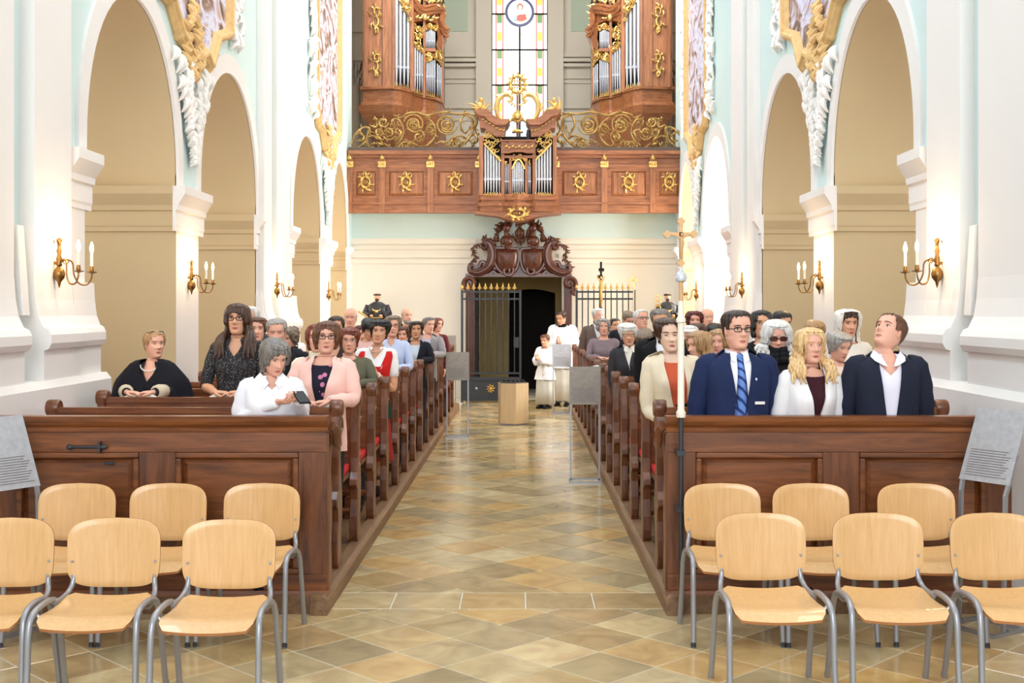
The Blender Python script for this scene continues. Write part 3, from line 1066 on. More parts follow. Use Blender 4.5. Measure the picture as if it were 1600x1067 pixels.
for side in (-1, 1):
    def sx(px):
        return px if side < 0 else 1618 - px
    # sloping cornice of the tower: upper moulding and frieze
    up = [(741, 172), (763, 172), (770, 180), (780, 187), (796, 187), (793, 193), (790, 196), (774, 196), (764, 190), (757, 183), (747, 181)]
    lo = [(748, 180), (758, 183), (765, 190), (775, 196), (790, 195), (788, 214), (775, 213), (764, 207), (757, 200), (750, 200)]
    MB().prism_y([(rx(sx(a)), rz(b)) for a, b in up], RD - 0.10, 24.0).build('cornice', M_ORGANX, cho)
    MB().prism_y([(rx(sx(a)), rz(b)) for a, b in lo], RD - 0.01, 23.9).build('frieze', M_ORGANX, cho)
    og = MB()
    for k in range(7):
        a, b = 752 + k * 5.3, interp([(752, 186), (765, 194), (775, 201), (790, 204)], 752 + k * 5.3)
        leaf(og, (rx(sx(a)), rz(b)), (1.9 if side < 0 else -1.9), 0.09, 0.022, RD - 0.02)
    og.build('frieze_ornament', M_GILT, cho)
    # pierced gilt tracery above the pipes
    tr = MB()
    rnd = random.Random(3)
    for k in range(26):
        t = rnd.random()
        a = 756 + 27 * t
        tp = interp([(756, 203), (764, 209), (775, 214), (784, 216)], a)
        bt = interp([(756, 224), (770, 238), (783, 251)], a)
        b = tp + (bt - tp) * rnd.random()
        tr.tube([(p[0], RD + 0.02, p[1]) for p in spiral(rx(sx(a)), rz(b), 0.05, 0.9, rnd.uniform(0, 6), rnd.choice((-1, 1)), 8, 0.3)], 0.011, 5)
    tr.tube([(rx(sx(a)), RD + 0.02, rz(b)) for a, b in ((756, 224), (763, 231), (770, 239), (777, 245), (783, 252))], 0.018, 6)
    tr.build('tracery', M_GILT, cho)
    for k in range(6):
        a = 757.8 + k * 4.5
        pipe_mb(rx(sx(a)), RD + 0.07, rz(303), rz(interp([(756, 221), (783, 249)], a)), 0.024, rz(280) - rz(303)).build('pipe', M_TIN, cho)
    for k in range(3):
        pipe_mb(rx(sx(789.3 + k * 2.5)), RD + 0.1, rz(303), rz(255), 0.0145, rz(283) - rz(303)).build('pipe', M_TIN, cho)
    sm = MB()
    for k in range(6):
        leaf(sm, (rx(sx(788.5 + k)), rz(259 - 1.5 * abs(k - 1))), (0.4 - 0.3 * k) * -side, 0.09, 0.013, RD + 0.04)
    sm.build('tracery', M_GILT, cho)
    crown_strip('pipe_crown', cho, rx(sx(756)), RD - 0.01, rx(sx(783)), RD - 0.01, rz(305), 0.06, 7)
    # gilt figure group on the outer cornice corner
    fg = MB()
    for k in range(9):
        an = -1.3 + k * 0.33
        leaf(fg, (rx(sx(749)), rz(171)), an * -side, 0.13 + 0.08 * (k % 3), 0.032, RD + 0.1)
    fg.ell((rx(sx(750)), RD + 0.1, rz(164)), (0.06, 0.05, 0.09), 10, 8)
    fg.ell((rx(sx(752)), RD + 0.08, rz(155)), (0.04, 0.04, 0.05), 10, 8)
    fg.build('corner_finial', M_GILT, cho)
for k in range(7):
    pipe_mb(rx(801.2 + k * 2.72), RD + 0.03, rz(303), rz(262 - 10 * sin(pi * (k + 0.5) / 7)), 0.0155, rz(282) - rz(303)).build('pipe', M_TIN, cho)
arc = MB()
arc.tube([(rx(800 + 20 * t), RD + 0.0, rz(264 - 15 * sin(pi * t))) for t in [i / 14 for i in range(15)]], 0.022, 6)
rnd = random.Random(8)
for k in range(16):
    a = rnd.uniform(799, 821)
    arc.tube([(p[0], RD, p[1]) for p in spiral(rx(a), rz(243 + 5 * rnd.random() + 0.03 * (a - 810) ** 2), 0.04, 0.9, rnd.uniform(0, 6), 1, 8, 0.3)], 0.011, 5)
arc.build('tracery', M_GILT, cho)
crown_strip('pipe_crown', cho, rx(799.5), RD - 0.03, rx(820.5), RD - 0.03, rz(305), 0.06, 6)
cc = MB()
top = [(783, 222), (795, 223), (803, 219), (815, 219), (823, 223), (835, 222), (835, 240), (823, 240), (815, 238), (803, 238), (795, 240), (783, 240)]
cc.prism_y([(rx(a), rz(b)) for a, b in top], RD - 0.08, 23.9)
cc.box(rx(781), rx(837), RD - 0.12, 23.9, rz(222), rz(219.5))
cc.box(rx(783), rx(835), RD - 0.02, 23.9, rz(247), rz(243))
cc.build('middle_cornice', M_ORGANX, cho)
og = MB()
for k in range(9):
    leaf(og, (rx(788 + k * 5), rz(231)), 1.4 + 0.5 * (k % 2), 0.08, 0.024, RD - 0.1)
og.build('frieze_ornament', M_GILT, cho)
# crest: two C scrolls that carry an oval cartouche
cr = MB()
YCR = RD + 0.25
for d in (-1, 1):
    pts = [(808.5 + d * x_, y_) for x_, y_ in ((8, 182), (18, 188), (30, 178), (33, 160), (26, 147), (15, 144), (9, 150), (13, 157))]
    pp = smooth_path([(rx(a), YCR, rz(b)) for a, b in pts], 6)
    cr.tube(pp, [0.026 + 0.026 * sin(pi * i / len(pp)) for i in range(len(pp))], 8)
    for k in range(4):
        leaf(cr, (rx(808.5 + d * (12 - 3 * k)), rz(156 + k)), d * (1.0 + k * 0.5), 0.09, 0.024, YCR - 0.02)
    for (a, b, an) in ((33, 168, 1.2), (30, 150, 0.6), (20, 190, 1.9), (16, 186, 2.4)):
        leaf(cr, (rx(808.5 + d * a), rz(b)), d * an, 0.13, 0.028, YCR)
cr.build('crest_scroll', plain('pale_gilding', (232, 200, 130), 0.35, 0.6, var=0.1), cho)
cr = MB()
ring = [(rx(808.5 + 11.5 * cos(a)), YCR, rz(128 + 13 * sin(a))) for a in [2 * pi * i / 24 for i in range(25)]]
cr.tube(ring, [0.035 + 0.012 * sin(4 * i) for i in range(25)], 8)
for k in range(12):
    a = 2 * pi * k / 12
    leaf(cr, (rx(808.5 + 12 * cos(a)), rz(128 - 14 * sin(a))), pi / 2 - a + 0.4, 0.09, 0.026, YCR - 0.01)
for d in (-5, 0, 5):
    cr.tube([(rx(808.5 + d), YCR, rz(117)), (rx(808.5 + d), YCR, rz(139))], 0.01, 5)
    cr.tube([(rx(798), YCR, rz(128 + d)), (rx(819), YCR, rz(128 + d))], 0.01, 5)
cr.build('crest_cartouche', M_GILT, cho)
cr = MB()
for k in range(16):
    a = 2 * pi * k / 16
    leaf(cr, (rx(808.5 + 3 * cos(a)), rz(180 - 4 * sin(a))), pi / 2 - a, 0.09, 0.024, YCR - 0.05)
cr.ell((rx(808.5), YCR - 0.06, rz(180)), (0.07, 0.05, 0.08), 10, 8)
cr.build('crest_rosette', M_GILT, cho)
cr = MB()
for k in range(9):
    leaf(cr, (rx(808.5 - 8 + 2 * k), rz(206)), 0.9 - 0.22 * k, 0.09, 0.035, YCR - 0.1)
cr.build('crest_shell', M_GILT, cho)
MB().box(rx(788), rx(830), YCR + 0.1, YCR + 0.3, rz(222), rz(215)).tube([(rx(808.5), YCR, rz(222)), (rx(808.5), YCR, rz(140))], 0.022, 6).build('crest_base', M_ORGANX, cho)
MB().lathe([(0.03, 0), (0.045, 0.03), (0.03, 0.06), (0.05, 0.12), (0.035, 0.2), (0.04, 0.22)], (rx(826), RD + 0.1, rz(219.5)), 12).build('small_vase', M_IRON, cho)

# ================================================================== main organ cases beside the window
for side in (-1, 1):
    nm = 'left' if side < 0 else 'right'
    og_ = thing('organ_case', 'tall oak organ case with tin pipes and gilt carving %s of the stained glass window' % nm, 'organ', (0, 0, 0))

    def sp(px, D):
        return X_at(px if side < 0 else 1617 - px, D)
    plan = [(567, 25.5), (614, 25.4), (628, 25.55), (641, 25.85), (646, 26.15), (661, 26.5), (665, 26.5), (680, 26.75), (691, 27.2)]

    def band(z0, z1, off0, off1, name, m=M_ORGANX):
        mb = MB()
        rings = []
        for z, off in ((z0, off0), (z1, off1)):
            ring = []
            for i, (p, D) in enumerate(plan):
                ox = (-off if i == 0 else off * 0.5 if i > 6 else 0.0) * (1 if side < 0 else -1)
                ring.append((sp(p, D) + ox, D - off, z))
            ring.append((sp(691, 27.2), 28.6, z))
            ring.append((sp(567, 25.5), 28.6, z))
            rings.append(ring)
        mb.loft(rings, smooth=False)
        return mb.build(name, m, og_)
    ZB = 6.59
    band(6.26, ZB - 0.02, 0.0, 0.0, 'base_panel')
    band(ZB - 0.04, ZB + 0.02, 0.05, 0.05, 'base_moulding')
    band(6.2, 6.28, 0.05, 0.03, 'base_moulding')
    band(6.04, 6.2, 0.06, 0.11, 'base_moulding')
    band(5.96, 6.04, 0.0, 0.05, 'base_moulding')
    band(5.3, 5.96, -0.5, -0.02, 'corbel')
    # side panel facing the nave
    x0, x1 = sorted((sp(567, 25.5), sp(614, 25.4)))
    MB().box(x0, x1, 25.45, 28.6, ZB, 11.5).build('side_panel', M_ORGAN, og_)
    xo, xi = (sp(569, 25.4), sp(601, 25.4))
    for (a, b_) in ((569, 575), (598, 613)):
        u, w = sorted((sp(a, 25.4), sp(b_, 25.4)))
        MB().box(u, w, 25.41, 25.46, ZB, 11.5).build('stile', M_ORGAN, og_)
    for (py, hh) in ((28, 52), (99, 46), (-40, 50)):
        m = MB()
        scroll_tower_ornament(m, sp(587, 25.4), Z_at(py, 25.4), 25.42, 0.23, hh / 1850 * 25.4, -side)
        m.build('gilt_spray', M_GILT, og_)
    # dark case interior, pillars between the pipe flats
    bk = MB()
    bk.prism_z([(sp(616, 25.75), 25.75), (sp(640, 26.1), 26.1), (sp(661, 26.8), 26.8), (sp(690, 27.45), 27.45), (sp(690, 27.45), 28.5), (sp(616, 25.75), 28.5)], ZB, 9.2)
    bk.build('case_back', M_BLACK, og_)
    for (p, D, w, zt) in ((643.5, 25.98, 0.075, 9.6), (663, 26.5, 0.05, 9.1), (691, 27.2, 0.04, 8.5), (615, 25.42, 0.04, 11.0)):
        MB().box(sp(p, D) - w / 2, sp(p, D) + w / 2, D - 0.04, D + 0.3, ZB, zt).build('pillar', M_ORGAN, og_)

    def flat(p0, D0, p1, D1, n, ymouth, ytops, r):
        for k in range(n):
            t = (k + 0.5) / n
            p, D = p0 + (p1 - p0) * t, D0 + (D1 - D0) * t
            zt = Z_at(ytops[0] + (ytops[1] - ytops[0]) * t, D)
            zm = Z_at(ymouth[0] + (ymouth[1] - ymouth[0]) * t, D)
            pipe_mb(sp(p, D), D + r, ZB + 0.02, zt, r, zm - ZB).build('pipe', M_TIN, og_)
    flat(616, 25.46, 640, 25.9, 4, (106, 108), (-40, -10), 0.04)
    flat(646.5, 26.2, 661, 26.52, 4, (119, 119), (66, 80), 0.026)
    flat(665.5, 26.55, 680.5, 26.8, 5, (121, 122), (97, 93), 0.021)
    flat(682, 26.85, 690, 27.2, 3, (128, 130), (98, 106), 0.02)
    for (a, A, b_, B, n) in ((616, 25.4, 640, 25.82, 7), (646.5, 26.1, 661, 26.46, 5), (665.5, 26.46, 680.5, 26.72, 5), (682, 26.8, 690, 27.15, 3)):
        crown_strip('pipe_crown', og_, sp(a, A), A - 0.03, sp(b_, B), B - 0.03, ZB + 0.01, 0.11, n)
    # upper little pipes on a sill
    Ds = 26.6
    u, w = sorted((sp(664, Ds), sp(681, Ds)))
    MB().box(u, w, Ds - 0.06, Ds + 0.3, Z_at(81, Ds), Z_at(76, Ds)).build('upper_sill', M_ORGANX, og_)
    for k in range(7):
        pipe_mb(sp(666 + k * 2.2, Ds), Ds + 0.02, Z_at(76, Ds), Z_at(46 + 1.2 * abs(k - 3), Ds), 0.0135, 0.17).build('pipe', M_TIN, og_)
    # pierced gilt carving
    rnd = random.Random(11)

    def carving(poly_top, poly_bot, D, n):
        m = MB()
        for k in range(n):
            p = poly_top[0][0] + (poly_top[-1][0] - poly_top[0][0]) * rnd.random()
            a, b_ = interp(poly_top, p), interp(poly_bot, p)
            y = a + (b_ - a) * rnd.random()
            Dp = D(p)
            m.tube([(c[0], Dp - 0.03, c[1]) for c in spiral(sp(p, Dp), Z_at(y, Dp), rnd.uniform(0.04, 0.08), 0.9, rnd.uniform(0, 6), rnd.choice((-1, 1)), 9, 0.3)], 0.016, 5)
        pts = [(sp(p, D(p)), D(p) - 0.03, Z_at(y, D(p))) for p, y in poly_bot]
        m.tube(pts, 0.024, 6)
        m.build('gilt_carving', M_GILT, og_)
    dd = lambda p: interp([(614, 25.42), (641, 25.85), (646, 26.15), (661, 26.5), (680, 26.75), (691, 27.2)], p)
    carving([(645.5, 37), (662, 43)], [(645.5, 66), (650, 72), (655, 77), (662, 84)], dd, 30)
    carving([(664.5, 83), (680, 82)], [(664.5, 97), (668, 96), (675, 91), (680, 88)], dd, 16)
    carving([(681, 76), (691, 80)], [(681, 92), (686, 96), (691, 104)], dd, 16)
    carving([(664.5, 40), (681, 38)], [(664.5, 48), (672, 43), (681, 47)], dd, 10)
    carving([(626, -12), (642, -14)], [(626, 4), (632, 14), (638, 24), (642, 36)], dd, 34)
    # S-curved cornice over the inner flats
    m = MB()
    cor = [(642, -30), (646, -6), (651, 10), (661, 17), (675, 15), (687, 14), (692, 22), (690, 36), (694, 46), (701, 52)]
    pp = smooth_path([(sp(a, dd(a)), dd(a) - 0.08, Z_at(b_, dd(a))) for a, b_ in cor], 5)
    m.tube(pp, 0.085, 8)
    pp2 = [p + Vector((0, -0.09, 0.045)) for p in pp]
    m.tube(pp2, 0.045, 6)
    pp3 = [p + Vector((0, 0.0, -0.1)) for p in pp]
    m.tube(pp3, 0.045, 6)
    m.build('cornice', M_ORGANX, og_)
    m = MB()
    low = [(691, 56), (697, 57), (693, 66), (690, 74), (684, 79), (681, 70), (684, 60), (681, 36), (664, 32), (646, 34), (644, 20), (652, 16), (663, 21), (686, 20), (689, 36)]
    m.prism([(sp(a, dd(a)), Z_at(b_, dd(a)), dd(a)) for a, b_ in low], lambda a, b_, D: (a, D, b_), lambda a, b_, D: (a, D + 0.4, b_))
    m.build('upper_panel', M_ORGANX, og_)
    og2 = MB()
    for k in range(8):
        p = 648 + k * 4.2
        leaf(og2, (sp(p, dd(p)), Z_at(29 - 2 * sin(k), dd(p))), 1.3 + 0.7 * (k % 2), 0.13, 0.036, dd(p) - 0.03)
    og2.ell((sp(664, 26.5), 26.42, Z_at(28, 26.5)), (0.06, 0.05, 0.08), 10, 6)
    for k in range(7):
        leaf(og2, (sp(693 + 2 * sin(k), 27.2), Z_at(16 + 5 * k, 27.2)), 0.4 * side * (1 if k % 2 else -1), 0.14, 0.032, 27.1)
    for k in range(30):
        p = 655 + 35 * rnd.random()
        leaf(og2, (sp(p, dd(p)), Z_at(12 - 16 * rnd.random(), dd(p))), rnd.uniform(-1.5, 1.5), rnd.uniform(0.1, 0.2), 0.036, dd(p) - 0.1)
    og2.build('gilt_crown', plain('pale_gilding', (232, 200, 130)), og_)

# ================================================================== stained glass window
YG = YW + 0.12
win = MB()
for (a, b_) in ((766, 769.5), (854.5, 858)):
    win.box(X_at(a, YG), X_at(b_, YG), YG - 0.05, YG + 0.08, 5.9, TOP + 1.3)
win.box(X_at(766, YG), X_at(858, YG), YG - 0.05, YG + 0.08, 5.9, 6.02)
window = structure(win.build('window_1', M_IRON))
wx = lambda p: X_at(p, YG)
wz = lambda p: Z_at(p, YG)
G_CLEAR = emit('clear_glass', (255, 252, 240), 1.5)
G_CREAM = emit('cream_glass', (255, 240, 196), 1.15)
G_GREEN = emit('green_glass', (70, 130, 40), 0.75)
G_LIME = emit('lime_glass', (178, 196, 30), 0.85)
G_REDG = emit('red_glass', (214, 92, 70), 0.8)
G_BLUE = emit('blue_glass', (14, 26, 86), 0.5)
G_SKY = emit('light_blue_glass', (120, 196, 232), 0.9)
G_ROBE = emit('scarlet_glass', (206, 66, 44), 0.85)
G_FACE = emit('flesh_glass', (240, 208, 170), 1.0)
G_BROWN = emit('brown_glass', (150, 96, 60), 0.7)
rows = [-34, 22, 78, 133, 188]
bars = MB()
for y in rows:
    bars.box(wx(769), wx(855), YG - 0.03, YG + 0.02, wz(y) - 0.018, wz(y) + 0.018)
bars.box(wx(812) - 0.022, wx(812) + 0.022, YG - 0.03, YG + 0.02, 6.0, TOP + 1.3)
bars.build('glazing_bar', M_BLACK, window)
pane_cache = {}


def pane(x0, x1, y0, y1, mat, name='pane', y=YG):
    key = (round(x1 - x0, 2), round(y1 - y0, 2), mat.name)
    w, h = abs(wx(x1) - wx(x0)), abs(wz(y0) - wz(y1))
    if key not in pane_cache:
        pane_cache[key] = MB().box(-w / 2 + 0.006, w / 2 - 0.006, 0, 0.015, -h / 2 + 0.006, h / 2 - 0.006).mesh(name, mat)
    link(name, pane_cache[key], window, loc=((wx(x0) + wx(x1)) / 2, y, (wz(y0) + wz(y1)) / 2))


for r in range(4):
    y0, y1 = rows[r], rows[r + 1]
    h = (y1 - y0) / 4
    for i in range(4):
        ya, yb = y0 + i * h, y0 + (i + 1) * h
        for (xa, xb) in ((787, 799.5), (799.5, 812), (812, 824.5), (824.5, 837)):
            pane(xa, xb, ya, yb, G_CLEAR if (i + r + int(xa)) % 5 else G_CREAM)
        for (xa, xb) in ((776.5, 784.5), (839.5, 847.5)):
            pane(xa, xb, ya, yb, (G_GREEN, G_CLEAR, G_LIME, G_CLEAR)[(i + r * 4) % 4], 'border_pane')
    for (xa, xb) in ((774, 776.5), (784.5, 787), (837, 839.5), (847.5, 850)):
        pane(xa, xb, y0, y1, G_REDG, 'red_fillet')
    for (xa, xb) in ((769.5, 774), (850, 854.5)):
        pane(xa, xb, y0, y1, G_CLEAR, 'edge_pane')
cxm, czm = wx(812), wz(20)
MB().lathe([(0.0, 0), (0.385, 0), (0.385, 0.03), (0.0, 0.03)], (cxm, YG - 0.07, czm), 40, axis='y').build('medallion_ring', G_BLUE, window)
md = MB()
md.lathe([(0.0, 0), (0.315, 0), (0.315, 0.01)], (cxm, YG - 0.085, czm), 36, axis='y')
md.build('medallion_ground', emit('pale_medallion_glass', (226, 226, 240), 0.9), window)
fg = MB()


def disc(mb, pts, y, mi):
    mb.prism_y([(cxm + a, czm + b_) for a, b_ in pts], y, y + 0.012, mi)


def oval(cx_, cz_, rx_, rz_, n=18):
    return [(cx_ + rx_ * cos(2 * pi * i / n), cz_ + rz_ * sin(2 * pi * i / n)) for i in range(n)]


disc(fg, oval(0.01, 0.13, 0.085, 0.095), YG - 0.10, 3)
disc(fg, oval(0.01, 0.11, 0.05, 0.062), YG - 0.115, 2)
disc(fg, [(-0.16, -0.24), (-0.13, -0.02), (-0.06, 0.05), (0.07, 0.05), (0.15, -0.04), (0.2, -0.2), (0.1, -0.28), (-0.06, -0.3)], YG - 0.11, 4)
disc(fg, [(-0.12, -0.14), (-0.02, -0.08), (0.16, -0.06), (0.19, -0.2), (0.06, -0.26), (-0.08, -0.24)], YG - 0.12, 0)
disc(fg, [(-0.17, -0.24), (-0.12, -0.12), (-0.07, -0.14), (-0.09, -0.27)], YG - 0.125, 1)
fg.build('medallion_figure', [G_ROBE, G_SKY, G_FACE, G_BROWN, G_CREAM], window)
# ================================================================== carved portal
PD = 24.16


def qx(px):
    return X_at(px, PD)


def qz(py):
    return Z_at(py, PD)


def zm(p):      # control points read in a 6.67x enlargement whose corner is (700, 320)
    return (qx(700 + p[0] / 6.67), qz(320 + p[1] / 6.67))


portal = thing('carved_portal', 'dark carved walnut door surround crowned by two shields and busts', 'portal', (0, PD, 0))
portal.location = (0, 0, 0)
for s, (a, b_) in ((-1, (728, 742)), (1, (881, 893))):
    MB().box(qx(a), qx(b_), PD - 0.12, PD + 0.08, 0, qz(436)).box(qx(a + 3), qx(b_ - 3), PD - 0.16, PD - 0.1, 0.2, qz(458)).build('jamb', M_PORTAL, portal)
    m = MB()
    c = (734.5 if s < 0 else 889.5)
    pp = [(p[0], PD - 0.16, p[1]) for p in spiral(qx(c), qz(443), 0.15, 1.4, -pi / 2, s, 26, 0.2)]
    m.tube(pp, 0.045, 8)
    m.box(qx(c - 6.5), qx(c + 6.5), PD - 0.15, PD, qz(458), qz(432))
    for k in range(4):
        leaf(m, (qx(c + s * 3), qz(446 + 3 * k)), pi - 0.3 * s, 0.14, 0.035, PD - 0.18)
    m.build('volute', M_PORTAL, portal)
MB().box(qx(728), qx(893), PD - 0.16, PD + 0.08, qz(433), qz(428)).box(qx(733), qx(889), PD - 0.1, PD + 0.08, qz(431), qz(414)).build('lintel', M_PORTAL, portal)
for s in (-1, 1):
    def zs(p):
        return zm(p if s < 0 else (1495 - p[0], p[1]))
    m = MB()
    sh = [(485, 470), (560, 455), (690, 460), (735, 480), (735, 600), (700, 690), (620, 722), (540, 690), (490, 600)]
    o = [zs(p) for p in sh]
    cxs, czs = sum(p[0] for p in o) / len(o), sum(p[1] for p in o) / len(o)
    rings = []
    for k, y in ((1.0, PD), (1.0, PD - 0.14), (0.93, PD - 0.2), (0.6, PD - 0.26), (0.02, PD - 0.28)):
        rings.append([(cxs + (p[0] - cxs) * k, y, czs + (p[1] - czs) * k) for p in [(v.x, v.y) for v in smooth_path([(a, b_, 0) for a, b_ in o], 4, True)]])
    m.loft(rings)
    m.build('shield', M_PORTAL, portal)
    m = MB()
    rim = smooth_path([(a, PD - 0.18, b_) for a, b_ in o], 4, True)
    m.tube(rim + [rim[0]], 0.032, 6)
    m.tube([(p[0], PD - 0.22, p[1]) for p in spiral(*zs((625, 690)), 0.12, 1.2, 0.5, s, 18, 0.25)], 0.03, 6)
    m.build('shield_rim', M_PORTAL, portal)
    # big C volute
    m = MB()
    pts = [(355, 470), (395, 455), (380, 400), (330, 420), (400, 385), (455, 450), (470, 560), (425, 650), (330, 700), (245, 690), (250, 650), (290, 660)]
    pts = [(350, 440), (385, 460), (405, 425), (370, 395), (430, 410), (468, 500), (455, 600), (400, 670), (310, 710), (240, 690), (235, 640), (270, 640)]
    pp = smooth_path([(*zs(p), 0) for p in pts], 6)
    n = len(pp)
    m.tube([(v.x, PD - 0.14, v.y) for v in pp], [0.035 + 0.075 * sin(pi * i / n) ** 1.5 for i in range(n)], 8)
    m.tube([(v.x, PD - 0.23, v.y) for v in pp], [0.012 + 0.035 * sin(pi * i / n) ** 1.5 for i in range(n)], 6)
    pp = smooth_path([(*zs(p), 0) for p in ((400, 690), (440, 660), (500, 665), (560, 710), (520, 730), (480, 700))], 6)
    m.tube([(v.x, PD - 0.12, v.y) for v in pp], 0.045, 6)
    pp = smooth_path([(*zs(p), 0) for p in ((330, 640), (350, 600), (385, 610), (370, 650))], 6)
    m.tube([(v.x, PD - 0.14, v.y) for v in pp], 0.04, 6)
    m.build('c_scroll', M_PORTAL, portal)
    m = MB()
    for k in range(8):
        an = -1.3 + k * 0.36
        leaf(m, zs((415, 410)), s * -an, 0.17 + 0.03 * sin(k), 0.05, PD - 0.16)
    m.build('shell', M_PORTAL, portal)
    m = MB()
    tw = smooth_path([(*zs(p), 0) for p in ((340, 410), (275, 430), (265, 490), (290, 550), (250, 590), (215, 645))], 6)
    m.tube([(v.x, PD - 0.1, v.y) for v in tw], 0.016, 6)
    for i in range(0, len(tw), 2):
        for d in (-1, 1):
            leaf(m, (tw[i].x, tw[i].y), s * (0.6 * d) + pi + 0.5 * sin(i), 0.09, 0.024, PD - 0.11)
    m.build('garland', M_PORTAL, portal)
    # bust over each shield
    m = MB()
    bx, bz = zs((610, 330))
    m.ell((bx, PD - 0.18, bz - 0.10), (0.13, 0.10, 0.12), 12, 8)
    m.tube([(bx, PD - 0.18, bz - 0.04), (bx, PD - 0.2, bz + 0.08)], [0.055, 0.05], 8)
    m.ell((bx, PD - 0.2, bz + 0.16), (0.075, 0.085, 0.10), 12, 10)
    for k in range(9):
        leaf(m, (bx + 0.05 * cos(k * 0.7), bz + 0.2 - 0.02 * k), s * (-0.8 - 0.25 * k), 0.13, 0.036, PD - 0.16)
    for k in range(6):
        leaf(m, (bx - 0.12 + 0.05 * k, bz - 0.18), pi + 0.5 * (k - 2.5), 0.12, 0.045, PD - 0.2)
    m.build('bust', M_PORTAL, portal)
    m = MB()
    pts = [(500, 390), (515, 300), (560, 225), (640, 185), (730, 170), (745, 240), (770, 330), (720, 365), (660, 320)]
    pp = smooth_path([(*zs(p), 0) for p in pts], 6)
    m.tube([(v.x, PD - 0.12, v.y) for v in pp], [0.05 + 0.02 * sin(i * 0.8) for i in range(len(pp))], 8)
    for i in range(2, len(pp) - 2, 4):
        leaf(m, (pp[i].x, pp[i].y), s * (-0.4 + 0.1 * i), 0.13, 0.04, PD - 0.14)
    pp = smooth_path([(*zs(p), 0) for p in ((730, 165), (690, 140), (640, 130), (610, 150))], 5)
    m.tube([(v.x, PD - 0.14, v.y) for v in pp], [0.06 - 0.002 * i for i in range(len(pp))], 8)
    m.build('crest_scroll', M_PORTAL, portal)

# open door leaf inside the vestibule
dl = MB()
dl.box(-1.0, -0.94, YB + 0.4, YB + 1.5, 0.02, 2.45)
for k in range(3):
    dl.box(-0.94, -0.92, YB + 0.5, YB + 1.4, 0.2 + 0.75 * k, 0.75 + 0.75 * k)
structure(dl.build('door_1', M_DARKW))

# ================================================================== iron gates
GY = 23.2


def gate(label, px0, px1, nbars, full, hinge_right):
    g_ = thing('iron_gate', label, 'gate', (0, GY, 0))
    a, b_ = X_at(px0, GY), X_at(px1, GY)
    zt, zr, zb = Z_at(456, GY), Z_at(467, GY), Z_at(583, GY)
    for x_ in (a, b_):
        MB().box(x_ - 0.022, x_ + 0.022, -0.022, 0.022, 0.0 if full else 0.0, zt + 0.04).build('gate_post', M_IRON, g_)
    for z_ in (zt, zr, zb):
        MB().box(a, b_, -0.012, 0.012, z_ - 0.018, z_ + 0.018).build('rail', M_IRON, g_)
    bar = MB().tube([(0, 0, zb - 0.02), (0, 0, zt + 0.03)], 0.012, 8).mesh('bar', M_IRON)
    tip = MB()
    tip.lathe([(0.008, 0), (0.022, 0.02), (0.010, 0.035), (0.026, 0.065), (0.014, 0.10), (0.002, 0.15)], (0, 0, zt + 0.03), 8)
    tip.tube([(-0.04, 0, zt + 0.075), (0.04, 0, zt + 0.075)], 0.009, 6)
    tip = tip.mesh('spear_tip', M_GILT)
    for k in range(nbars):
        x_ = a + (b_ - a) * (k + 1) / (nbars + 1)
        bo = link('bar', bar, g_, loc=(x_, 0, 0))
        link('spear_tip', tip, bo)
    MB().ell((a, 0, zt + 0.09), (0.03, 0.03, 0.045), 10, 8).build('post_knob', M_GILT, g_)
    # solid sheet-iron foot
    lo = MB().box(a, b_, -0.02, 0.02, 0.03, Z_at(590, GY)).build('foot_panel', M_IRON, g_)
    MB().box(a, b_, -0.035, 0.02, 0.03, 0.08).box(a, b_, -0.035, 0.02, Z_at(594, GY), Z_at(589, GY)).build('foot_frame', M_IRON, lo)
    m = MB()
    for k in range(8):
        an = 2 * pi * k / 8
        leaf(m, (a + 0.56 + 0.03 * cos(an), 0.27 + 0.03 * sin(an)), pi / 2 - an, 0.06, 0.022, -0.04)
    m.ell((a + 0.56, -0.05, 0.27), (0.03, 0.02, 0.03), 10, 6)
    m.build('gilt_rosette', M_GILT, lo)
    MB().ell((a + 0.28, -0.035, 0.27), (0.03, 0.02, 0.03), 10, 6).build('knob', M_STEEL, lo)
    lx = b_ - 0.08 if hinge_right else a + 0.08
    MB().box(lx - 0.05, lx + 0.05, -0.04, 0.03, Z_at(543, GY), Z_at(527, GY)).build('lock_box', M_IRON, g_)
    return g_


gate('iron gate leaf with gold spear tips standing before the dark doorway', 722, 813, 9, True, True)
gate('iron gate leaf with gold spear tips against the cream wall right of the doorway', 901, 991, 9, True, False)

# ================================================================== crucifixes and saints at the back
cz_ = thing('standing_crucifix', 'black standing crucifix with gilt figure before the right gate leaf', 'crucifix', (X_at(939, 22.6), 22.6, 0))
dz = lambda py: Z_at(py, 22.6)
MB().box(-0.02, 0.02, -0.015, 0.015, 0.25, dz(409)).build('upright', M_BLACK, cz_)
MB().box(-0.075, 0.035, -0.012, 0.018, dz(435), dz(430)).build('crossbeam', M_BLACK, cz_)
MB().box(-0.045, 0.06, -0.02, 0.0, dz(424), dz(419)).build('title_board', M_BLACK, cz_)
MB().lathe([(0.16, 0), (0.16, 0.04), (0.05, 0.12), (0.035, 0.3)], n=16).build('foot', M_BLACK, cz_)
m = MB()
m.tube([(0.0, -0.03, dz(438)), (0.005, -0.05, dz(448)), (-0.005, -0.05, dz(458)), (0.005, -0.045, dz(470)), (0.0, -0.035, dz(480))], [0.022, 0.032, 0.026, 0.024, 0.012], 8)
m.ell((0.0, -0.045, dz(434)), (0.022, 0.022, 0.028), 10, 8)
for d in (-1, 1):
    m.tube([(d * 0.02, -0.035, dz(441)), (d * 0.05, -0.03, dz(436)), (d * 0.07, -0.025, dz(431))], [0.012, 0.01, 0.007], 6)
m.build('corpus', M_GILT, cz_)


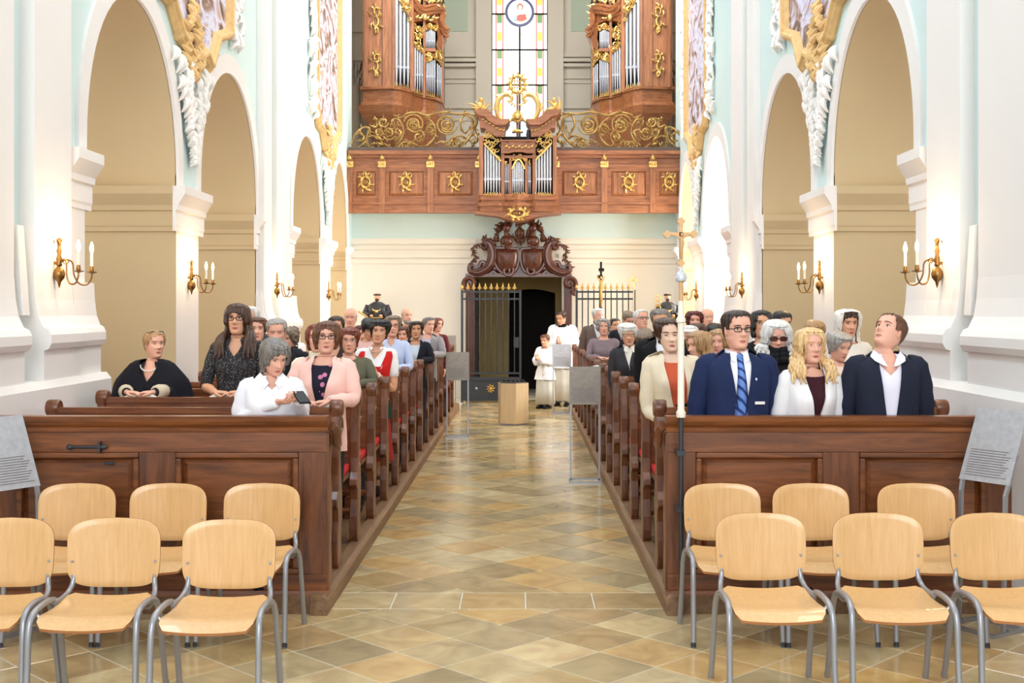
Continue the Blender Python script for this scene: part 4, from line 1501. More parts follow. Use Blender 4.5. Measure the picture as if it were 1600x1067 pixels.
def trefoil_cross(mb, w, h, zc, t, y0, y1):
    mb.box(-t, t, y0, y1, zc - h * 0.62, zc + h * 0.38)
    mb.box(-w / 2, w / 2, y0, y1, zc - t, zc + t)
    for (a, b_) in ((-w / 2, zc), (w / 2, zc), (0, zc + h * 0.38), (0, zc - h * 0.62)):
        for e_, (da, db) in enumerate(((0, 0), (t * 1.3, 0), (-t * 1.3, 0), (0, t * 1.3), (0, -t * 1.3))):
            e_ = 0.001 * (e_ + 1)
            mb.lathe([(0.001, y0 - e_), (t * 1.0, y0 - e_), (t * 1.0, y1 + e_), (0.001, y1 + e_)], (a + da, 0, b_ + db), 10, axis='y')


sc = thing('staff_cross', 'small pale gold cross on a staff beside the right gate leaf', 'cross', (X_at(990, 22.4), 22.4, 0))
m = MB()
trefoil_cross(m, 0.11, 0.16, Z_at(438, 22.4), 0.014, -0.01, 0.01)
m.build('cross_head', plain('pale_gilding', (232, 200, 130)), sc)
MB().tube([(0, 0, 0.0), (0, 0, Z_at(445, 22.4))], 0.012, 8).lathe([(0.12, 0), (0.12, 0.03), (0.02, 0.06)], n=12).build('staff', plain('pale_wood_staff', (206, 186, 150), 0.6), sc)
sc = thing('gilt_monstrance_staff', 'slim gilt openwork staff head left of the monk statue', 'staff', (X_at(1028, 22.45), 22.45, 0))
m = MB()
for k in range(3):
    z_ = Z_at(482 - 8 * k, 22.45)
    m.tube([(p[0], 0, p[1]) for p in spiral(0.0, z_, 0.055, 1.0, 0.3, 1, 14, 0.9)], 0.011, 6)
m.build('openwork_head', M_GILT, sc)
MB().tube([(0, 0, 0), (0, 0, Z_at(484, 22.45))], 0.014, 8).lathe([(0.10, 0), (0.10, 0.03), (0.02, 0.06)], n=12).build('staff', M_GILT, sc)


def monk(label, px, ytop, D, staff):
    t = thing('monk_statue', label, 'statue', (X_at(px, D), D, 0))
    zt = Z_at(ytop, D)
    h0 = zt - 0.78
    MB().box(-0.24, 0.24, -0.2, 0.2, 0, h0 - 0.06).box(-0.28, 0.28, -0.24, 0.24, h0 - 0.06, h0).box(-0.28, 0.28, -0.24, 0.24, 0, 0.1).build('pedestal', M_PORTAL, t)
    m = MB()
    prof = [(0.0, 0.20, 0.16), (0.1, 0.2, 0.15), (0.3, 0.18, 0.13), (0.42, 0.19, 0.13), (0.52, 0.19, 0.12), (0.56, 0.14, 0.1), (0.6, 0.07, 0.07)]
    m.loft([[(w * cos(a) * (1 + 0.05 * sin(7 * a)), d * sin(a) * (1 + 0.05 * sin(9 * a)), h0 + z) for a in [2 * pi * i / 28 for i in range(28)]] for z, w, d in prof])
    for s in (-1, 1):
        m.tube([(s * 0.17, 0, h0 + 0.53), (s * 0.22, -0.02, h0 + 0.38), (s * 0.12, -0.16, h0 + 0.32)], [0.06, 0.075, 0.07], 10)
    m.build('habit', plain('black_habit_paint', (30, 30, 36), 0.45, var=0.1), t)
    f = MB()
    f.ell((0, -0.01, h0 + 0.69), (0.058, 0.07, 0.085), 14, 12)
    f.tube([(0, 0, h0 + 0.57), (0, -0.005, h0 + 0.66)], [0.05, 0.045], 10)
    f.ell((0, -0.082, h0 + 0.685), (0.010, 0.014, 0.02), 8, 6)
    for s in (-1, 1):
        f.ell((s * 0.09, -0.19, h0 + 0.33), (0.035, 0.03, 0.028), 8, 6)
    f.build('flesh', plain('painted_flesh', (206, 160, 124), 0.45), t)
    hr = MB()
    hr.tube([(0.06 * cos(a), -0.0 + 0.072 * sin(a), h0 + 0.735) for a in [2 * pi * i / 18 for i in range(19)]], 0.018, 6)
    hr.ell((0, -0.06, h0 + 0.635), (0.036, 0.026, 0.035), 10, 6)
    hr.build('tonsure_and_beard', plain('dark_brown_paint', (58, 40, 30), 0.6), t)
    g_ = MB()
    g_.tube([(-0.13, -0.06, h0 + 0.52), (-0.05, -0.13, h0 + 0.43), (0.05, -0.13, h0 + 0.43), (0.13, -0.06, h0 + 0.52)], 0.012, 6)
    g_.tube([(-0.18, -0.14, h0 + 0.30), (0, -0.18, h0 + 0.29), (0.18, -0.14, h0 + 0.30)], 0.010, 6)
    g_.ell((0, -0.14, h0 + 0.41), (0.03, 0.015, 0.03), 8, 6)
    g_.build('gold_trim', M_GILT, t)
    if staff:
        MB().tube([(-0.34, -0.2, h0 + 0.42), (-0.1, -0.2, h0 + 0.26)], [0.02, 0.012], 8).build('staff', M_GILT, t)


monk('painted monk statue in black habit by the cream wall left of the doorway', 589.5, 457, 22.9, True)
monk('painted monk statue in black habit right of the doorway', 1043, 457, 22.9, False)
# ================================================================== pews
PITCH = 0.92
Y_PANEL = 7.09
Y_BENCH0 = 7.82
N_BENCH = 15


def bench_y(k):
    return Y_BENCH0 + PITCH * k


# outline of a bench end in (y, z); -y is the side of the sitter's knees
END = [(-0.085, 0.0), (0.075, 0.0), (0.085, 0.03), (0.06, 0.07), (0.035, 0.14), (0.045, 0.24), (0.075, 0.34), (0.085, 0.44), (0.06, 0.54), (0.03, 0.66), (0.02, 0.78), (0.035, 0.90),
       (0.055, 0.97), (0.075, 1.02), (0.075, 1.06), (0.05, 1.09), (0.015, 1.10), (-0.02, 1.085), (-0.035, 1.05), (-0.028, 1.0), (-0.035, 0.94), (-0.06, 0.86), (-0.075, 0.74),
       (-0.07, 0.62), (-0.09, 0.52), (-0.14, 0.47), (-0.145, 0.43), (-0.10, 0.40), (-0.085, 0.32), (-0.115, 0.2), (-0.12, 0.1), (-0.11, 0.05)]


def bench(side, k, xin, xout):
    """one pew; xin at the aisle, xout at the wall"""
    s = 1 if xout > xin else -1
    which = 'frontmost' if k == 0 else ORD[k]
    t = thing('church_pew', '%s dark wooden pew counted from the front, %s of the aisle' % (which, side), 'pew', (xin, bench_y(k), PLAT), group='pews %s of the aisle' % side)
    L = abs(xout - xin)
    w = 0.06

    def bx(m, a, b_, *r):
        m.box(min(s * a, s * b_), max(s * a, s * b_), *r)
    for a in (0.0, L - w):
        m = MB()
        m.prism_x(END, s * a, s * (a + w))
        e = m.build('bench_end', M_PEWZ, t, bevel=0.006)
        kn = MB()
        kn.lathe([(0.001, -0.012), (0.05, -0.012), (0.056, 0.0), (0.056, w), (0.05, w + 0.012), (0.001, w + 0.012)], (s * a if s > 0 else s * (a + w), 0.02, 1.055), 16, axis='x')
        kn.build('knob', M_PEWZ, e)
        br = MB()
        pr = smooth_path([(s * (a + w / 2), 0.05, 1.0), (s * (a + w / 2), 0.11, 0.99), (s * (a + w / 2), 0.165, 0.95), (s * (a + w / 2), 0.17, 0.90), (s * (a + w / 2), 0.13, 0.89), (s * (a + w / 2), 0.09, 0.84), (s * (a + w / 2), 0.05, 0.78)], 4)
        br.tube(pr, [0.028 - 0.0004 * i for i in range(len(pr))], 8)
        br.build('scroll_bracket', M_PEWZ, e)
    m = MB()
    bx(m, w, L - w, -0.01, 0.015, 0.38, 1.04)
    m.build('backrest', M_PEW, t)
    m = MB()
    bx(m, w, L - w, -0.025, 0.03, 1.02, 1.06)
    m.build('top_rail', M_PEW, t)
    m = MB()
    y0, y1 = 0.03, 0.20
    m.prism([(y0, 1.035), (y1, 0.985), (y1, 1.005), (y0, 1.058)], lambda a, b_: (s * w, a, b_), lambda a, b_: (s * (L - w), a, b_))
    m.build('book_rest', M_PEW, t)
    m = MB()
    bx(m, w, L - w, -0.40, -0.01, 0.49, 0.525)
    m.build('seat', M_PEW, t)
    m = MB()
    bx(m, w + 0.005, L - w - 0.005, -0.39, -0.015, 0.5255, 0.575)
    m.build('cushion', M_RED, t, bevel=0.012)
    m = MB()
    bx(m, w, L - w, 0.12, 0.26, 0.17, 0.20)
    bx(m, 0.2, 0.25, 0.0, 0.2, 0.0, 0.17)
    bx(m, L - 0.25, L - 0.2, 0.0, 0.2, 0.0, 0.17)
    m.build('kneeler', M_PEW, t)
    return t


for k in range(N_BENCH):
    bench('left', k, -1.2, -3.13)
    bench('right', k, 0.88, 2.80)

# pew standing further out in the left chapel
for (yy, z_) in ((10.55, 0),):
    c = thing('chapel_pew', 'long dark wooden bench behind the woman in the black shawl, against the left chapel', 'pew', (-3.3, yy, 0.0))
    MB().box(-1.25, -0.05, 0, 0.03, 0.3, 1.02).build('backrest', M_PEW, c)
    MB().box(-1.25, -0.05, -0.02, 0.05, 1.02, 1.06).build('top_rail', M_PEW, c)
    MB().box(-1.25, -0.05, -0.4, 0, 0.42, 0.455).build('seat', M_PEW, c)
    for x_ in (-1.31, -0.06):
        MB().prism_x(END, x_, x_ + 0.06).build('bench_end', M_PEWZ, c)


def pew_front(side, xin, xout):
    s = 1 if xout > xin else -1
    t = thing('pew_front', 'panelled dark walnut pew front behind the wooden chairs %s of the aisle' % side, 'pew front', (xin, Y_PANEL, 0.0), group='pew fronts')
    L = abs(xout - xin)
    H = 1.17

    def bx(m, a, b_, *r):
        m.box(min(s * a, s * b_), max(s * a, s * b_), *r)
        return m
    bx(MB(), 0.02, L - 0.02, 0.03, 0.06, 0.1, H - 0.08).build('backboard', M_PEW, t)
    # rails and stiles
    bx(MB(), 0, L, 0.0, 0.04, H - 0.22, H - 0.075).build('top_rail', M_PEW, t, bevel=0.004)
    bx(MB(), 0, L, 0.0, 0.04, 0.10, 0.22).build('bottom_rail', M_PEW, t, bevel=0.004)
    st = [(0.0, 0.17), (L / 2 - 0.11, L / 2 + 0.11), (L - 0.17, L)]
    for (a, b_) in st:
        bx(MB(), a, b_, -0.002, 0.04, 0.22, H - 0.22).build('stile', M_PEWZ, t, bevel=0.004)
    for (a, b_) in ((0.17, L / 2 - 0.11), (L / 2 + 0.11, L - 0.17)):
        m = MB()
        x0, x1 = sorted((s * a, s * b_))
        m.cbox(x0 + 0.035, x1 - 0.035, 0.008, 0.03, 0.255, H - 0.255, 0.035)
        p = m.build('panel', M_PEW, t)
        f = MB()
        for (u0, u1, z0, z1) in ((x0, x1, 0.22, 0.255), (x0, x1, H - 0.255, H - 0.22), (x0, x0 + 0.035, 0.255, H - 0.255), (x1 - 0.035, x1, 0.255, H - 0.255)):
            f.box(u0, u1, -0.012, 0.03, z0, z1)
        f.build('panel_moulding', M_PEW, p, bevel=0.01)
    # plinth and moulded cap
    cap = [(-0.0, H - 0.10), (-0.012, H - 0.095), (-0.016, H - 0.07), (-0.04, H - 0.05), (-0.05, H - 0.03), (-0.055, H), (0.05, H), (0.10, H - 0.02), (0.10, H - 0.04), (0.06, H - 0.04), (0.05, H - 0.10)]
    MB().prism(cap, lambda a, b_: (s * -0.01, a, b_), lambda a, b_: (s * (L + 0.01), a, b_)).build('cap_moulding', M_PEW, t)
    pl = [(-0.05, 0.0), (-0.05, 0.09), (-0.035, 0.11), (-0.02, 0.125), (0.0, 0.13), (0.06, 0.13), (0.06, 0.0)]
    MB().prism(pl, lambda a, b_: (s * -0.012, a, b_), lambda a, b_: (s * (L + 0.0), a, b_)).build('plinth', M_PEW, t)
    # carved end bracket on the aisle side
    e = MB()
    en = [(0.006, 0.13), (0.16, 0.13), (0.16, 0.16), (0.12, 0.25), (0.1, 0.4), (0.13, 0.55), (0.12, 0.7), (0.09, 0.82), (0.11, 0.92), (0.17, 0.98), (0.21, 1.02), (0.2, H - 0.075), (0.006, H - 0.10)]
    e.prism_x(en, s * -0.012, s * 0.05)
    e.build('end_board', M_PEWZ, t, bevel=0.006)
    v = MB()
    pts = smooth_path([(s * -0.03, 0.0, H - 0.06), (s * -0.045, 0.05, H - 0.10), (s * -0.04, 0.10, H - 0.17), (s * -0.045, 0.15, H - 0.19), (s * -0.04, 0.17, H - 0.15), (s * -0.035, 0.14, H - 0.13)], 5)
    v.tube(pts, [0.03 - 0.0005 * i for i in range(len(pts))], 8)
    v.build('scroll_bracket', M_PEWZ, t)
    return t


pfl = pew_front('left', -1.17, -3.20)
pfr = pew_front('right', 0.87, 2.95)
# iron latch on the left front
m = MB()
m.tube([(-1.53, -0.025, 0.985), (-1.32, -0.03, 0.985)], 0.010, 8)
m.box(-1.36, -1.345, -0.04, 0.0, 0.955, 1.015)
m.ell((-1.53, -0.03, 0.985), (0.02, 0.012, 0.018), 8, 6)
m.ell((-1.33, -0.03, 0.985), (0.03, 0.012, 0.014), 8, 6)
m.build('iron_latch', M_IRON, pfl)
MB().tube([(-1.33, -0.012, 0.89), (-1.27, -0.012, 0.885)], 0.008, 6).build('iron_hook', M_IRON, pfl)

# ================================================================== stackable chairs
SEAT_Z = 0.435


def make_chair():
    t = bpy.data.objects.new('stacking_chair', None)
    COL.objects.link(t)
    # backrest: rounded rectangle, curved in plan, local origin at chair centre on the floor; -Y is the front
    n, r_ = 40, 7
    rings = [[], []]

    def outline(k):
        a = 2 * pi * k / n
        c, s_ = cos(a), sin(a)
        w, h = 0.226, 0.152
        e = 2 / 4.4
        u = w * (abs(c) ** e) * (1 if c >= 0 else -1)
        v = h * (abs(s_) ** e) * (1 if s_ >= 0 else -1)
        return u * (0.965 + 0.05 * (v + h) / (2 * h) * 0.4), v - 0.012 * (1 - (u / w) ** 2) * (1 if v < 0 else -1)

    def place(u, v, off):
        y = 0.205 + 0.07 * (v + 0.15) - 0.0 + 0.042 * (1 - (u / 0.226) ** 2) + off
        return (u, y, 0.64 + v)
    m = MB()
    layers = []
    for off in (0.0, 0.011):
        for f in (1.0, 0.8, 0.55, 0.28, 0.02):
            layers.append((off, f))
    front = [[place(outline(k)[0] * f, outline(k)[1] * f, 0.0) for k in range(n)] for f in (0.02, 0.28, 0.55, 0.8, 0.985, 1.0)]
    front[-1] = [(p[0], p[1] + 0.002, p[2]) for p in front[-1]]
    back = [[place(outline(k)[0] * f, outline(k)[1] * f, 0.011) for k in range(n)] for f in (1.0, 0.985, 0.8, 0.55, 0.28, 0.02)]
    m.loft(front, 0, True, False)
    m.loft([front[-1], back[0]], 1, False, False)
    m.loft(back, 0, False, True)
    m.build('backrest', [M_BEECH, M_BEECHE], t, sharp=50)
    # seat with a waterfall front edge
    m = MB()
    nx, ny = 16, 14

    def seat_pt(i, j, off):
        v = j / ny
        hw = 0.212 - 0.012 * v
        if v < 0.12:
            hw -= 0.03 * (1 - v / 0.12) ** 2
        if v > 0.9:
            hw -= 0.03 * ((v - 0.9) / 0.1) ** 2
        u = -1 + 2 * i / nx
        y = -0.215 + 0.40 * v
        z = SEAT_Z + 0.012 * u * u - 0.045 * max(0, (0.22 - v) / 0.22) ** 2 + 0.018 * max(0, (v - 0.5) / 0.5) ** 2 - 0.010 * sin(pi * v)
        return (u * hw, y, z + off)
    top = [[seat_pt(i, j, 0.0) for i in range(nx + 1)] for j in range(ny + 1)]
    bot = [[seat_pt(i, j, -0.012) for i in range(nx + 1)] for j in range(ny + 1)]
    m.loft(top, 0, False, False, closed=False)
    m.loft(bot, 0, False, False, closed=False)
    edge_t = top[0] + [r[-1] for r in top[1:]] + top[-1][::-1][1:] + [r[0] for r in top[::-1][1:-1]]
    edge_b = bot[0] + [r[-1] for r in bot[1:]] + bot[-1][::-1][1:] + [r[0] for r in bot[::-1][1:-1]]
    m.loft([edge_t, edge_b], 1, False, False)
    m.build('seat', [M_BEECH, M_BEECHE], t, sharp=50)
    for s in (-1, 1):
        x = s * 0.228
        lg = smooth_path([(x + s * 0.012, -0.235, 0.0), (x + s * 0.009, -0.215, 0.2), (x + s * 0.008, -0.20, 0.38), (x + s * 0.004, -0.165, 0.448), (x, -0.08, 0.468), (x, 0.03, 0.466), (x + s * 0.004, 0.115, 0.44), (x + s * 0.008, 0.155, 0.37), (x + s * 0.009, 0.20, 0.2), (x + s * 0.012, 0.25, 0.0)], 5)
        fr = MB()
        fr.tube(lg, 0.0145, 12)
        # oval tube: widen along Y
        fr.build('leg_frame', M_STEEL, t)
        for yy in (-0.235, 0.25):
            MB().lathe([(0.0145, 0), (0.0145, 0.02), (0.0125, 0.03)], (x + s * 0.012, yy, 0), 10).build('foot_cap', M_IRON, t)
        up = smooth_path([(x - s * 0.012, 0.05, 0.452), (x - s * 0.018, 0.14, 0.452), (x - s * 0.026, 0.20, 0.472), (x - s * 0.036, 0.228, 0.52), (x - s * 0.040, 0.252, 0.66)], 5)
        u = MB()
        u.tube(up, 0.0125, 10)
        u.build('back_upright', M_STEEL, t)
        for zz in (0.535, 0.605):
            MB().lathe([(0.001, -0.004), (0.006, -0.003), (0.007, 0.003), (0.001, 0.003)], (s * 0.196, 0.2015 + 0.07 * (zz - 0.64 + 0.15) + 0.0095, zz), 8, axis='y').build('rivet', M_STEEL, t)
    for yy in (-0.13, 0.12):
        MB().tube([(-0.235, yy, 0.45), (-0.2, yy, 0.412), (0.2, yy, 0.412), (0.235, yy, 0.45)], 0.010, 8).build('seat_bearer', M_STEEL, t)
    return t


chair0 = make_chair()
spots = [
    # px of the backrest centre, distance of the backrest, turn, label
    (16, 5.66, 2, 'beech plywood chair cut off by the left picture edge in the front row'),
    (181, 5.66, 1, 'beech plywood chair in the middle of the front row left of the aisle'),
    (359, 5.62, 0, 'beech plywood chair nearest the aisle in the front row on the left'),
    (123, 6.80, 1, 'beech plywood chair farthest from the aisle in the left back row'),
    (264, 6.80, 0, 'beech plywood chair in the middle of the left back row'),
    (408, 6.80, -2, 'beech plywood chair nearest the aisle in the left back row'),
    (1189, 5.80, 1, 'beech plywood chair nearest the aisle in the front row on the right'),
    (1369, 5.80, -1, 'beech plywood chair in the middle of the front row right of the aisle'),
    (1553, 5.80, 0, 'beech plywood chair cut off by the right picture edge in the front row'),
    (1129, 6.80, 1, 'beech plywood chair nearest the aisle in the right back row'),
    (1267, 6.80, 1, 'beech plywood chair in the middle of the right back row'),
    (1428, 6.80, -2, 'beech plywood chair farthest from the aisle in the right back row, by the metal stand'),
]
for i, (px, D, a, lab) in enumerate(spots):
    o = chair0 if i == 0 else copy_tree(chair0)
    o.location = (X_at(px, D), D - 0.24, 0)
    o.rotation_euler = (0, 0, radians(a))
    tag(o, lab, 'chair', 'beech stacking chairs')

# ================================================================== metal text stands
M_PLATE = plain('etched_grey_metal_plate', (150, 142, 132), 0.45, 0.35, var=0.12, scale=30)
M_PLATE2 = plain('frosted_metal_plate', (176, 176, 180), 0.35, 0.5, var=0.12, scale=30)
M_ETCH = plain('etched_lines', (132, 128, 126), 0.6, 0.2)


def stand(label, x, y, rz_=0.0, tilt=0.0, pm=None, bent=False, h=1.21):
    t = thing('text_stand', label, 'stand', (x, y, 0), rz_, 'metal text stands')
    w = 0.165
    z0, z1 = h - 0.40, h
    ty = lambda z: (z - z0) * tilt
    for s in (-1, 1):
        if bent:
            pts = [(s * (w - 0.02), -0.04, 0.02), (s * (w - 0.02), -0.02, z0 - 0.06), (s * (w - 0.015), 0.0, z0), (s * (w - 0.015), ty(z0 + 0.16), z0 + 0.16)]
        else:
            pts = [(s * (w - 0.015), 0.0, 0.02), (s * (w - 0.015), 0.0, z0 + 0.16)]
        m = MB()
        for a, b_ in zip(pts, pts[1:]):
            m.prism([(-0.009, -0.012), (0.009, -0.012), (0.009, 0.012), (-0.009, 0.012)], lambda u, v: (a[0] + u, a[1] + v, a[2]), lambda u, v: (b_[0] + u, b_[1] + v, b_[2]))
        m.build('post', M_STEEL, t)
    m = MB()
    for (a, b_, c, d) in ((-w, w, -0.15, -0.125), (-w, w, 0.125, 0.15), (-w, -w + 0.025, -0.125, 0.125), (w - 0.025, w, -0.125, 0.125)):
        m.box(a, b_, c, d, 0.0, 0.02)
    m.box(-w + 0.003, -w + 0.028, -0.012, 0.012, 0.0, 0.03).box(w - 0.028, w - 0.003, -0.012, 0.012, 0.0, 0.03)
    m.build('foot_frame', M_STEEL, t)
    y0, y1 = ty(z0), ty(z1)
    p = MB().add([(-w, y0 - 0.016, z0), (w, y0 - 0.016, z0), (w, y1 - 0.016, z1), (-w, y1 - 0.016, z1), (-w, y0 - 0.012, z0), (w, y0 - 0.012, z0), (w, y1 - 0.012, z1), (-w, y1 - 0.012, z1)],
                 [(0, 1, 2, 3), (7, 6, 5, 4), (0, 4, 5, 1), (1, 5, 6, 2), (2, 6, 7, 3), (3, 7, 4, 0)], 0, False).build('plate', pm or M_PLATE, t)
    e = MB()
    for k in range(11):
        zz = z0 + 0.03 + k * 0.014
        e.box(-w + 0.03, w - 0.03 - 0.012 * (k * 7 % 4), ty(zz) - 0.0175, ty(zz) - 0.0145, zz, zz + 0.0045)
    e.build('text_lines', M_ETCH, p)
    return t


stand('grey metal text stand in the aisle beside the right pews, nearest the camera', X_at(914, 12.47), 12.47)
stand('grey metal text stand in the aisle beside the left pews', X_at(715, 16.8), 16.8)
stand('grey metal text stand standing in front of the priest', 0.69, 20.7, pm=M_PLATE2)
stand('grey metal text stand behind the last pews on the left', X_at(699, 22.2), 22.2, h=1.33)
stand('metal text stand with reclining plate at the outer end of the left pew front', -2.88, 6.70, radians(58), 0.42, M_PLATE2, True, 1.19)
stand('metal text stand with reclining plate at the outer end of the right pew front', 2.62, 6.70, radians(-58), 0.42, M_PLATE2, True, 1.23)

# ================================================================== collection box
D = 18.7
cb = thing('wooden_collection_box', 'pale six-sided wooden box with black top standing in the aisle', 'box', (X_at(802, D), D, 0))
hexa = [(0.255 * cos(pi / 6 * 0 + pi / 3 * i + radians(100)), 0.255 * sin(pi / 3 * i + radians(100))) for i in range(6)]
M_PINE = wood('pale_beech_veneer', (196, 166, 124), (212, 184, 142), 0.45, 'z', 14, 2.0, obj_var=0.04)
for i in range(6):
    a, b_ = hexa[i], hexa[(i + 1) % 6]
    k = 0.94
    MB().add([(a[0], a[1], 0.03), (b_[0], b_[1], 0.03), (b_[0], b_[1], 0.66), (a[0], a[1], 0.66), (a[0] * k, a[1] * k, 0.03), (b_[0] * k, b_[1] * k, 0.03), (b_[0] * k, b_[1] * k, 0.66), (a[0] * k, a[1] * k, 0.66)],
             [(0, 1, 2, 3), (4, 7, 6, 5), (0, 4, 5, 1), (3, 2, 6, 7), (0, 3, 7, 4), (1, 5, 6, 2)], 0, False).build('side_board', M_PINE, cb)
MB().prism_z([(p[0] * 0.96, p[1] * 0.96) for p in hexa], 0, 0.03).build('base', M_STEEL, cb)
tp = MB().prism_z([(p[0] * 0.9, p[1] * 0.9) for p in hexa], 0.60, 0.675).build('top', M_IRON, cb)
m = MB()
for k in range(5):
    m.ell((-0.14 + 0.07 * k, 0.02 * sin(k * 2), 0.69), (0.03, 0.03, 0.02), 8, 6)
m.build('candle_cups', M_BLACK, tp)

# ================================================================== processional cross at the right pew front
D = 6.94
pc = thing('processional_cross', 'tall processional cross with white staff fixed to the right pew front', 'cross', (X_at(1064, D), D, 0))
zz = lambda py: Z_at(py, D)
M_CROSSW = plain('pale_gilt_wood', (206, 164, 116), 0.5, 0.2, var=0.08)
m = MB()
t_ = 0.011
zc = zz(366)
m.box(-t_, t_, -0.012, 0.012, zz(412), zz(346)).box(X_at(1042, D) - X_at(1064, D), X_at(1078, D) - X_at(1060, D), -0.012, 0.012, zc - t_, zc + t_)
for (a, b_) in ((-0.083, zc), (0.075, zc), (0, zz(346)), (0, zz(411))):
    for e_, (da, db) in enumerate(((0, 0), (0.012, 0), (-0.012, 0), (0, 0.012), (0, -0.012))):
        m.lathe([(0.001, -0.013 - 0.001 * e_), (0.012, -0.013 - 0.001 * e_), (0.012, 0.013 + 0.001 * e_), (0.001, 0.013 + 0.001 * e_)], (a + da, 0, b_ + db), 10, axis='y')
m.build('cross_head', M_CROSSW, pc)
m = MB()
m.tube([(0, -0.02, zz(371)), (0.004, -0.03, zz(380)), (-0.002, -0.028, zz(390)), (0.002, -0.024, zz(404))], [0.009, 0.013, 0.011, 0.006], 8)
m.ell((0.002, -0.026, zz(367)), (0.009, 0.009, 0.011), 8, 6)
for d in (-1, 1):
    m.tube([(d * 0.008, -0.02, zz(372)), (d * 0.035, -0.017, zz(368)), (d * 0.06, -0.014, zz(366))], [0.006, 0.005, 0.004], 6)
m.build('corpus', M_CROSSW, pc)
MB().lathe([(0.008, zz(442)), (0.03, zz(439)), (0.037, zz(433)), (0.028, zz(427)), (0.012, zz(424)), (0.010, zz(410))], n=20).build('silver_knop', M_TIN, pc)
M_STAFF = plain('ivory_painted_staff', (232, 224, 208), 0.4, var=0.03)
MB().lathe([(0.016, zz(500)), (0.014, zz(440))], n=16).build('upper_staff', M_CROSSW, pc)
MB().lathe([(0.026, zz(652)), (0.028, zz(648)), (0.028, zz(644)), (0.020, zz(640)), (0.0195, zz(505)), (0.028, zz(503)), (0.028, zz(498)), (0.018, zz(494)), (0.016, zz(470))], n=20).build('lower_staff', M_STAFF, pc)
MB().lathe([(0.014, 0.02), (0.015, zz(652))], n=16).build('dark_tube', M_IRON, pc)
for z_ in (0.95, 0.62):
    MB().box(-0.024, 0.024, -0.022, 0.11, z_, z_ + 0.03).build('clamp', M_IRON, pc)

# ================================================================== wall sconces
def sconce(label, side, y):
    s, xw = (-1, XL) if side == 'left' else (1, XR)
    u0 = 0.10 if y < 9 or 15.6 < y < 17.3 else 0.0
    x0 = xw - s * u0
    t = thing('wall_sconce', label, 'wall lamp', (x0, y, 1.985), group='candle wall sconces')
    t.scale = (0.74, 0.74, 0.74)
    d = -s            # towards the nave
    m = MB()
    m.lathe([(0.002, -0.03), (0.012, 0.0), (0.018, 0.03), (0.05, 0.07), (0.058, 0.11), (0.045, 0.15), (0.02, 0.18), (0.03, 0.20), (0.022, 0.22), (0.03, 0.25), (0.018, 0.30), (0.026, 0.33), (0.016, 0.37), (0.022, 0.40)], (d * 0.05, 0, 0), 14)
    m.build('back_baluster', M_BRASS, t)
    cr = MB()
    for k in range(-2, 3):
        cr.tube([(d * 0.05, 0, 0.39), (d * 0.05, 0.02 * k, 0.43), (d * 0.055, 0.035 * k, 0.47 - 0.01 * abs(k))], [0.012, 0.012, 0.004], 6)
    cr.build('palmette', M_BRASS, t)
    MB().box(min(0, d * 0.05), max(0, d * 0.05), -0.012, 0.012, 0.2, 0.23).build('wall_plate', M_BRASS, t)
    for k, yo in enumerate((-0.16, 0.16)):
        a = MB()
        pts = smooth_path([(d * 0.05, 0, 0.21), (d * 0.10, yo * 0.25, 0.25), (d * 0.15, yo * 0.5, 0.22), (d * 0.16, yo * 0.6, 0.10), (d * 0.20, yo * 0.8, 0.015), (d * 0.265, yo * 1.0, 0.01), (d * 0.30, yo * 1.1, 0.07), (d * 0.305, yo * 1.1, 0.125)], 5)
        a.tube(pts, 0.0085, 8)
        a.tube([(p[0], 0, p[1]) for p in spiral(d * 0.11, 0.235, 0.035, 1.1, 0.2, -d, 12, 0.3)], 0.005, 6)
        ao = a.build('arm', M_BRASS, t)
        cx_, cy_ = d * 0.305, yo * 1.1
        MB().lathe([(0.01, 0.115), (0.05, 0.128), (0.052, 0.134), (0.02, 0.137), (0.024, 0.15), (0.02, 0.17), (0.018, 0.19)], (cx_, cy_, 0), 16).build('drip_pan', M_BRASS, ao)
        MB().lathe([(0.015, 0.17), (0.015, 0.315), (0.010, 0.32)], (cx_, cy_, 0), 12).build('candle_sleeve', M_CANDLE, ao)
        MB().lathe([(0.009, 0.318), (0.017, 0.34), (0.021, 0.365), (0.017, 0.395), (0.008, 0.42), (0.002, 0.435)], (cx_, cy_, 0), 12).build('bulb', M_BULB, ao)
        ld = bpy.data.lights.new('bulb_light', 'POINT')
        ld.energy = 4.6
        ld.color = (1.0, 0.72, 0.40)
        ld.shadow_soft_size = 0.022
        lo = bpy.data.objects.new('bulb_light', ld)
        COL.objects.link(lo)
        lo.parent = t
        lo.location = (cx_, cy_, 0.46)
    return t


for side in ('left', 'right'):
    for k, (y, w) in enumerate(((8.6, 'nearest the camera, on the pilaster'), (12.4, 'second from the camera'), (16.25, 'third from the camera'), (21.2, 'farthest from the camera'))):
        sconce('brass two-candle sconce on the %s wall, %s' % (side, w), side, y)

# ================================================================== column loudspeakers between the pilasters
for side, s, xw in (('left', -1, XL), ('right', 1, XR)):
    t = thing('column_loudspeaker', 'slim white column loudspeaker tucked between the pilasters on the %s' % side, 'loudspeaker', (xw - s * 0.075, 8.08, 1.76))
    o = MB().box(-0.045, 0.045, -0.055, 0.055, 0.0, 0.62).build('cabinet', M_WHITE, t, bevel=0.006)
    o.rotation_euler = (0, radians(4 * s), 0)
    g_ = MB().box(-0.04, 0.04, -0.062, -0.055, 0.03, 0.59).build('grille', plain('white_grille', (226, 224, 220), 0.6), t)
    g_.rotation_euler = (0, radians(4 * s), 0)

# ================================================================== open hymn books on the rests
M_PAPER = plain('book_paper', (240, 234, 220), 0.8, var=0.03)
M_COVER = plain('dark_book_cover', (60, 30, 30), 0.6)


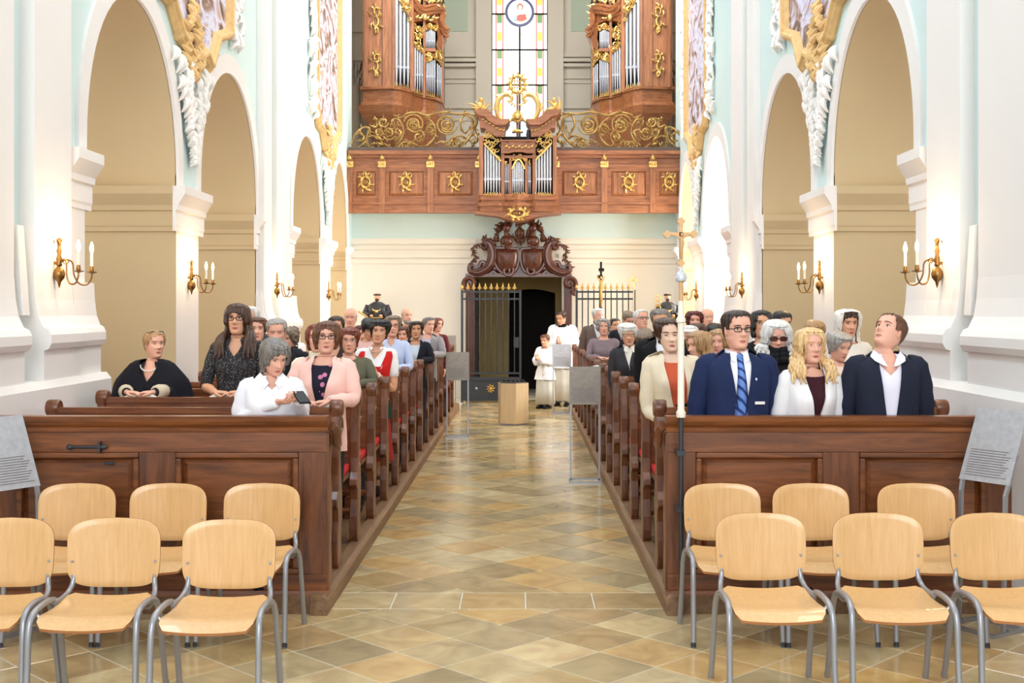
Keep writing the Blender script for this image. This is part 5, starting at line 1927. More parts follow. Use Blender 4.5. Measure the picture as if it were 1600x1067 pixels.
def hymn_book(label, px, k, s=1.0):
    """lies on the book rest of bench k, or of the pew front for k = -1"""
    y = (Y_PANEL + 0.14) if k < 0 else bench_y(k) + 0.12
    z = (1.17 - 0.02) if k < 0 else PLAT + 1.038
    t = thing('hymn_book', label, 'book', (X_at(px, y), y, z), group='open hymn books')
    t.rotation_euler = (radians(-16), 0, 0)
    MB().box(-0.125 * s, 0.125 * s, -0.075, 0.075, -0.008, -0.003).build('cover', M_COVER, t)
    for d in (-1, 1):
        m = MB()
        top = [(d * 0.12 * s * i / 8, 0.006 + 0.022 * sin(pi * min(1, (i + 1.2) / 8.6)) ** 0.7) for i in range(9)]
        poly = top + [(d * 0.12 * s, -0.003), (0, -0.003)]
        m.prism_y(poly, -0.07, 0.07)
        m.build('page_block', M_PAPER, t)


hymn_book('open hymn book under the hands of the woman in the black shawl', 224, 1)
hymn_book('open hymn book in front of the woman in the dotted dark blouse', 356, 1)
hymn_book('open hymn book in front of the woman in the pink cardigan', 500, 0)
hymn_book('open hymn book in front of the woman in the mauve sweater', 938, 6, 0.8)
# ================================================================== people
SKINS = {}
for nm_, c_ in (('fair', (232, 186, 160)), ('rosy', (228, 172, 148)), ('tan', (216, 162, 130)), ('pale', (238, 200, 176)), ('olive', (206, 152, 118))):
    SKINS[nm_] = plain('skin_' + nm_, c_, 0.5, var=0.05, scale=18, sss=0.15)
M_EYEW = plain('eye_white', (232, 226, 220), 0.25, var=0.01)
M_IRIS = plain('dark_iris', (58, 44, 36), 0.2)
M_BLIP = plain('lips', (190, 104, 96), 0.45, var=0.04)
M_LIPM = plain('pale_lips', (196, 126, 108), 0.5, var=0.04)
M_TEETH = plain('teeth', (238, 232, 222), 0.3)


def hair_mat(name, dark, light):
    key = 'hair_' + name
    if key in MATS:
        return MATS[key]
    m = wood(key, dark, light, 0.42, 'z', 16, 6.0, obj_var=0.03)
    for n_ in m.node_tree.nodes:
        if n_.type == 'VALTORGB':
            n_.color_ramp.elements[0].position = 0.38
            n_.color_ramp.elements[1].position = 0.62
        if n_.type == 'BUMP':
            n_.inputs['Strength'].default_value = 0.4
    return m


HAIRS = {
    'brown': hair_mat('brown', (40, 23, 14), (84, 52, 32)), 'darkbrown': hair_mat('darkbrown', (30, 19, 13), (64, 42, 30)), 'black': hair_mat('black', (16, 14, 15), (36, 31, 31)),
    'grey': hair_mat('grey', (120, 116, 112), (178, 174, 168)), 'white': hair_mat('white', (192, 190, 186), (236, 234, 230)), 'saltpepper': hair_mat('saltpepper', (74, 68, 64), (140, 132, 124)),
    'blonde': hair_mat('blonde', (190, 146, 92), (236, 204, 150)), 'darkblonde': hair_mat('darkblonde', (136, 100, 64), (188, 150, 104)), 'red': hair_mat('red', (84, 34, 24), (134, 62, 42)),
    'burgundy': hair_mat('burgundy', (62, 18, 22), (104, 36, 38)), 'greybrown': hair_mat('greybrown', (88, 74, 60), (146, 128, 108)), 'chestnut': hair_mat('chestnut', (64, 36, 20), (120, 74, 46)),
}


def cloth(rgb, pattern=None):
    key = 'cloth_%d_%d_%d' % tuple(rgb) + (pattern or '')
    if key in MATS:
        return MATS[key]
    m = plain(key, rgb, 0.85, var=0.07, scale=7, bump=0.25, bscale=14, spec=0.25)
    if pattern:
        nt = m.node_tree
        b = nt.nodes['Principled BSDF']
        src = b.inputs['Base Color'].links[0].from_socket
        tc = nt.nodes.new('ShaderNodeTexCoord')
        mx = nt.nodes.new('ShaderNodeMix')
        mx.data_type = 'RGBA'
        cr = nt.nodes.new('ShaderNodeValToRGB')
        cr.color_ramp.interpolation = 'CONSTANT'
        if pattern == 'stripe':
            w = nt.nodes.new('ShaderNodeTexWave')
            w.bands_direction = 'DIAGONAL'
            w.inputs['Scale'].default_value = 9.0
            nt.links.new(tc.outputs['Object'], w.inputs['Vector'])
            nt.links.new(w.outputs['Fac'], cr.inputs['Fac'])
            cr.color_ramp.elements[1].position = 0.72
            col = (44, 62, 120)
        else:
            w = nt.nodes.new('ShaderNodeTexVoronoi')
            w.inputs['Scale'].default_value = 95.0 if pattern == 'dots' else 17.0
            nt.links.new(tc.outputs['Object'], w.inputs['Vector'])
            nt.links.new(w.outputs['Distance'], cr.inputs['Fac'])
            cr.color_ramp.elements[0].color = (1, 1, 1, 1)
            cr.color_ramp.elements[1].color = (0, 0, 0, 1)
            cr.color_ramp.elements[1].position = 0.22 if pattern == 'dots' else 0.30
            col = (176, 172, 164) if pattern == 'dots' else (196, 120, 150)
        nt.links.new(cr.outputs['Color'], mx.inputs['Factor'])
        nt.links.new(src, mx.inputs['A'])
        mx.inputs['B'].default_value = (*lin(col), 1)
        nt.links.new(mx.outputs['Result'], b.inputs['Base Color'])
    return m


# ---- head -------------------------------------------------------------------
# z from chin (0) to crown (1), in head heights: half width, front, back
HEAD = [(-0.02, 0.150, 0.235, -0.14), (0.0, 0.170, 0.325, -0.16), (0.035, 0.185, 0.360, -0.18), (0.09, 0.205, 0.372, -0.21), (0.15, 0.228, 0.362, -0.25), (0.21, 0.246, 0.366, -0.30), (0.27, 0.258, 0.372, -0.34),
        (0.34, 0.272, 0.372, -0.38), (0.42, 0.288, 0.366, -0.42), (0.50, 0.298, 0.358, -0.45), (0.56, 0.305, 0.368, -0.465), (0.63, 0.310, 0.384, -0.475), (0.70, 0.310, 0.378, -0.475), (0.78, 0.300, 0.352, -0.46),
        (0.86, 0.268, 0.298, -0.415), (0.92, 0.220, 0.228, -0.345), (0.965, 0.150, 0.148, -0.25), (0.99, 0.08, 0.075, -0.15), (1.0, 0.012, 0.0, -0.045)]


def head_dims(z):
    for a, b in zip(HEAD, HEAD[1:]):
        if z <= b[0]:
            t = max(0.0, (z - a[0]) / (b[0] - a[0]))
            return [a[k] + (b[k] - a[k]) * t for k in (1, 2, 3)]
    return list(HEAD[-1][1:])


def gauss(x, c, s):
    return math.exp(-((x - c) / s) ** 2)


def head_point(th, z, grow=0.0, male=False):
    """th = 0 looks to -Y; returns point in head heights, y negative = forward"""
    w, f, b = head_dims(z)
    if male and z < 0.3:
        w *= 1.05
    s, c = sin(th), cos(th)
    w *= 1.07
    w, f, b = w + grow, f + grow, b - grow
    e = 0.90
    x = w * (abs(s) ** e) * (1 if s >= 0 else -1)
    y = (f if c >= 0 else -b) * (abs(c) ** 0.92) * (1 if c >= 0 else -1)
    if grow == 0.0 and c > 0:
        ax = abs(x)
        nose = gauss(z, 0.355, 0.055) * 0.105 + gauss(z, 0.43, 0.07) * 0.055 + gauss(z, 0.5, 0.06) * 0.025
        y += nose * gauss(x, 0, 0.045 + 0.03 * gauss(z, 0.35, 0.05))
        y -= 0.045 * gauss(z, 0.505, 0.05) * gauss(ax, 0.125, 0.07)          # eye sockets
        y += 0.018 * gauss(z, 0.60, 0.035) * gauss(ax, 0.12, 0.10)           # brows
        y += 0.020 * gauss(z, 0.38, 0.07) * gauss(ax, 0.17, 0.06)            # cheeks
        y += 0.016 * gauss(z, 0.215, 0.022) * gauss(x, 0, 0.09)              # lips
        y += 0.014 * gauss(z, 0.165, 0.022) * gauss(x, 0, 0.07)
        y -= 0.012 * gauss(z, 0.19, 0.012) * gauss(x, 0, 0.09)
        y -= 0.016 * gauss(z, 0.125, 0.022) * gauss(x, 0, 0.10)
        y += 0.016 * gauss(z, 0.05, 0.04) * gauss(x, 0, 0.08)                # chin
    return Vector((x, -y, z))


def hand(mb, W, d, n, side, curl=0.5, sc=1.0, spread=0.0, mi=0):
    """palm, four fingers and a thumb; d along the fingers, n the way the palm faces"""
    d = d.normalized()
    n = (n - d * n.dot(d)).normalized()
    l = d.cross(n) * side
    W = Vector(W)
    rings = []
    for t, hw, ht in ((-0.01, 0.024, 0.020), (0.012, 0.030, 0.018), (0.04, 0.038, 0.016), (0.07, 0.041, 0.014), (0.088, 0.038, 0.011)):
        c = W + d * (t * sc)
        rings.append([c + l * (hw * sc * cos(a)) + n * (ht * sc * sin(a)) for a in [2 * pi * i / 12 for i in range(12)]])
    mb.loft(rings, mi)
    for k, (off, L, r) in enumerate(((0.030, 0.066, 0.0088), (0.010, 0.076, 0.0092), (-0.010, 0.071, 0.0088), (-0.029, 0.056, 0.0078))):
        p = W + d * (0.078 * sc) + l * (off * sc)
        pts = [p - d * 0.012 * sc]
        a = 0.1 + curl * 0.35
        seg = (0.42, 0.32, 0.26)
        for q in range(3):
            pts.append(p)
            dr = (d * cos(a) + n * sin(a)) + l * (spread * off * 8)
            p = p + dr * (L * seg[q] * sc)
            a += curl * 0.95
        pts.append(p)
        pts = smooth_path(pts, 2)
        m_ = len(pts)
        mb.tube(pts, [r * sc * (1.0 - 0.3 * i / (m_ - 1)) for i in range(m_)], 8, mi)
    p0 = W + d * 0.018 * sc + l * 0.022 * sc
    pts = smooth_path([p0, p0 + (d * 0.6 + l * 0.7 + n * 0.25) * 0.034 * sc, p0 + (d * 1.3 + l * 0.9 + n * 0.5) * 0.034 * sc, p0 + (d * 2.0 + l * 0.75 + n * 0.8) * 0.034 * sc], 2)
    m_ = len(pts)
    mb.tube(pts, [(0.0125 - 0.004 * i / (m_ - 1)) * sc for i in range(m_)], 8, mi)


# torso: fraction of height, half width, front, back for a 1.7 m person
TORSO_F = [(0.852, 0.052, 0.050, 0.058), (0.842, 0.062, 0.052, 0.066), (0.835, 0.092, 0.056, 0.074), (0.827, 0.122, 0.062, 0.080), (0.817, 0.146, 0.068, 0.086), (0.802, 0.160, 0.078, 0.092), (0.77, 0.158, 0.100, 0.096),
           (0.735, 0.153, 0.120, 0.094), (0.70, 0.147, 0.116, 0.090), (0.665, 0.138, 0.100, 0.086), (0.625, 0.131, 0.094, 0.084), (0.58, 0.142, 0.098, 0.094), (0.53, 0.160, 0.104, 0.108), (0.49, 0.166, 0.102, 0.112), (0.465, 0.162, 0.094, 0.106)]
TORSO_M = [(0.852, 0.058, 0.056, 0.062), (0.842, 0.072, 0.058, 0.070), (0.835, 0.110, 0.062, 0.080), (0.827, 0.146, 0.070, 0.088), (0.817, 0.172, 0.078, 0.096), (0.802, 0.184, 0.090, 0.102), (0.77, 0.178, 0.108, 0.104),
           (0.735, 0.172, 0.116, 0.102), (0.70, 0.166, 0.114, 0.098), (0.665, 0.160, 0.112, 0.094), (0.625, 0.155, 0.112, 0.094), (0.58, 0.156, 0.112, 0.098), (0.53, 0.162, 0.110, 0.106), (0.49, 0.164, 0.106, 0.108), (0.465, 0.160, 0.098, 0.104)]


def torso_dims(tab, z):
    if z >= tab[0][0]:
        return list(tab[0][1:])
    for a, b in zip(tab, tab[1:]):
        if z >= b[0]:
            t = (a[0] - z) / (a[0] - b[0])
            return [a[k] + (b[k] - a[k]) * t for k in (1, 2, 3)]
    return list(tab[-1][1:])


def person(label, px, ytop, D, sex='f', skin='fair', hair='brown', style='short', yaw=0, pitch=0, roll=0, body=0, build=1.0,
           top=(120, 120, 120), pattern=None, inner=(235, 235, 235), inner_pattern=None, cut='crew', vdepth=0.2, arms='down', glasses=None, tie=None, lean=(0, 0), floor_z=PLAT, legs=(40, 38, 42),
           sleeve=1.0, bangs=0.0, vol=1.0, hlen=None, extra=None, detail=True, height=None, smile=False, closed=False, skirt=False, x=None, brow=None):
    male = sex == 'm'
    X0 = X_at(px, D) if x is None else x
    ztop = Z_at(ytop, D) - floor_z
    # hair adds a little on top
    H = (height or (ztop - (0.012 if style not in ('bald',) else 0.0)))
    S = H / 1.70
    hh = 0.236 * (0.985 if not male else 1.0) * (S if S > 0.9 else S + (1 - S) * 0.55)
    t = thing('person', label, 'person', (X0 - lean[0], D - lean[1], floor_z), radians(body), 'people in the church')
    tab = TORSO_M if male else TORSO_F
    chin = H - hh
    nb = 0.852 * H
    if chin - nb < 0.02:
        nb = chin - 0.02
    kz = nb / 0.852            # torso heights follow the neck base
    Ry, Rp, Rr = Matrix.Rotation(radians(yaw - body), 3, 'Z'), Matrix.Rotation(radians(pitch), 3, 'X'), Matrix.Rotation(radians(roll), 3, 'Y')
    R = Ry @ Rp @ Rr
    lv = Vector((lean[0], lean[1], 0))
    pivot = Vector((0, 0.025, nb + 0.02))

    def bend(p, k=None):
        """leaning upper body"""
        w = max(0.0, (p.z - 0.5 * H) / (0.5 * H)) if k is None else k
        return p + lv * w

    def head_tf(p, w=1.0):
        """p in metres, relative to chin level at origin"""
        q = Vector((p.x, p.y + 0.005, p.z + chin))
        if w >= 1:
            q = R @ (q - pivot) + pivot
        else:
            q = q.lerp(R @ (q - pivot) + pivot, w)
        return bend(q)

    # ---------------- skin body: head, neck, torso, arms, hands, legs in one mesh
    mb = MB()
    N = 44 if detail else 30
    zs = [1.0, 0.99, 0.965, 0.93, 0.89, 0.84, 0.79, 0.74, 0.69, 0.65, 0.615, 0.585, 0.56, 0.535, 0.51, 0.485, 0.46, 0.435, 0.41, 0.385, 0.365, 0.345, 0.325, 0.305, 0.28, 0.255, 0.235, 0.22, 0.205, 0.19, 0.175, 0.16, 0.14, 0.12, 0.095, 0.07, 0.045, 0.02, 0.0, -0.02]
    if not detail:
        zs = zs[::2] + [-0.02]
    rings = []
    ths = []
    for j in range(N):      # denser columns at the face
        u = -1 + 2 * j / N
        ths.append(pi * (0.55 * u + 0.45 * u ** 3))
    for z in zs:
        rings.append([head_tf(head_point(th, z, 0.0, male) * hh) for th in ths])
    nw = 0.054 if not male else 0.062
    for (z, w, f, b, k) in ((-0.03, nw * 1.02, 0.032, 0.062, 0.92), (-0.08, nw, 0.036, 0.060, 0.7), (-0.16, nw, 0.044, 0.060, 0.42)):
        rings.append([head_tf(Vector((w * sin(th), -(f if cos(th) > 0 else b) * cos(th) * S, z * hh)), k) for th in ths])
    for (fz, w, f, b) in tab:
        rings.append([bend(Vector(((w * build - 0.012) * S * sin(th) if fz < 0.845 else w * S * sin(th), -((f if cos(th) > 0 else b) - 0.012) * (0.5 + 0.5 * build) * S * cos(th), fz * kz))) for th in ths])
    mb.loft(rings, 0)
    ears = MB()
    if style not in ('bob', 'long', 'longwavy', 'curly', 'veil'):
        for s in (-1, 1):
            mt = Matrix.Rotation(radians(20 * s), 3, 'Z') @ Matrix.Rotation(radians(-12), 3, 'X')
            n0 = len(mb.v)
            mb.ell((s * 0.300 * hh, 0.03 * hh, 0.44 * hh), (0.035 * hh, 0.075 * hh, 0.125 * hh), 10, 8, 0, mt)
            for i in range(n0, len(mb.v)):
                mb.v[i] = tuple(head_tf(Vector(mb.v[i])))
    # facial features in their own materials
    n0 = len(mb.v)
    for s in (-1, 1):
        ey = head_point(0.40 * s, 0.505)
        c = Vector((s * 0.128, ey.y + 0.012, 0.507)) * hh
        if not closed:
            mb.ell(c, (0.058 * hh, 0.05 * hh, 0.028 * hh), 10, 8, 1)
            mb.ell(c + Vector((0, -0.034 * hh, -0.002 * hh)), (0.025 * hh, 0.022 * hh, 0.026 * hh), 8, 6, 2)
        lid = [Vector((c.x + (k - 3) * 0.022 * hh, c.y - 0.046 * hh + 0.0045 * hh * (k - 3) ** 2, c.z + (0.026 * hh if not closed else -0.006 * hh) - 0.0022 * hh * (k - 3) ** 2)) for k in range(7)]
        mb.tube(lid, [0.006 * hh, 0.009 * hh, 0.011 * hh, 0.011 * hh, 0.011 * hh, 0.009 * hh, 0.006 * hh], 6, 4)
        br = []
        for k in range(6):
            th = s * (0.16 + 0.115 * k)
            p = head_point(th, 0.594 + 0.018 * sin(pi * k / 5) - 0.004 * k)
            br.append((p + Vector((0, -0.006, 0))) * hh)
        mb.tube(br, [0.010 * hh, 0.014 * hh, 0.014 * hh, 0.012 * hh, 0.010 * hh, 0.005 * hh], 6, 4)
    for (z0, r, dn) in ((0.212, 0.016, 0), (0.172, 0.019, 1)):
        lp = []
        wd = 0.36 if smile else 0.30
        for k in range(9):
            th = -wd + 2 * wd * k / 8
            e = abs(k - 4) / 4.0
            z = z0 + (-0.014 if not dn else 0.014) * e ** 2 + (0.022 * e ** 2 if smile else 0.0)
            p = head_point(th, z)
            lp.append((p + Vector((0, -0.002, 0))) * hh)
        mb.tube(lp, [r * hh * (0.25 + 0.75 * (1 - (abs(k - 4) / 4.0) ** 2)) for k in range(9)], 6, 3)
    if smile:
        lp = [(head_point(-0.24 + 0.06 * k, 0.193 + 0.014 * (abs(k - 4) / 4.0) ** 2) + Vector((0, -0.003, 0))) * hh for k in range(9)]
        mb.tube(lp, [0.012 * hh * (0.3 + 0.7 * (1 - (abs(k - 4) / 4.0) ** 2)) for k in range(9)], 6, 5)
    for i in range(n0, len(mb.v)):
        mb.v[i] = tuple(head_tf(Vector(mb.v[i])))

    # ---------------- arms
    sw = (0.152 if not male else 0.178) * S * (0.6 + 0.4 * build)
    shz = 0.798 * kz
    arm_paths = []
    hand_dirs = []
    dz_rest = 1.055 + 0.02           # book rest above the platform
    for s in (-1, 1):
        sh = Vector((s * sw, 0.01, shz))
        if arms == 'down':
            el = Vector((s * (sw + 0.055 * S), 0.035, 0.615 * H))
            wr = Vector((s * (sw + 0.03 * S), -0.07, 0.50 * H))
            hd, hn = Vector((0, -0.25, -1)), Vector((-s, 0, 0))
        elif arms == 'front':            # hands joined low in front
            el = Vector((s * (sw + 0.06 * S), 0.01, 0.615 * H))
            wr = Vector((s * 0.07, -0.20, 0.545 * H))
            hd, hn = Vector((-s * 0.8, -0.4, -0.4)), Vector((0, 0.9, 0.2))
        elif arms == 'rest':             # forearms on the book rest
            el = Vector((s * (sw + 0.065 * S), -0.06, max(0.64 * H, dz_rest + 0.02)))
            wr = Vector((s * 0.10, -0.29, dz_rest + 0.015))
            hd, hn = Vector((-s * 0.9, -0.25, 0.0)), Vector((0, 0, -1))
        elif arms == 'clasp':
            el = Vector((s * (sw + 0.06 * S), -0.02, 0.605 * H))
            wr = Vector((s * 0.055, -0.245, 0.695 * H))
            hd, hn = Vector((-s * 0.42, -0.25, 0.85)), Vector((-s, 0.3, 0.1))
        elif arms == 'phone':
            el = Vector((s * (sw + 0.05 * S), 0.02, 0.68 * H))
            wr = Vector((0.15, -0.17, 1.165)) if s > 0 else Vector((0.03, -0.18, 1.15))
            hd, hn = Vector((-s * 0.5 + 0.2, -0.8, 0.1)), Vector((-s * 0.3, 0.2, 1.0))
        elif arms == 'pray':
            el = Vector((s * (sw + 0.05 * S), -0.02, 0.62 * H))
            wr = Vector((s * 0.035 - 0.02, -0.24, 0.66 * H))
            hd, hn = Vector((-s * 0.1, -0.5, 0.85)), Vector((-s, 0, 0))
        else:
            el, wr, hd, hn = arms[s]
        path = smooth_path([sh + Vector((-s * 0.04, 0, 0.012)), sh, sh.lerp(el, 0.5) + Vector((s * 0.012, 0, 0)), el, el.lerp(wr, 0.5), wr], 4)
        arm_paths.append([bend(p) for p in path])
        hand_dirs.append((hd, hn))
    ar = [0.052, 0.052, 0.044, 0.036, 0.034, 0.024]
    for idx, s in enumerate((-1, 1)):
        pth = arm_paths[idx]
        m_ = len(pth)
        rr = [interp([(k / 5.0, ar[k]) for k in range(6)], i / (m_ - 1)) * S * (0.7 + 0.3 * build) for i in range(m_)]
        mb.tube(pth, rr, 12, 0)
        hand(mb, pth[-1], hand_dirs[idx][0], hand_dirs[idx][1], s, {'clasp': 0.95, 'rest': 0.25, 'phone': 0.8, 'pray': 0.08}.get(arms if isinstance(arms, str) else '', 0.45), 0.98 * S)
    for s in (-1, 1):
        mb.tube([(s * 0.085 * S, 0, 0.50 * H), (s * 0.09 * S, -0.005, 0.38 * H), (s * 0.088 * S, 0.0, 0.27 * H), (s * 0.085 * S, 0.01, 0.17 * H), (s * 0.08 * S, 0.01, 0.05 * H), (s * 0.08 * S, 0.005, 0.02 * H)], [0.085 * S, 0.075 * S, 0.052 * S, 0.05 * S, 0.034 * S, 0.034 * S], 10, 0)
    hm = HAIRS[hair] if hair else None
    bm = HAIRS[brow] if brow else (hm or HAIRS['grey'])
    mb.build('body', [SKINS[skin], M_EYEW, M_IRIS, M_LIPM if male else M_BLIP, bm, M_TEETH], t, sharp=0)

    # ---------------- lower clothes and shoes
    lm = cloth(legs)
    lo = MB()
    if skirt:
        lo.loft([[bend(Vector((w * S * sin(a), -d * S * cos(a), z * H)), 0) for a in [2 * pi * i / 24 for i in range(24)]] for z, w, d in ((0.62, 0.145, 0.105), (0.55, 0.175, 0.13), (0.47, 0.20, 0.16), (0.3, 0.23, 0.19), (0.2, 0.25, 0.2))])
    else:
        for s in (-1, 1):
            lo.tube([(s * 0.08 * S, 0, 0.53 * H), (s * 0.088 * S, -0.003, 0.40 * H), (s * 0.09 * S, 0.0, 0.27 * H), (s * 0.087 * S, 0.01, 0.15 * H), (s * 0.083 * S, 0.01, 0.035 * H)], [0.10 * S, 0.092 * S, 0.072 * S, 0.066 * S, 0.06 * S], 12)
    lo.build('skirt' if skirt else 'trousers', lm, t)
    for s in (-1, 1):
        sm = MB()
        sm.loft([[(s * 0.085 * S + w * cos(a), y, max(0.0, z0 + h * sin(a))) for a in [2 * pi * i / 12 for i in range(12)]] for y, w, h, z0 in ((0.06, 0.03, 0.05, 0.035), (0.03, 0.04, 0.06, 0.035), (-0.06, 0.043, 0.045, 0.03), (-0.13, 0.045, 0.035, 0.025), (-0.18, 0.03, 0.025, 0.02))])
        sm.build('shoe', cloth((30, 26, 26)), t)

    # ---------------- upper garments as shells with their own necklines
    def shell(off, topf, openf, hem, flare=0.0, rows=26, ncol=48):
        """topf(th): upper edge as a fraction of height; openf(z): half angle of the front opening"""
        rings_ = []
        for i in range(rows + 1):
            v = i / rows
            ring_ = []
            z_mid = 0.84 - v * (0.84 - hem)
            wm_ = torso_dims(tab, z_mid)[0] + off
            for j in range(ncol + 1):
                uu = -1 + 2 * j / ncol
                op = math.asin(min(0.97, max(0.0, openf(z_mid)) / wm_) ** (1 / 0.86))
                th = pi + uu * (pi - op)          # starts and ends at the front
                zt = topf(th)
                z = zt - (zt - hem) * v
                w, f, b = torso_dims(tab, z)
                o = off + flare * max(0, 0.6 - z)
                c = cos(th)
                nn = 0.86
                fold = 0.004 * sin(7 * th + 9 * z) * max(0, 0.8 - z) * 6
                xx = (w * (1 + (build - 1) * sinterp([(0.50, 0.35), (0.62, 1.0), (0.80, 0.7), (0.845, 0.0)], z)) + o + fold) * S * (abs(sin(th)) ** nn) * (1 if sin(th) >= 0 else -1)
                yy = -((f if c > 0 else b) * (0.5 + 0.5 * build) + o + fold) * S * (abs(c) ** 0.9) * (1 if c >= 0 else -1)
                if not male and c > 0:        # bust
                    yy -= 0.022 * build * S * gauss(z, 0.725, 0.035) * gauss(abs(xx) / S, 0.075, 0.055)
                ring_.append(bend(Vector((xx, yy, z * kz))))
            rings_.append(ring_)
        return rings_

    def sleeves(m, off, end, cuff=0.0, mi=0):
        for idx, s in enumerate((-1, 1)):
            pth = arm_paths[idx]
            n_ = len(pth)
            last = max(3, int(round((n_ - 1) * end)))
            rr = []
            for i in range(last + 1):
                r0 = interp([(k / 5.0, (0.055, 0.057, 0.050, 0.044, 0.040, 0.033)[k]) for k in range(6)], i / (n_ - 1))
                rr.append((r0 + (0.006 if male else 0.0) + off + cuff * (i / last) ** 3 + 0.003 * sin(i * 2.1)) * S * (0.65 + 0.35 * build))
            m.tube(pth[:last + 1], rr, 16, mi)

    A0 = lambda th: abs(((th + pi) % (2 * pi)) - pi)
    om, im = cloth(top, pattern), cloth(inner, inner_pattern)
    none_open = lambda z: 0.0
    crew = lambda th: 0.846 - 0.022 * max(0, cos(th)) ** 2
    hem = 0.47
    if cut == 'crew':
        m = MB()
        m.loft(shell(0.012, crew, none_open, hem), closed=False, cap0=False, cap1=False)
        sleeves(m, 0.0, sleeve)
        m.build('sweater', om, t, sharp=0)
    elif cut == 'turtle':
        m = MB()
        m.loft(shell(0.012, crew, none_open, hem), closed=False, cap0=False, cap1=False)
        sleeves(m, 0.0, sleeve)
        m.loft([[bend(Vector(((nw + 0.014) * sin(a), -(0.062) * cos(a) + 0.008, nb - 0.02 + z))) for a in [2 * pi * i / 20 for i in range(20)]] for z in (-0.02, 0.0, 0.035, 0.05)], cap0=False, cap1=False)
        m.build('turtleneck', om, t, sharp=0)
    elif cut in ('vneck', 'shirt'):
        vd = vdepth
        m = MB()
        vtop = lambda th: 0.846 - vd * 0.6 * max(0, 1 - abs(((th + pi) % (2 * pi)) - pi) / 0.42) ** 1.0
        m.loft(shell(0.012, vtop, none_open, hem), closed=False, cap0=False, cap1=False)
        sleeves(m, 0.0, sleeve)
        m.build('blouse', om, t, sharp=0)
        if cut == 'shirt':
            col_ = MB()
            for s in (-1, 1):
                a = [bend(Vector((s * (nw + 0.012) * S, 0.03, nb + 0.012))), bend(Vector((s * (nw + 0.018) * S, -0.03, nb + 0.005))), bend(Vector((s * 0.035 * S, -0.085 * S, nb - 0.03))), bend(Vector((s * 0.02 * S, -0.105 * S, nb - 0.055)))]
                b = [p + Vector((s * 0.035, -0.004, -0.035)) for p in a]
                b[3] = a[3] + Vector((s * 0.03, -0.01, -0.03))
                col_.loft([a, b], closed=False, cap0=False, cap1=False, smooth=True)
                col_.loft([[p + Vector((0, 0.004, 0.002)) for p in a], [p + Vector((0, 0.006, 0)) for p in b]], closed=False, cap0=False, cap1=False)
            back = [bend(Vector(((nw + 0.012) * S * sin(th), 0.008 - 0.062 * cos(th), nb + 0.014))) for th in [pi * 0.5 + pi * i / 10 for i in range(11)]]
            col_.loft([back, [p + Vector((p.x * 0.35, 0.012, -0.035)) for p in back]], closed=False, cap0=False, cap1=False)
            col_.build('collar', om, t, sharp=0)
            bt = MB()
            for k in range(4):
                z = (0.846 - vd * 0.6 - 0.02 - 0.045 * k)
                w, f, b_ = torso_dims(tab, z)
                bt.ell(bend(Vector((0, -(f + 0.018 + (0.012 if not male else 0)) * S, z * kz))), (0.006, 0.004, 0.006), 8, 6)
            bt.build('buttons', M_EYEW, t)
    if cut in ('suit', 'cardigan', 'jacket'):
        # inner garment
        m = MB()
        if cut == 'suit':
            it = (lambda th: 0.848 - 0.010 * max(0, cos(th)) ** 2) if tie or vdepth < 0.25 else (lambda th: 0.850 - 0.075 * max(0, 1 - A0(th) / 0.5))
        else:
            it = lambda th: 0.842 - 0.030 * max(0, cos(th)) ** 2
        m.loft(shell(0.008, it, none_open, hem + 0.02), closed=False, cap0=False, cap1=False)
        m.build('shirt' if cut == 'suit' else 'inner_top', im, t, sharp=0)
        if cut == 'suit' and (tie or vdepth < 0.25):
            cl = MB()
            cl.loft([[bend(Vector(((nw + 0.010) * sin(a) * S, -(0.058) * S * cos(a) + 0.008, nb - 0.012 + z - 0.016 * max(0, cos(a))))) for a in [0.16 + (2 * pi - 0.32) * i / 24 for i in range(25)]] for z in (-0.02, 0.0, 0.03)], closed=False, cap0=False, cap1=False)
            for s in (-1, 1):
                cl.add([bend(Vector(p)) for p in ((s * 0.012, -0.066 * S, nb - 0.008), (s * 0.052, -0.055 * S, nb + 0.004), (s * 0.062, -0.085 * S, nb - 0.045), (s * 0.03, -0.098 * S, nb - 0.062))], [(0, 1, 2, 3)], 0, False)
            cl.build('shirt_collar', im, t, sharp=0)
        if cut == 'suit' and not (tie or vdepth < 0.25):
            oc = MB()
            for s_ in (-1, 1):
                a = [bend(Vector(p)) for p in ((s_ * (nw + 0.012) * S, 0.035, nb + 0.022), (s_ * (nw + 0.014) * S, -0.02, nb + 0.016), (s_ * 0.045 * S, -0.066 * S, nb - 0.018), (s_ * 0.018 * S, -0.102 * S, nb - 0.075))]
                a = [p + Vector((0, -0.014, 0)) for p in a]
                b = [a[0] + Vector((s_ * 0.02, 0.004, -0.03)), a[1] + Vector((s_ * 0.028, -0.006, -0.035)), a[2] + Vector((s_ * 0.045, -0.022, -0.025)), a[3] + Vector((s_ * 0.022, -0.010, 0.004))]
                oc.loft([a, b], closed=False, cap0=False, cap1=False)
                oc.loft([[p + Vector((0, 0.004, 0)) for p in a], [p + Vector((0, 0.005, 0)) for p in b]], closed=False, cap0=False, cap1=False)
            oc.build('shirt_collar', im, t, sharp=0)
        # jacket shell
        m = MB()
        close = {'suit': 0.62, 'cardigan': 0.60, 'jacket': 0.50}[cut]
        if vdepth:
            close = 0.80 - vdepth
        if vdepth:
            close = 0.82 - vdepth
        wide = {'suit': 0.070, 'cardigan': 0.080, 'jacket': 0.072}[cut]
        base_open = 0.035 if cut == 'jacket' else 0.0
        opn = lambda z: base_open + (wide - base_open) * max(0, min(1, (z - close) / (0.84 - close))) ** 0.9
        jt = lambda th: 0.850 - 0.004 * max(0, cos(th))
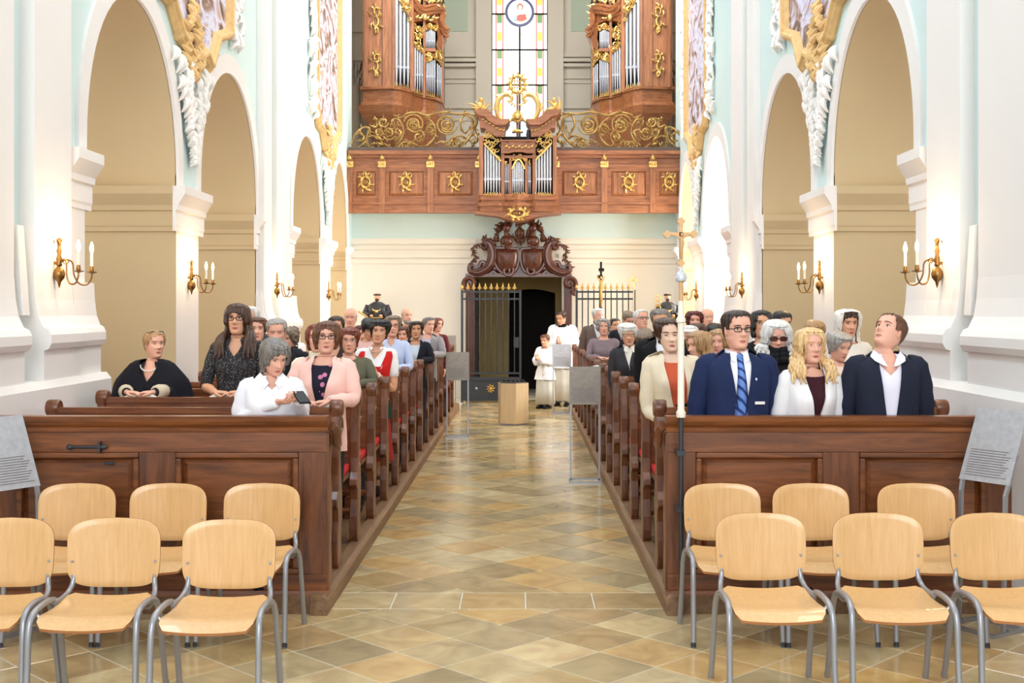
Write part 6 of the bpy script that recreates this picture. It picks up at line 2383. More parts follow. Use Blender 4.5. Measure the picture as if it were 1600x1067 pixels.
        sh_ = shell(0.017, jt, opn, hem - 0.02, 0.02)
        m.loft(sh_, closed=False, cap0=False, cap1=False)
        sleeves(m, 0.006, sleeve)
        jo = m.build({'suit': 'suit_jacket', 'cardigan': 'cardigan', 'jacket': 'jacket'}[cut], om, t, sharp=0)
        # lapels or front band along the opening
        lp = MB()
        for e in (0, -1):
            s = -1 if sh_[8][e].x < 0 else 1
            edge = [r[e] for r in sh_]
            edge = [p + Vector((0, -0.006, 0)) for p in edge]
            n_ = len(edge)
            cut_i = next((i for i, p in enumerate(edge) if p.z / kz < close + 0.012), n_ - 1)
            cut_i = max(cut_i, 4)
            out_ = []
            for i, p in enumerate(edge[:cut_i + 1]):
                f_ = i / cut_i
                wd = {'suit': 0.062, 'cardigan': 0.022, 'jacket': 0.05}[cut]
                wd *= sin(pi * min(1, 0.15 + 0.85 * (1 - f_))) ** 0.6 if cut != 'cardigan' else 1.0
                q_ = p + Vector((s * wd, 0.010 + 0.018 * (wd / 0.062) * abs(sin(f_)), 0.004))
                out_.append(q_)
            lp.loft([edge[:cut_i + 1], out_], closed=False, cap0=False, cap1=False)
            lp.loft([[p + Vector((0, 0.004, 0)) for p in edge[:cut_i + 1]], [p + Vector((0, 0.004, 0)) for p in out_]], closed=False, cap0=False, cap1=False)
        lp.build('lapels' if cut != 'cardigan' else 'front_band', om, t, sharp=0)
        if cut in ('suit', 'jacket'):
            cb_ = MB()
            back = [bend(Vector(((nw + 0.022) * S * sin(th) * 1.05, 0.012 - 0.074 * S * cos(th), nb + 0.012))) for th in [pi * 0.42 + pi * 1.16 * i / 12 for i in range(13)]]
            cb_.loft([back, [p + Vector((p.x * 0.5, 0.016 if p.y > 0 else -0.012, -0.035)) for p in back]], closed=False, cap0=False, cap1=False)
            cb_.build('jacket_collar', om, t, sharp=0)
        if tie:
            tm = MB()
            pts = []
            for i in range(9):
                z = 0.822 - 0.33 * i / 8 * 0.9
                w, f, b_ = torso_dims(tab, z)
                pts.append((bend(Vector((0, -(f * (0.5 + 0.5 * build) + 0.017) * S, z * kz))), (0.017 + 0.028 * min(1, i / 5)) * S))
            pts[0] = (bend(Vector((0, -0.073 * S, nb - 0.020))), 0.019)
            rings_ = [[p + Vector((-w_, 0.002, 0)), p + Vector((0, -0.007, 0)), p + Vector((w_, 0.002, 0)), p + Vector((0, 0.006, 0))] for p, w_ in pts]
            tm.loft(rings_)
            tm.ell(bend(Vector((0, -0.077 * S, nb - 0.026))), (0.021, 0.014, 0.019), 10, 8)
            tm.build('necktie', cloth(*tie), t, sharp=0)

    # ---------------- hair
    def hp(th, z, g):
        return head_tf(head_point(th, z, max(g, 0.004), male) * hh)

    rh = random.Random(int(px * 3 + ytop))
    ph_ = [rh.uniform(0, 6.28) for _ in range(8)]

    def hair_shell(bottom, thick, rows=18, ncol=None, wave=0.0, smooth_cloth=False):
        """grid from crown to bottom(th) in head heights; below the jaw the curtain hangs freely"""
        ncol = ncol or (128 if detail else 72)
        hb = MB()
        rings_ = []
        gamp = 0.0 if smooth_cloth else (0.013 if detail else 0.010)
        for i in range(rows + 1):
            v = i / rows
            ring_ = []
            for j in range(ncol):
                th = -pi + 2 * pi * j / ncol
                a_ = abs(th)
                zb = bottom(th)
                if not smooth_cloth:
                    zb += (0.022 * sin(17 * th + ph_[0]) + 0.016 * sin(29 * th + ph_[1])) * (1.0 if a_ > 0.35 else 0.6)
                z = 1.0 - (1.0 - zb) * (v ** 0.85)
                edge = 1.0 - 0.72 * v ** 5
                front = sinterp([(0.0, 0.55), (0.55, 0.5), (0.95, 0.7), (1.4, 1.0)], a_) if z < 0.86 else 1.0
                g = thick(th, z) * edge * front
                tw = 1.5 * z
                g += gamp * (sin(13 * th + tw + ph_[2]) + 0.8 * sin(23 * th - 2 * tw + ph_[3]) + 0.7 * sin(37 * th + tw + ph_[4])) * min(1, v * 4)
                ww = wave * (sin(7 * z * pi + ph_[5]) + 0.5 * sin(11 * z * pi + 3 * th + ph_[6])) * (1 if z < 0.6 else 0.4)
                if z < 0.30:
                    w, f, b = head_dims(0.30)
                    k = min(1.0, (0.30 - z) / 0.5)
                    w_, b_ = w * 1.07 + g + 0.05 * k, -b + g - 0.08 * k
                    f_ = f * 0.55
                    p = Vector((w_ * sin(th) + ww, -(f_ if cos(th) > 0 else b_) * cos(th), z))
                    ring_.append(head_tf(p * hh, max(0.35, 1 - 0.6 * k)))
                else:
                    p = head_point(th, z, max(g, 0.006), male)
                    p.x += ww * 0.5
                    ring_.append(head_tf(p * hh))
            rings_.append(ring_)
        hb.loft(rings_, cap0=True, cap1=False)
        return hb

    def tresses(hb, L_, wavy):
        """strands that fall in front of the shoulders"""
        for s_ in (-1, 1):
            for k_ in range(10):
                k = k_ * 0.6
                p0 = Vector((s_ * (0.285 + 0.012 * k), -0.10 + 0.055 * k, 0.42)) * hh
                p1 = Vector((s_ * (0.335 + 0.012 * k), -0.08 + 0.06 * k, 0.12)) * hh
                q0, q1 = head_tf(p0), head_tf(p1, 0.85)
                zc = nb + (L_ + 0.15 + 0.07 * (k_ * 7 % 4)) * hh
                fr_ = torso_dims(tab, zc / kz)[1]
                q3 = bend(Vector((s_ * (0.070 + 0.016 * k) * S, -(fr_ + 0.026 - 0.004 * k) * S, zc)))
                q2 = q1.lerp(q3, 0.5) + Vector((s_ * 0.012, -0.028, 0.02))
                pts = smooth_path([q0, q1, q2, q3], 6)
                n_ = len(pts)
                if wavy:
                    pts = [p + Vector((0.010 * sin(i * 0.9 + k * 1.3 + ph_[k_ % 8]), -0.006 * sin(i * 1.3 + k), 0)) for i, p in enumerate(pts)]
                hb.tube(pts, [(0.008 + 0.010 * sin(pi * min(1.0, 0.25 + 0.75 * i / n_))) * (1 if i < n_ - 3 else 0.55) for i in range(n_)], 8)

    def A(th):
        return abs(((th + pi) % (2 * pi)) - pi)

    sweep = rh.choice((-1, 1))

    def ramp(a, tabl):
        return sinterp(tabl, a)

    def fringe(th):
        return 0.06 * sin(1.8 * th * sweep) * max(0, 1 - A(th) / 0.9) if not male else 0.015 * sin(3 * th)
    if style == 'short':        # men's short cut
        bt = lambda th: fringe(th) + ramp(A(th), [(0.0, 0.84 - bangs), (0.75, 0.82 - bangs), (0.95, 0.66), (1.15, 0.50), (1.35, 0.46), (1.55, 0.58), (1.85, 0.42), (2.3, 0.22), (pi, 0.16)])
        hb = hair_shell(bt, lambda th, z: (0.03 + 0.05 * max(0, (z - 0.6) / 0.4)) * vol)
    elif style == 'crop':       # women's short cut
        bt = lambda th: fringe(th) + ramp(A(th), [(0.0, 0.79 - bangs), (0.55, 0.76 - bangs), (0.85, 0.58), (1.1, 0.36), (1.5, 0.33), (2.0, 0.18), (pi, 0.08)])
        hb = hair_shell(bt, lambda th, z: (0.07 + 0.06 * max(0, (z - 0.5) / 0.5)) * vol, wave=0.012)
    elif style == 'curly':
        bt = lambda th: fringe(th) + ramp(A(th), [(0.0, 0.79 - bangs), (0.55, 0.75 - bangs), (0.85, 0.5), (1.1, 0.16 if hlen is None else hlen), (2.0, 0.08 if hlen is None else hlen), (pi, 0.02 if hlen is None else hlen)])
        hb = hair_shell(bt, lambda th, z: (0.10 + 0.06 * sin(11 * th) * sin(17 * z)) * vol, wave=0.03)
        rnd_ = random.Random(int(px))
        for k in range(70):
            th = rnd_.uniform(0.75, 2 * pi - 0.75)
            z = rnd_.uniform(0.15, 0.95)
            if z > bt(th) + 0.03:
                hb.ell(hp(th, z, 0.10 * vol), (0.05 * hh, 0.05 * hh, 0.05 * hh), 8, 6)
    elif style == 'bob':
        L_ = 0.05 if hlen is None else hlen
        bt = lambda th: fringe(th) + ramp(A(th), [(0.0, 0.80 - bangs), (0.45, 0.76 - bangs), (0.72, 0.55), (0.92, 0.2 + L_ * 0.5), (1.1, L_), (pi, L_ - 0.03)])
        hb = hair_shell(bt, lambda th, z: (0.075 + 0.045 * gauss(z, 0.4, 0.3)) * vol, rows=22, wave=0.012)
    elif style in ('long', 'longwavy'):
        L_ = -0.75 if hlen is None else hlen
        bt = lambda th: fringe(th) + ramp(A(th), [(0.0, 0.81 - bangs), (0.42, 0.76 - bangs), (0.72, 0.5), (0.92, L_ * 0.5), (1.12, L_), (pi, L_ - 0.1)])
        hb = hair_shell(bt, lambda th, z: (0.07 + 0.04 * gauss(z, 0.35, 0.3)) * vol, rows=30, wave=0.03 if style == 'longwavy' else 0.006)
        tresses(hb, L_, style == 'longwavy')
    elif style == 'tied':       # combed back with a knot
        bt = lambda th: fringe(th) + ramp(A(th), [(0.0, 0.80 - bangs), (0.6, 0.76 - bangs), (0.9, 0.60), (1.15, 0.46), (1.5, 0.40), (2.2, 0.25), (pi, 0.18)])
        hb = hair_shell(bt, lambda th, z: 0.04 * vol)
        hb.ell(hp(pi, 0.45, 0.09), (0.16 * hh, 0.14 * hh, 0.16 * hh), 14, 10)
    elif style == 'ponytail':
        bt = lambda th: fringe(th) + ramp(A(th), [(0.0, 0.80 - bangs), (0.6, 0.76 - bangs), (0.9, 0.60), (1.15, 0.46), (1.5, 0.40), (2.2, 0.25), (pi, 0.18)])
        hb = hair_shell(bt, lambda th, z: 0.04 * vol)
        p0 = hp(pi, 0.5, 0.06)
        sd = -1 if yaw < 0 else 1
        pts = smooth_path([p0, p0 + Vector((-0.05 * sd, 0.06, -0.03)), p0 + Vector((-0.09 * sd, 0.05, -0.16)), p0 + Vector((-0.08 * sd, 0.04, -0.3))], 4)
        hb.tube(pts, [0.03, 0.036, 0.04, 0.042, 0.042, 0.04, 0.038, 0.034, 0.03, 0.024, 0.018, 0.012, 0.006][:len(pts)], 10)
    elif style == 'bald':
        bt = lambda th: 0.0
        hb = MB()
        rr_ = []
        for z in (0.62, 0.55, 0.45, 0.34, 0.26):
            rr_.append([hp(th, z + 0.0 * th, 0.02) for th in [1.45 + (2 * pi - 2.9) * i / 24 for i in range(25)]])
        hb.loft(rr_, closed=False, cap0=False, cap1=False)
    elif style == 'veil':
        bt = lambda th: ramp(A(th), [(0.0, 0.74), (0.55, 0.70), (0.85, 0.58), (1.1, 0.4), (2.0, 0.3), (pi, 0.2)])
        hb = hair_shell(bt, lambda th, z: (0.05 + 0.05 * max(0, (z - 0.5) / 0.5)) * vol, wave=0.012)
        vb = lambda th: ramp(A(th), [(0.0, 0.93), (0.7, 0.9), (0.95, 0.55), (1.15, -0.55), (pi, -0.75)])
        ve = hair_shell(vb, lambda th, z: 0.16, rows=30, wave=0.01, smooth_cloth=True)
        ve.build('veil', cloth((232, 228, 220)), t, sharp=0)
    hb.build('hair', hm, t, sharp=0)

    # ---------------- glasses
    if glasses:
        dark = glasses.startswith('sun')
        gm_ = plain('glasses_%s' % glasses, {'black': (26, 24, 26), 'sun': (40, 22, 18), 'sunhead': (90, 86, 82), 'thin': (120, 104, 90), 'red': (110, 30, 30)}[glasses], 0.3, 0.2)
        g2 = MB()
        zc_ = 0.50 if glasses != 'sunhead' else 0.90
        gg = 0.03 if glasses != 'sunhead' else 0.09
        r_ = {'thin': 0.007, 'black': 0.011, 'red': 0.009}.get(glasses, 0.014) * hh
        for s in (-1, 1):
            cen = head_point(s * 0.38, zc_, 0.0)
            yy = -0.395 if glasses != 'sunhead' else -0.24
            sg = lambda q: (abs(q) ** 0.6) * (1 if q >= 0 else -1)
            rim = [Vector((s * 0.146 + 0.100 * sg(cos(a)), yy + 0.05 * abs(s * 0.146 + 0.100 * sg(cos(a))), zc_ - 0.006 + 0.056 * sg(sin(a)))) * hh for a in [2 * pi * i / 16 for i in range(17)]]
            g2.tube([head_tf(p) for p in rim], r_, 6)
            g2.tube([head_tf(Vector((s * x_, y_, zc_ + 0.012)) * hh) for x_, y_ in ((0.236, yy + 0.01), (0.30, yy + 0.12), (0.315, 0.0))], r_ * 0.9, 6)
            if dark:
                rr_ = [head_tf(p) for p in rim[:-1]]
                g2.add(rr_, [tuple(range(16))], 1, False)
        g2.tube([head_tf(Vector((x_, -0.415 if glasses != 'sunhead' else -0.245, zc_ + 0.012)) * hh) for x_ in (-0.05, 0, 0.05)], r_, 6)
        g2.build('glasses' if not dark else 'sunglasses', [gm_, plain('tinted_lens', (96, 34, 22), 0.12, 0.0, spec=0.8) if glasses == 'sun' else plain('grey_lens', (120, 118, 116), 0.1)], t, sharp=0)
    if extra:
        extra(t, H, S, kz, nb, bend, head_tf, hh, arm_paths, shell, sleeves, tab, hp)
    return t


def row_d(k):
    return 7.27 + PITCH * k


# ---------------- special clothing -------------------------------------------------
def shawl(t, H, S, kz, nb, bend, head_tf, hh, arm_paths, shell, sleeves, tab, hp):
    m = MB()
    rings_ = []
    for i in range(17):
        v = i / 16
        ring_ = []
        for j in range(49):
            op = 0.75 * max(0.0, 1 - v / 0.34) ** 1.0 + 0.01
            th = pi + (-1 + 2 * j / 48) * (pi - op * 0.9)
            w = (0.080 + 0.175 * min(1, v * 3.0) ** 0.8 + 0.16 * v) * S
            d = (0.072 + 0.06 * min(1, v * 3) + (0.17 if cos(th) > 0 else 0.06) * v) * S
            z = (0.858 - 0.040 * min(1, v * 3.0) - 0.30 * max(0, v - 0.10)) * kz
            f_ = 1 + 0.035 * sin(8 * th + 5 * v)
            ring_.append(bend(Vector((w * f_ * sin(th), -d * f_ * cos(th), z))))
        rings_.append(ring_)
    m.loft(rings_, closed=False, cap0=False, cap1=False)
    m.build('shawl', cloth((16, 17, 26)), t, sharp=0)
    n_ = MB()
    n_.tube([bend(Vector((0.075 * S * sin(a), -0.075 * S - 0.05 * cos(a) * 0.8, nb - 0.03 - 0.05 * cos(a)))) for a in [-1.5 + 3.0 * i / 14 for i in range(15)]], 0.005, 6)
    n_.build('necklace', M_EYEW, t)
    for idx in (0, 1):
        p = arm_paths[idx]
        MB().tube([p[-5], p[-3], p[-2]], [0.05, 0.056, 0.05], 12).build('light_cuff', cloth((206, 192, 166)), t, sharp=0)


def dirndl(t, H, S, kz, nb, bend, head_tf, hh, arm_paths, shell, sleeves, tab, hp):
    bl = lambda th: 0.80 if abs(sin(th)) > 0.55 else (0.725 if cos(th) > 0 else 0.78)
    m = MB()
    m.loft(shell(0.020, lambda th: 0.735 + 0.085 * max(0, min(1, (abs(sin(th)) - 0.42) / 0.12)) if cos(th) > 0 else 0.81, lambda z: 0.0, 0.60), closed=False, cap0=False, cap1=False)
    m.build('red_bodice', cloth((206, 36, 34)), t, sharp=0)
    m = MB()
    m.loft(shell(0.022, lambda th: 0.615, lambda z: 0.0, 0.44, 0.3), closed=False, cap0=False, cap1=False)
    m.build('green_apron', cloth((28, 58, 44)), t, sharp=0)
    n_ = MB()
    n_.tube([bend(Vector((0.066 * S * sin(a), -0.07 * S - 0.035 * cos(a), nb - 0.018 - 0.04 * cos(a)))) for a in [-1.5 + 3.0 * i / 14 for i in range(15)]], 0.006, 6)
    n_.build('bead_necklace', plain('coral_beads', (214, 170, 150), 0.3), t)
    w_ = MB()
    p = arm_paths[1]
    w_.tube([p[-1].lerp(p[-2], 0.5), p[-2]], [0.030, 0.031], 12)
    w_.build('wristwatch', M_EYEW, t)


def surplice(t, H, S, kz, nb, bend, head_tf, hh, arm_paths, shell, sleeves, tab, hp):
    wm = cloth((240, 240, 242))
    m = MB()
    m.loft(shell(0.03, lambda th: 0.825, lambda z: 0.0, 0.40, 0.35), closed=False, cap0=False, cap1=False)
    sleeves(m, 0.022, 0.95, 0.035)
    m.build('white_surplice', wm, t, sharp=0)
    lo = MB()
    lo.loft([[Vector((w * S * sin(a) * (1 + 0.05 * sin(9 * a)), -d * S * cos(a) * (1 + 0.05 * sin(9 * a)), z * H)) for a in [2 * pi * i / 40 for i in range(40)]] for z, w, d in ((0.62, 0.17, 0.13), (0.45, 0.20, 0.16), (0.25, 0.215, 0.175), (0.06, 0.235, 0.19))])
    lo.build('pale_cassock', cloth((206, 202, 190)), t, sharp=0)


def priest_wear(t, H, S, kz, nb, bend, head_tf, hh, arm_paths, shell, sleeves, tab, hp):
    surplice(t, H, S, kz, nb, bend, head_tf, hh, arm_paths, shell, sleeves, tab, hp)
    m = MB()
    m.loft([[bend(Vector(((0.064 + w) * sin(a) * S, -(0.062 + w) * cos(a) * S + 0.006, nb - 0.01 + z - 0.03 * max(0, cos(a)) * (1 if z < 0 else 0)))) for a in [2 * pi * i / 24 for i in range(24)]] for z, w in ((-0.05, 0.042), (-0.02, 0.02), (0.03, 0.006))], cap0=False, cap1=False)
    m.build('black_collar', cloth((18, 18, 22)), t, sharp=0)


def scarf(t, H, S, kz, nb, bend, head_tf, hh, arm_paths, shell, sleeves, tab, hp):
    m = MB()
    for k in range(3):
        m.tube([bend(Vector(((0.072 + 0.012 * k) * sin(a), -(0.075 + 0.014 * k) * cos(a), nb + 0.035 - 0.032 * k - 0.012 * cos(a) + 0.004 * sin(5 * a)))) for a in [2 * pi * i / 24 for i in range(25)]], 0.030, 8)
    m.build('black_scarf', cloth((22, 22, 26)), t, sharp=0)


def cap_band(t, H, S, kz, nb, bend, head_tf, hh, arm_paths, shell, sleeves, tab, hp):
    m = MB()
    rr_ = [[hp(th, z, 0.09) for th in [2 * pi * i / 32 for i in range(32)]] for z in (0.72, 0.8, 0.88)]
    m.loft(rr_, cap0=False, cap1=False)
    m.build('white_headband', cloth((236, 234, 230)), t, sharp=0)


def beard(col):
    def f(t, H, S, kz, nb, bend, head_tf, hh, arm_paths, shell, sleeves, tab, hp):
        m = MB()
        rr_ = []
        for z, g in ((0.27, 0.012), (0.2, 0.03), (0.1, 0.045), (0.0, 0.05), (-0.02, 0.03)):
            rr_.append([head_tf(head_point(th, z, g) * hh) for th in [-1.5 + 3.0 * i / 24 for i in range(25)]])
        m.loft(rr_[1:], closed=False, cap0=False, cap1=False)
        mo = [head_tf((head_point(-0.32 + 0.08 * k, 0.245 - 0.02 * (abs(k - 4) / 4) ** 2) + Vector((0, -0.006, 0))) * hh) for k in range(9)]
        m.tube(mo, [0.016 * hh * (0.4 + 0.6 * (1 - abs(k - 4) / 5)) for k in range(9)], 6)
        m.build('beard', HAIRS[col], t, sharp=0)
    return f


def badge(t, H, S, kz, nb, bend, head_tf, hh, arm_paths, shell, sleeves, tab, hp):
    m = MB()
    m.box(0.075, 0.135, -0.149, -0.143, 0.668 * kz, 0.678 * kz)
    o = m.build('pocket_square', M_EYEW, t)
    MB().ell((0.088, -0.128, 0.756 * kz), (0.007, 0.004, 0.010), 8, 6).build('lapel_pin', M_TIN, t)


def belt(t, H, S, kz, nb, bend, head_tf, hh, arm_paths, shell, sleeves, tab, hp):
    m = MB()
    m.loft([[Vector((0.148 * S * sin(a), -0.112 * S * cos(a), 0.632 * H + z)) for a in [2 * pi * i / 30 for i in range(30)]] for z in (-0.016, 0.016)], cap0=False, cap1=False)
    m.box(-0.03, 0.03, -0.122 * S, -0.108 * S, 0.632 * H - 0.022, 0.632 * H + 0.022)
    m.build('black_belt', cloth((20, 18, 18)), t, sharp=0)


# ---------------- left of the aisle ---------------------------------------------------
person('woman in white shirt looking down at a phone in the front left pew', 424, 522, row_d(0), skin='rosy', hair='saltpepper', style='bob', hlen=0.0, bangs=0.08, yaw=34, pitch=24, body=14, build=1.12,
       top=(238, 238, 246), cut='shirt', vdepth=0.09, arms='phone')
ph = thing('mobile_phone', 'black mobile phone in the hands of the woman in white shirt', 'phone', (X_at(470, 7.0), 7.02, 1.285))
ph.rotation_euler = (radians(24), 0, radians(30))
MB().box(-0.036, 0.036, -0.075, 0.075, -0.005, 0.004).build('case', cloth((20, 20, 24)), ph, bevel=0.003)
MB().box(-0.032, 0.032, -0.07, 0.07, 0.004, 0.0055).build('screen', plain('dark_screen', (26, 30, 40), 0.1), ph)
person('woman in pink cardigan over a flowered dark top with hands on the pew', 511, 498, row_d(1), lean=(0.05, 0), skin='rosy', hair='chestnut', style='bob', hlen=0.12, bangs=0.06, yaw=10, build=1.2, top=(240, 196, 184),
       inner=(30, 28, 44), inner_pattern='floral', cut='cardigan', vdepth=0.22, arms='rest', glasses='black')
person('woman with long brown hair and glasses in dark dotted blouse, hands on the pew', 371, 471, row_d(2), skin='tan', hair='brown', style='long', hlen=-0.85, bangs=0.14, yaw=0, pitch=-2, top=(44, 44, 48), pattern='dots',
       cut='vneck', vdepth=0.13, arms='rest', glasses='black', build=1.0, sleeve=0.6)
person('woman in black shawl with sunglasses pushed up into blond tied hair', 238, 513, row_d(2), skin='rosy', hair='darkblonde', style='tied', yaw=40, build=1.05, top=(40, 36, 40), cut='vneck', vdepth=0.17, arms='rest',
       glasses='sunhead', extra=shawl)
person('white-haired person half hidden behind the woman in the dotted blouse', 391, 476, row_d(5), skin='rosy', hair='white', style='short', yaw=-10, top=(70, 70, 78), cut='crew', detail=False, sex='m')
person('round-faced person with reddish brown hair behind the dotted blouse', 401, 493, row_d(4), skin='rosy', hair='chestnut', style='crop', yaw=12, top=(70, 60, 60), cut='crew', detail=False)
person('grey-haired man in dark jacket behind the woman in white shirt', 432, 494, row_d(3), sex='m', skin='rosy', hair='grey', style='short', yaw=8, pitch=10, top=(30, 30, 36), inner=(226, 224, 222), cut='suit', vdepth=0.16, build=1.1, closed=True)
person('woman with curly greyish hair and dark coat, head lowered', 455, 508, row_d(5), skin='rosy', hair='greybrown', style='curly', yaw=-24, pitch=14, top=(28, 28, 32), cut='turtle', detail=False)
person('person in cream jacket hidden behind the woman in pink cardigan', 496, 503, row_d(2), skin='rosy', hair='red', style='bob', yaw=0, top=(238, 230, 208), cut='turtle', build=1.1, detail=False)
person('dark-haired woman with combed-back hair, left of the bald man', 525, 491, row_d(5), skin='tan', hair='darkbrown', style='tied', yaw=6, pitch=4, top=(60, 46, 42), cut='vneck', detail=False)
person('bald man in light shirt beside the monk statue', 548, 481, row_d(9), sex='m', skin='rosy', hair='grey', style='bald', yaw=0, pitch=6, top=(196, 186, 172), cut='shirt', detail=False)
person('red-haired woman with glasses in olive blouse behind the pink cardigan', 545, 509, row_d(3), skin='rosy', hair='red', style='crop', bangs=0.04, vol=1.15, yaw=8, pitch=4, top=(98, 96, 78), cut='crew', glasses='thin', build=1.15, arms='rest')
person('woman with dark red hair in red jacket', 562, 506, row_d(8), skin='rosy', hair='burgundy', style='bob', hlen=0.2, yaw=28, pitch=6, top=(190, 40, 44), cut='jacket', inner=(40, 36, 40), detail=False)
person('dark-haired person looking down, in pale pink top', 574, 494, row_d(7), skin='tan', hair='black', style='crop', bangs=0.1, yaw=22, pitch=26, top=(232, 190, 184), cut='crew', detail=False)
person('black-haired smiling woman in red dirndl with white puffed sleeves and clasped hands', 596, 497, row_d(4), lean=(0.12, 0), skin='tan', hair='black', style='crop', bangs=0.06, vol=1.3, yaw=0, top=(238, 236, 236), cut='vneck', vdepth=0.12, arms='clasp',
       sleeve=0.45, extra=dirndl, smile=True, skirt=True, legs=(150, 40, 40))
person('woman with glasses in light blue sweater behind the red dirndl', 614, 491, row_d(6), skin='rosy', hair='greybrown', style='crop', yaw=8, top=(188, 200, 230), cut='vneck', vdepth=0.08, glasses='red', build=1.0, arms='rest', lean=(0.04, 0))
person('short curly-haired woman peeking between neighbours near the aisle', 631, 508, row_d(9), skin='rosy', hair='chestnut', style='curly', hlen=0.3, yaw=-8, pitch=4, top=(50, 44, 44), cut='crew', detail=False)
person('dark-haired woman in navy cardigan over pale blue top', 651, 500, row_d(8), lean=(0.04, 0), skin='olive', hair='darkbrown', style='crop', vol=1.1, yaw=4, top=(26, 28, 38), inner=(196, 212, 226), cut='cardigan', vdepth=0.24, arms='rest')
person('grey balding man with beard at the back left', 635, 481, row_d(12), sex='m', skin='rosy', hair='grey', style='bald', yaw=30, top=(40, 38, 40), cut='shirt', extra=beard('grey'), detail=False)
person('man in grey jacket over lavender shirt at the aisle end', 669, 494, row_d(10), lean=(0.05, 0), sex='m', skin='rosy', hair='saltpepper', style='short', bangs=0.04, yaw=36, top=(150, 146, 148), inner=(190, 188, 214), cut='jacket', vdepth=0.3, arms='rest')
person('woman in profile beside the man in grey jacket', 682, 495, row_d(12), lean=(0.04, 0), skin='rosy', hair='red', style='bob', yaw=48, top=(100, 40, 44), cut='crew', detail=False)

# ---------------- right of the aisle ----------------------------------------------------
person('old man with white hair and beard in brown jacket', 934, 480, row_d(12), sex='m', skin='rosy', hair='white', style='short', yaw=24, top=(104, 88, 82), inner=(216, 216, 220), cut='suit', vdepth=0.12, extra=beard('white'), detail=False)
person('grey curly-haired woman in mauve sweater with necklace', 941, 496, row_d(9), lean=(-0.06, 0), skin='rosy', hair='grey', style='curly', hlen=0.2, yaw=6, top=(134, 118, 124), cut='crew', build=1.1, arms='rest')
person('dark-haired man half hidden behind the mauve sweater', 960, 496, row_d(11), sex='m', skin='tan', hair='darkbrown', style='short', yaw=20, top=(60, 50, 54), cut='shirt', detail=False)
person('brown-grey haired man looking down at the back right', 979, 483, row_d(10), sex='m', skin='rosy', hair='greybrown', style='short', bangs=0.04, yaw=20, pitch=24, top=(26, 28, 36), cut='crew', detail=False)
person('white-haired man with black glasses looking upward', 1002, 482, row_d(8), sex='m', skin='rosy', hair='white', style='short', yaw=22, pitch=-8, top=(40, 36, 38), inner=(190, 40, 48), cut='jacket', vdepth=0.25, glasses='black', detail=False)
person('white-haired woman with glasses in dark jacket and white turtleneck', 979, 502, row_d(5), lean=(-0.08, 0), skin='tan', hair='white', style='crop', bangs=0.08, vol=1.35, yaw=2, pitch=10, top=(52, 52, 56), inner=(232, 226, 214), cut='suit', vdepth=0.2, glasses='thin', build=1.05, closed=True)
person('grey-haired person with bent head beside the man in black suit', 1010, 509, row_d(6), skin='rosy', hair='greybrown', style='crop', yaw=-20, pitch=34, top=(40, 38, 40), cut='crew', detail=False)
person('big man in black suit leaning to the left behind the beige jacket', 1030, 479, row_d(3), sex='m', skin='olive', hair='saltpepper', style='short', yaw=-8, pitch=8, roll=0, body=-16, lean=(-0.16, -0.02), top=(18, 18, 22), inner=(220, 220, 224), cut='suit', vdepth=0.16, build=1.3, arms='front')
person('short-haired woman in beige jacket over an orange top', 1040, 493, row_d(1), lean=(-0.12, 0), skin='pale', hair='brown', style='crop', bangs=-0.06, vol=1.05, yaw=4, pitch=6, top=(226, 212, 186), inner=(204, 92, 60), cut='jacket', vdepth=0.28, build=1.05,
       closed=True, extra=belt, arms='front')
person('woman with dark red curly hair behind the processional cross', 1085, 484, row_d(7), skin='rosy', hair='burgundy', style='curly', hlen=0.0, yaw=0, top=(50, 30, 34), cut='crew', detail=False)
person('bald pink-faced man before the bright chapel', 1105, 482, row_d(9), sex='m', skin='rosy', hair='white', style='bald', yaw=10, top=(220, 206, 200), cut='shirt', detail=False)
person('person in white headband behind the processional cross', 1077, 506, row_d(4), skin='rosy', hair='white', style='crop', yaw=-14, top=(226, 222, 214), cut='turtle', extra=cap_band, detail=False)
person('dark-haired person low behind the white headband', 1090, 502, row_d(5), skin='tan', hair='brown', style='crop', yaw=-10, pitch=12, top=(50, 44, 46), cut='crew', detail=False)
person('girl in profile with long light brown hair and dark spotted dress', 1096, 513, row_d(2), skin='rosy', hair='darkblonde', style='long', hlen=-0.75, yaw=-62, pitch=10, body=-24, top=(26, 26, 28), pattern='dots', cut='crew', build=0.9)
person('dark-haired woman low behind the long-haired girl', 1116, 502, row_d(6), skin='rosy', hair='black', style='crop', yaw=0, pitch=20, top=(60, 40, 44), cut='crew', detail=False)
person('young woman with brown hair between the girl and the man in blue suit', 1124, 511, row_d(3), skin='rosy', hair='darkblonde', style='bob', yaw=-20, pitch=6, top=(180, 160, 150), cut='crew', detail=False)
person('man in dark blue suit with striped blue tie in the front right pew', 1151, 481, row_d(0), sex='m', skin='rosy', hair='darkbrown', style='short', yaw=14, pitch=0, body=4, top=(30, 42, 78), inner=(236, 234, 242), cut='suit', vdepth=0.24, tie=((104, 138, 206), 'stripe'),
       glasses='black', build=1.1, extra=badge)
person('dark-haired woman with glasses in black behind the man in blue suit', 1190, 482, row_d(3), skin='tan', hair='black', style='bob', hlen=0.0, yaw=0, pitch=-2, top=(24, 22, 24), cut='crew', glasses='thin', build=1.05)
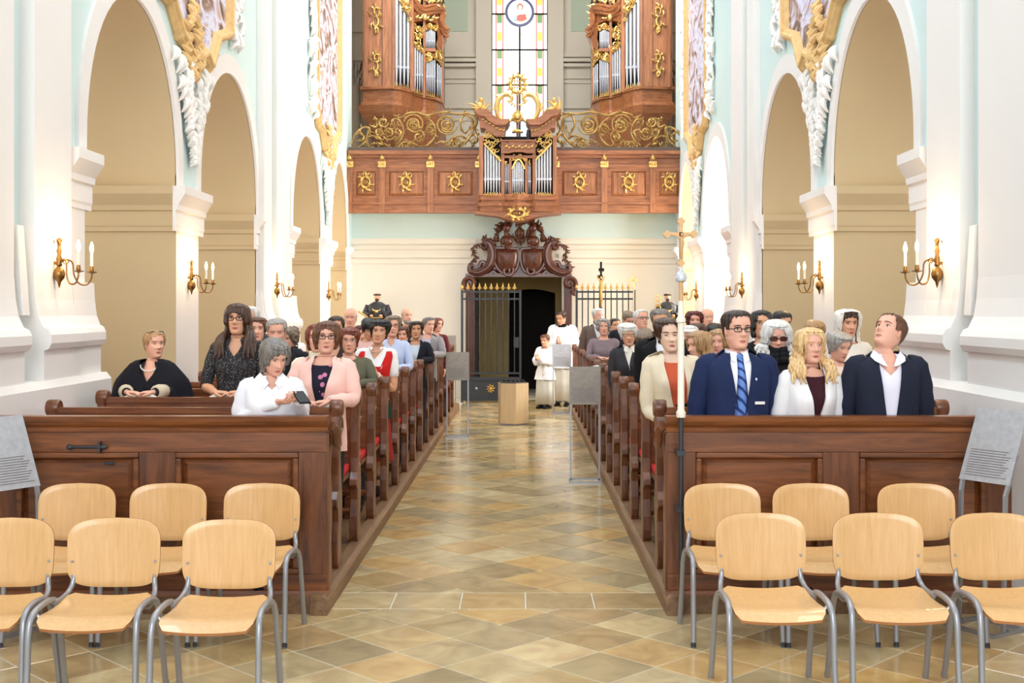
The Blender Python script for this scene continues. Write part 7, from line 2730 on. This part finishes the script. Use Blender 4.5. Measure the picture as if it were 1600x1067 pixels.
person('black-haired man hidden behind the white-haired woman', 1220, 483, row_d(5), sex='m', skin='tan', hair='black', style='short', bangs=0.06, yaw=16, pitch=10, top=(40, 40, 44), cut='crew', detail=False)
person('woman with long white hair, red sunglasses and black scarf', 1213, 495, row_d(1), skin='rosy', hair='white', style='longwavy', hlen=-0.25, vol=1.5, yaw=-2, pitch=12, top=(32, 30, 34), cut='turtle', glasses='sun', build=1.05, extra=scarf)
person('woman with long blond wavy hair in white blazer over dark red top', 1266, 508, row_d(0), skin='rosy', hair='blonde', style='longwavy', hlen=-0.62, vol=1.15, yaw=12, pitch=0, body=8, top=(240, 238, 238), inner=(58, 22, 30), cut='cardigan', vdepth=0.20, build=0.98)
person('blond person behind the woman in white blazer', 1272, 497, row_d(4), skin='rosy', hair='darkblonde', style='crop', yaw=0, pitch=18, top=(180, 150, 130), cut='crew', detail=False)
person('grey-haired woman in pale pink top, looking down', 1306, 514, row_d(2), skin='rosy', hair='grey', style='crop', vol=1.1, yaw=26, pitch=18, top=(226, 208, 200), cut='crew', build=1.1, detail=False)
person('dark-haired woman under a white veil', 1324, 480, row_d(3), skin='tan', hair='darkbrown', style='veil', yaw=6, pitch=6, top=(230, 224, 214), cut='turtle')
person('man in dark suit and open striped shirt looking up to the left', 1385, 484, row_d(0), sex='m', skin='rosy', hair='chestnut', style='short', vol=0.5, yaw=-52, pitch=-30, body=-4, top=(32, 36, 52), inner=(230, 228, 242), cut='suit', vdepth=0.30, build=1.1)

# ---------------- at the gate --------------------------------------------------------------
person('young priest in white surplice with black collar standing by the gate', 879, 484, 22.35, sex='m', skin='tan', hair='darkbrown', style='short', yaw=-34, pitch=18, body=-14, top=(238, 238, 242), cut='crew', arms='pray', extra=priest_wear, floor_z=0.0, legs=(200, 196, 186))
person('altar boy in white surplice and pale cassock walking beside the priest', 852, 521, 21.8, sex='m', skin='tan', hair='chestnut', style='short', bangs=0.08, yaw=-30, pitch=8, body=-30, top=(238, 238, 242), cut='crew', arms='pray', extra=surplice, floor_z=0.0, build=0.85, legs=(200, 196, 186))
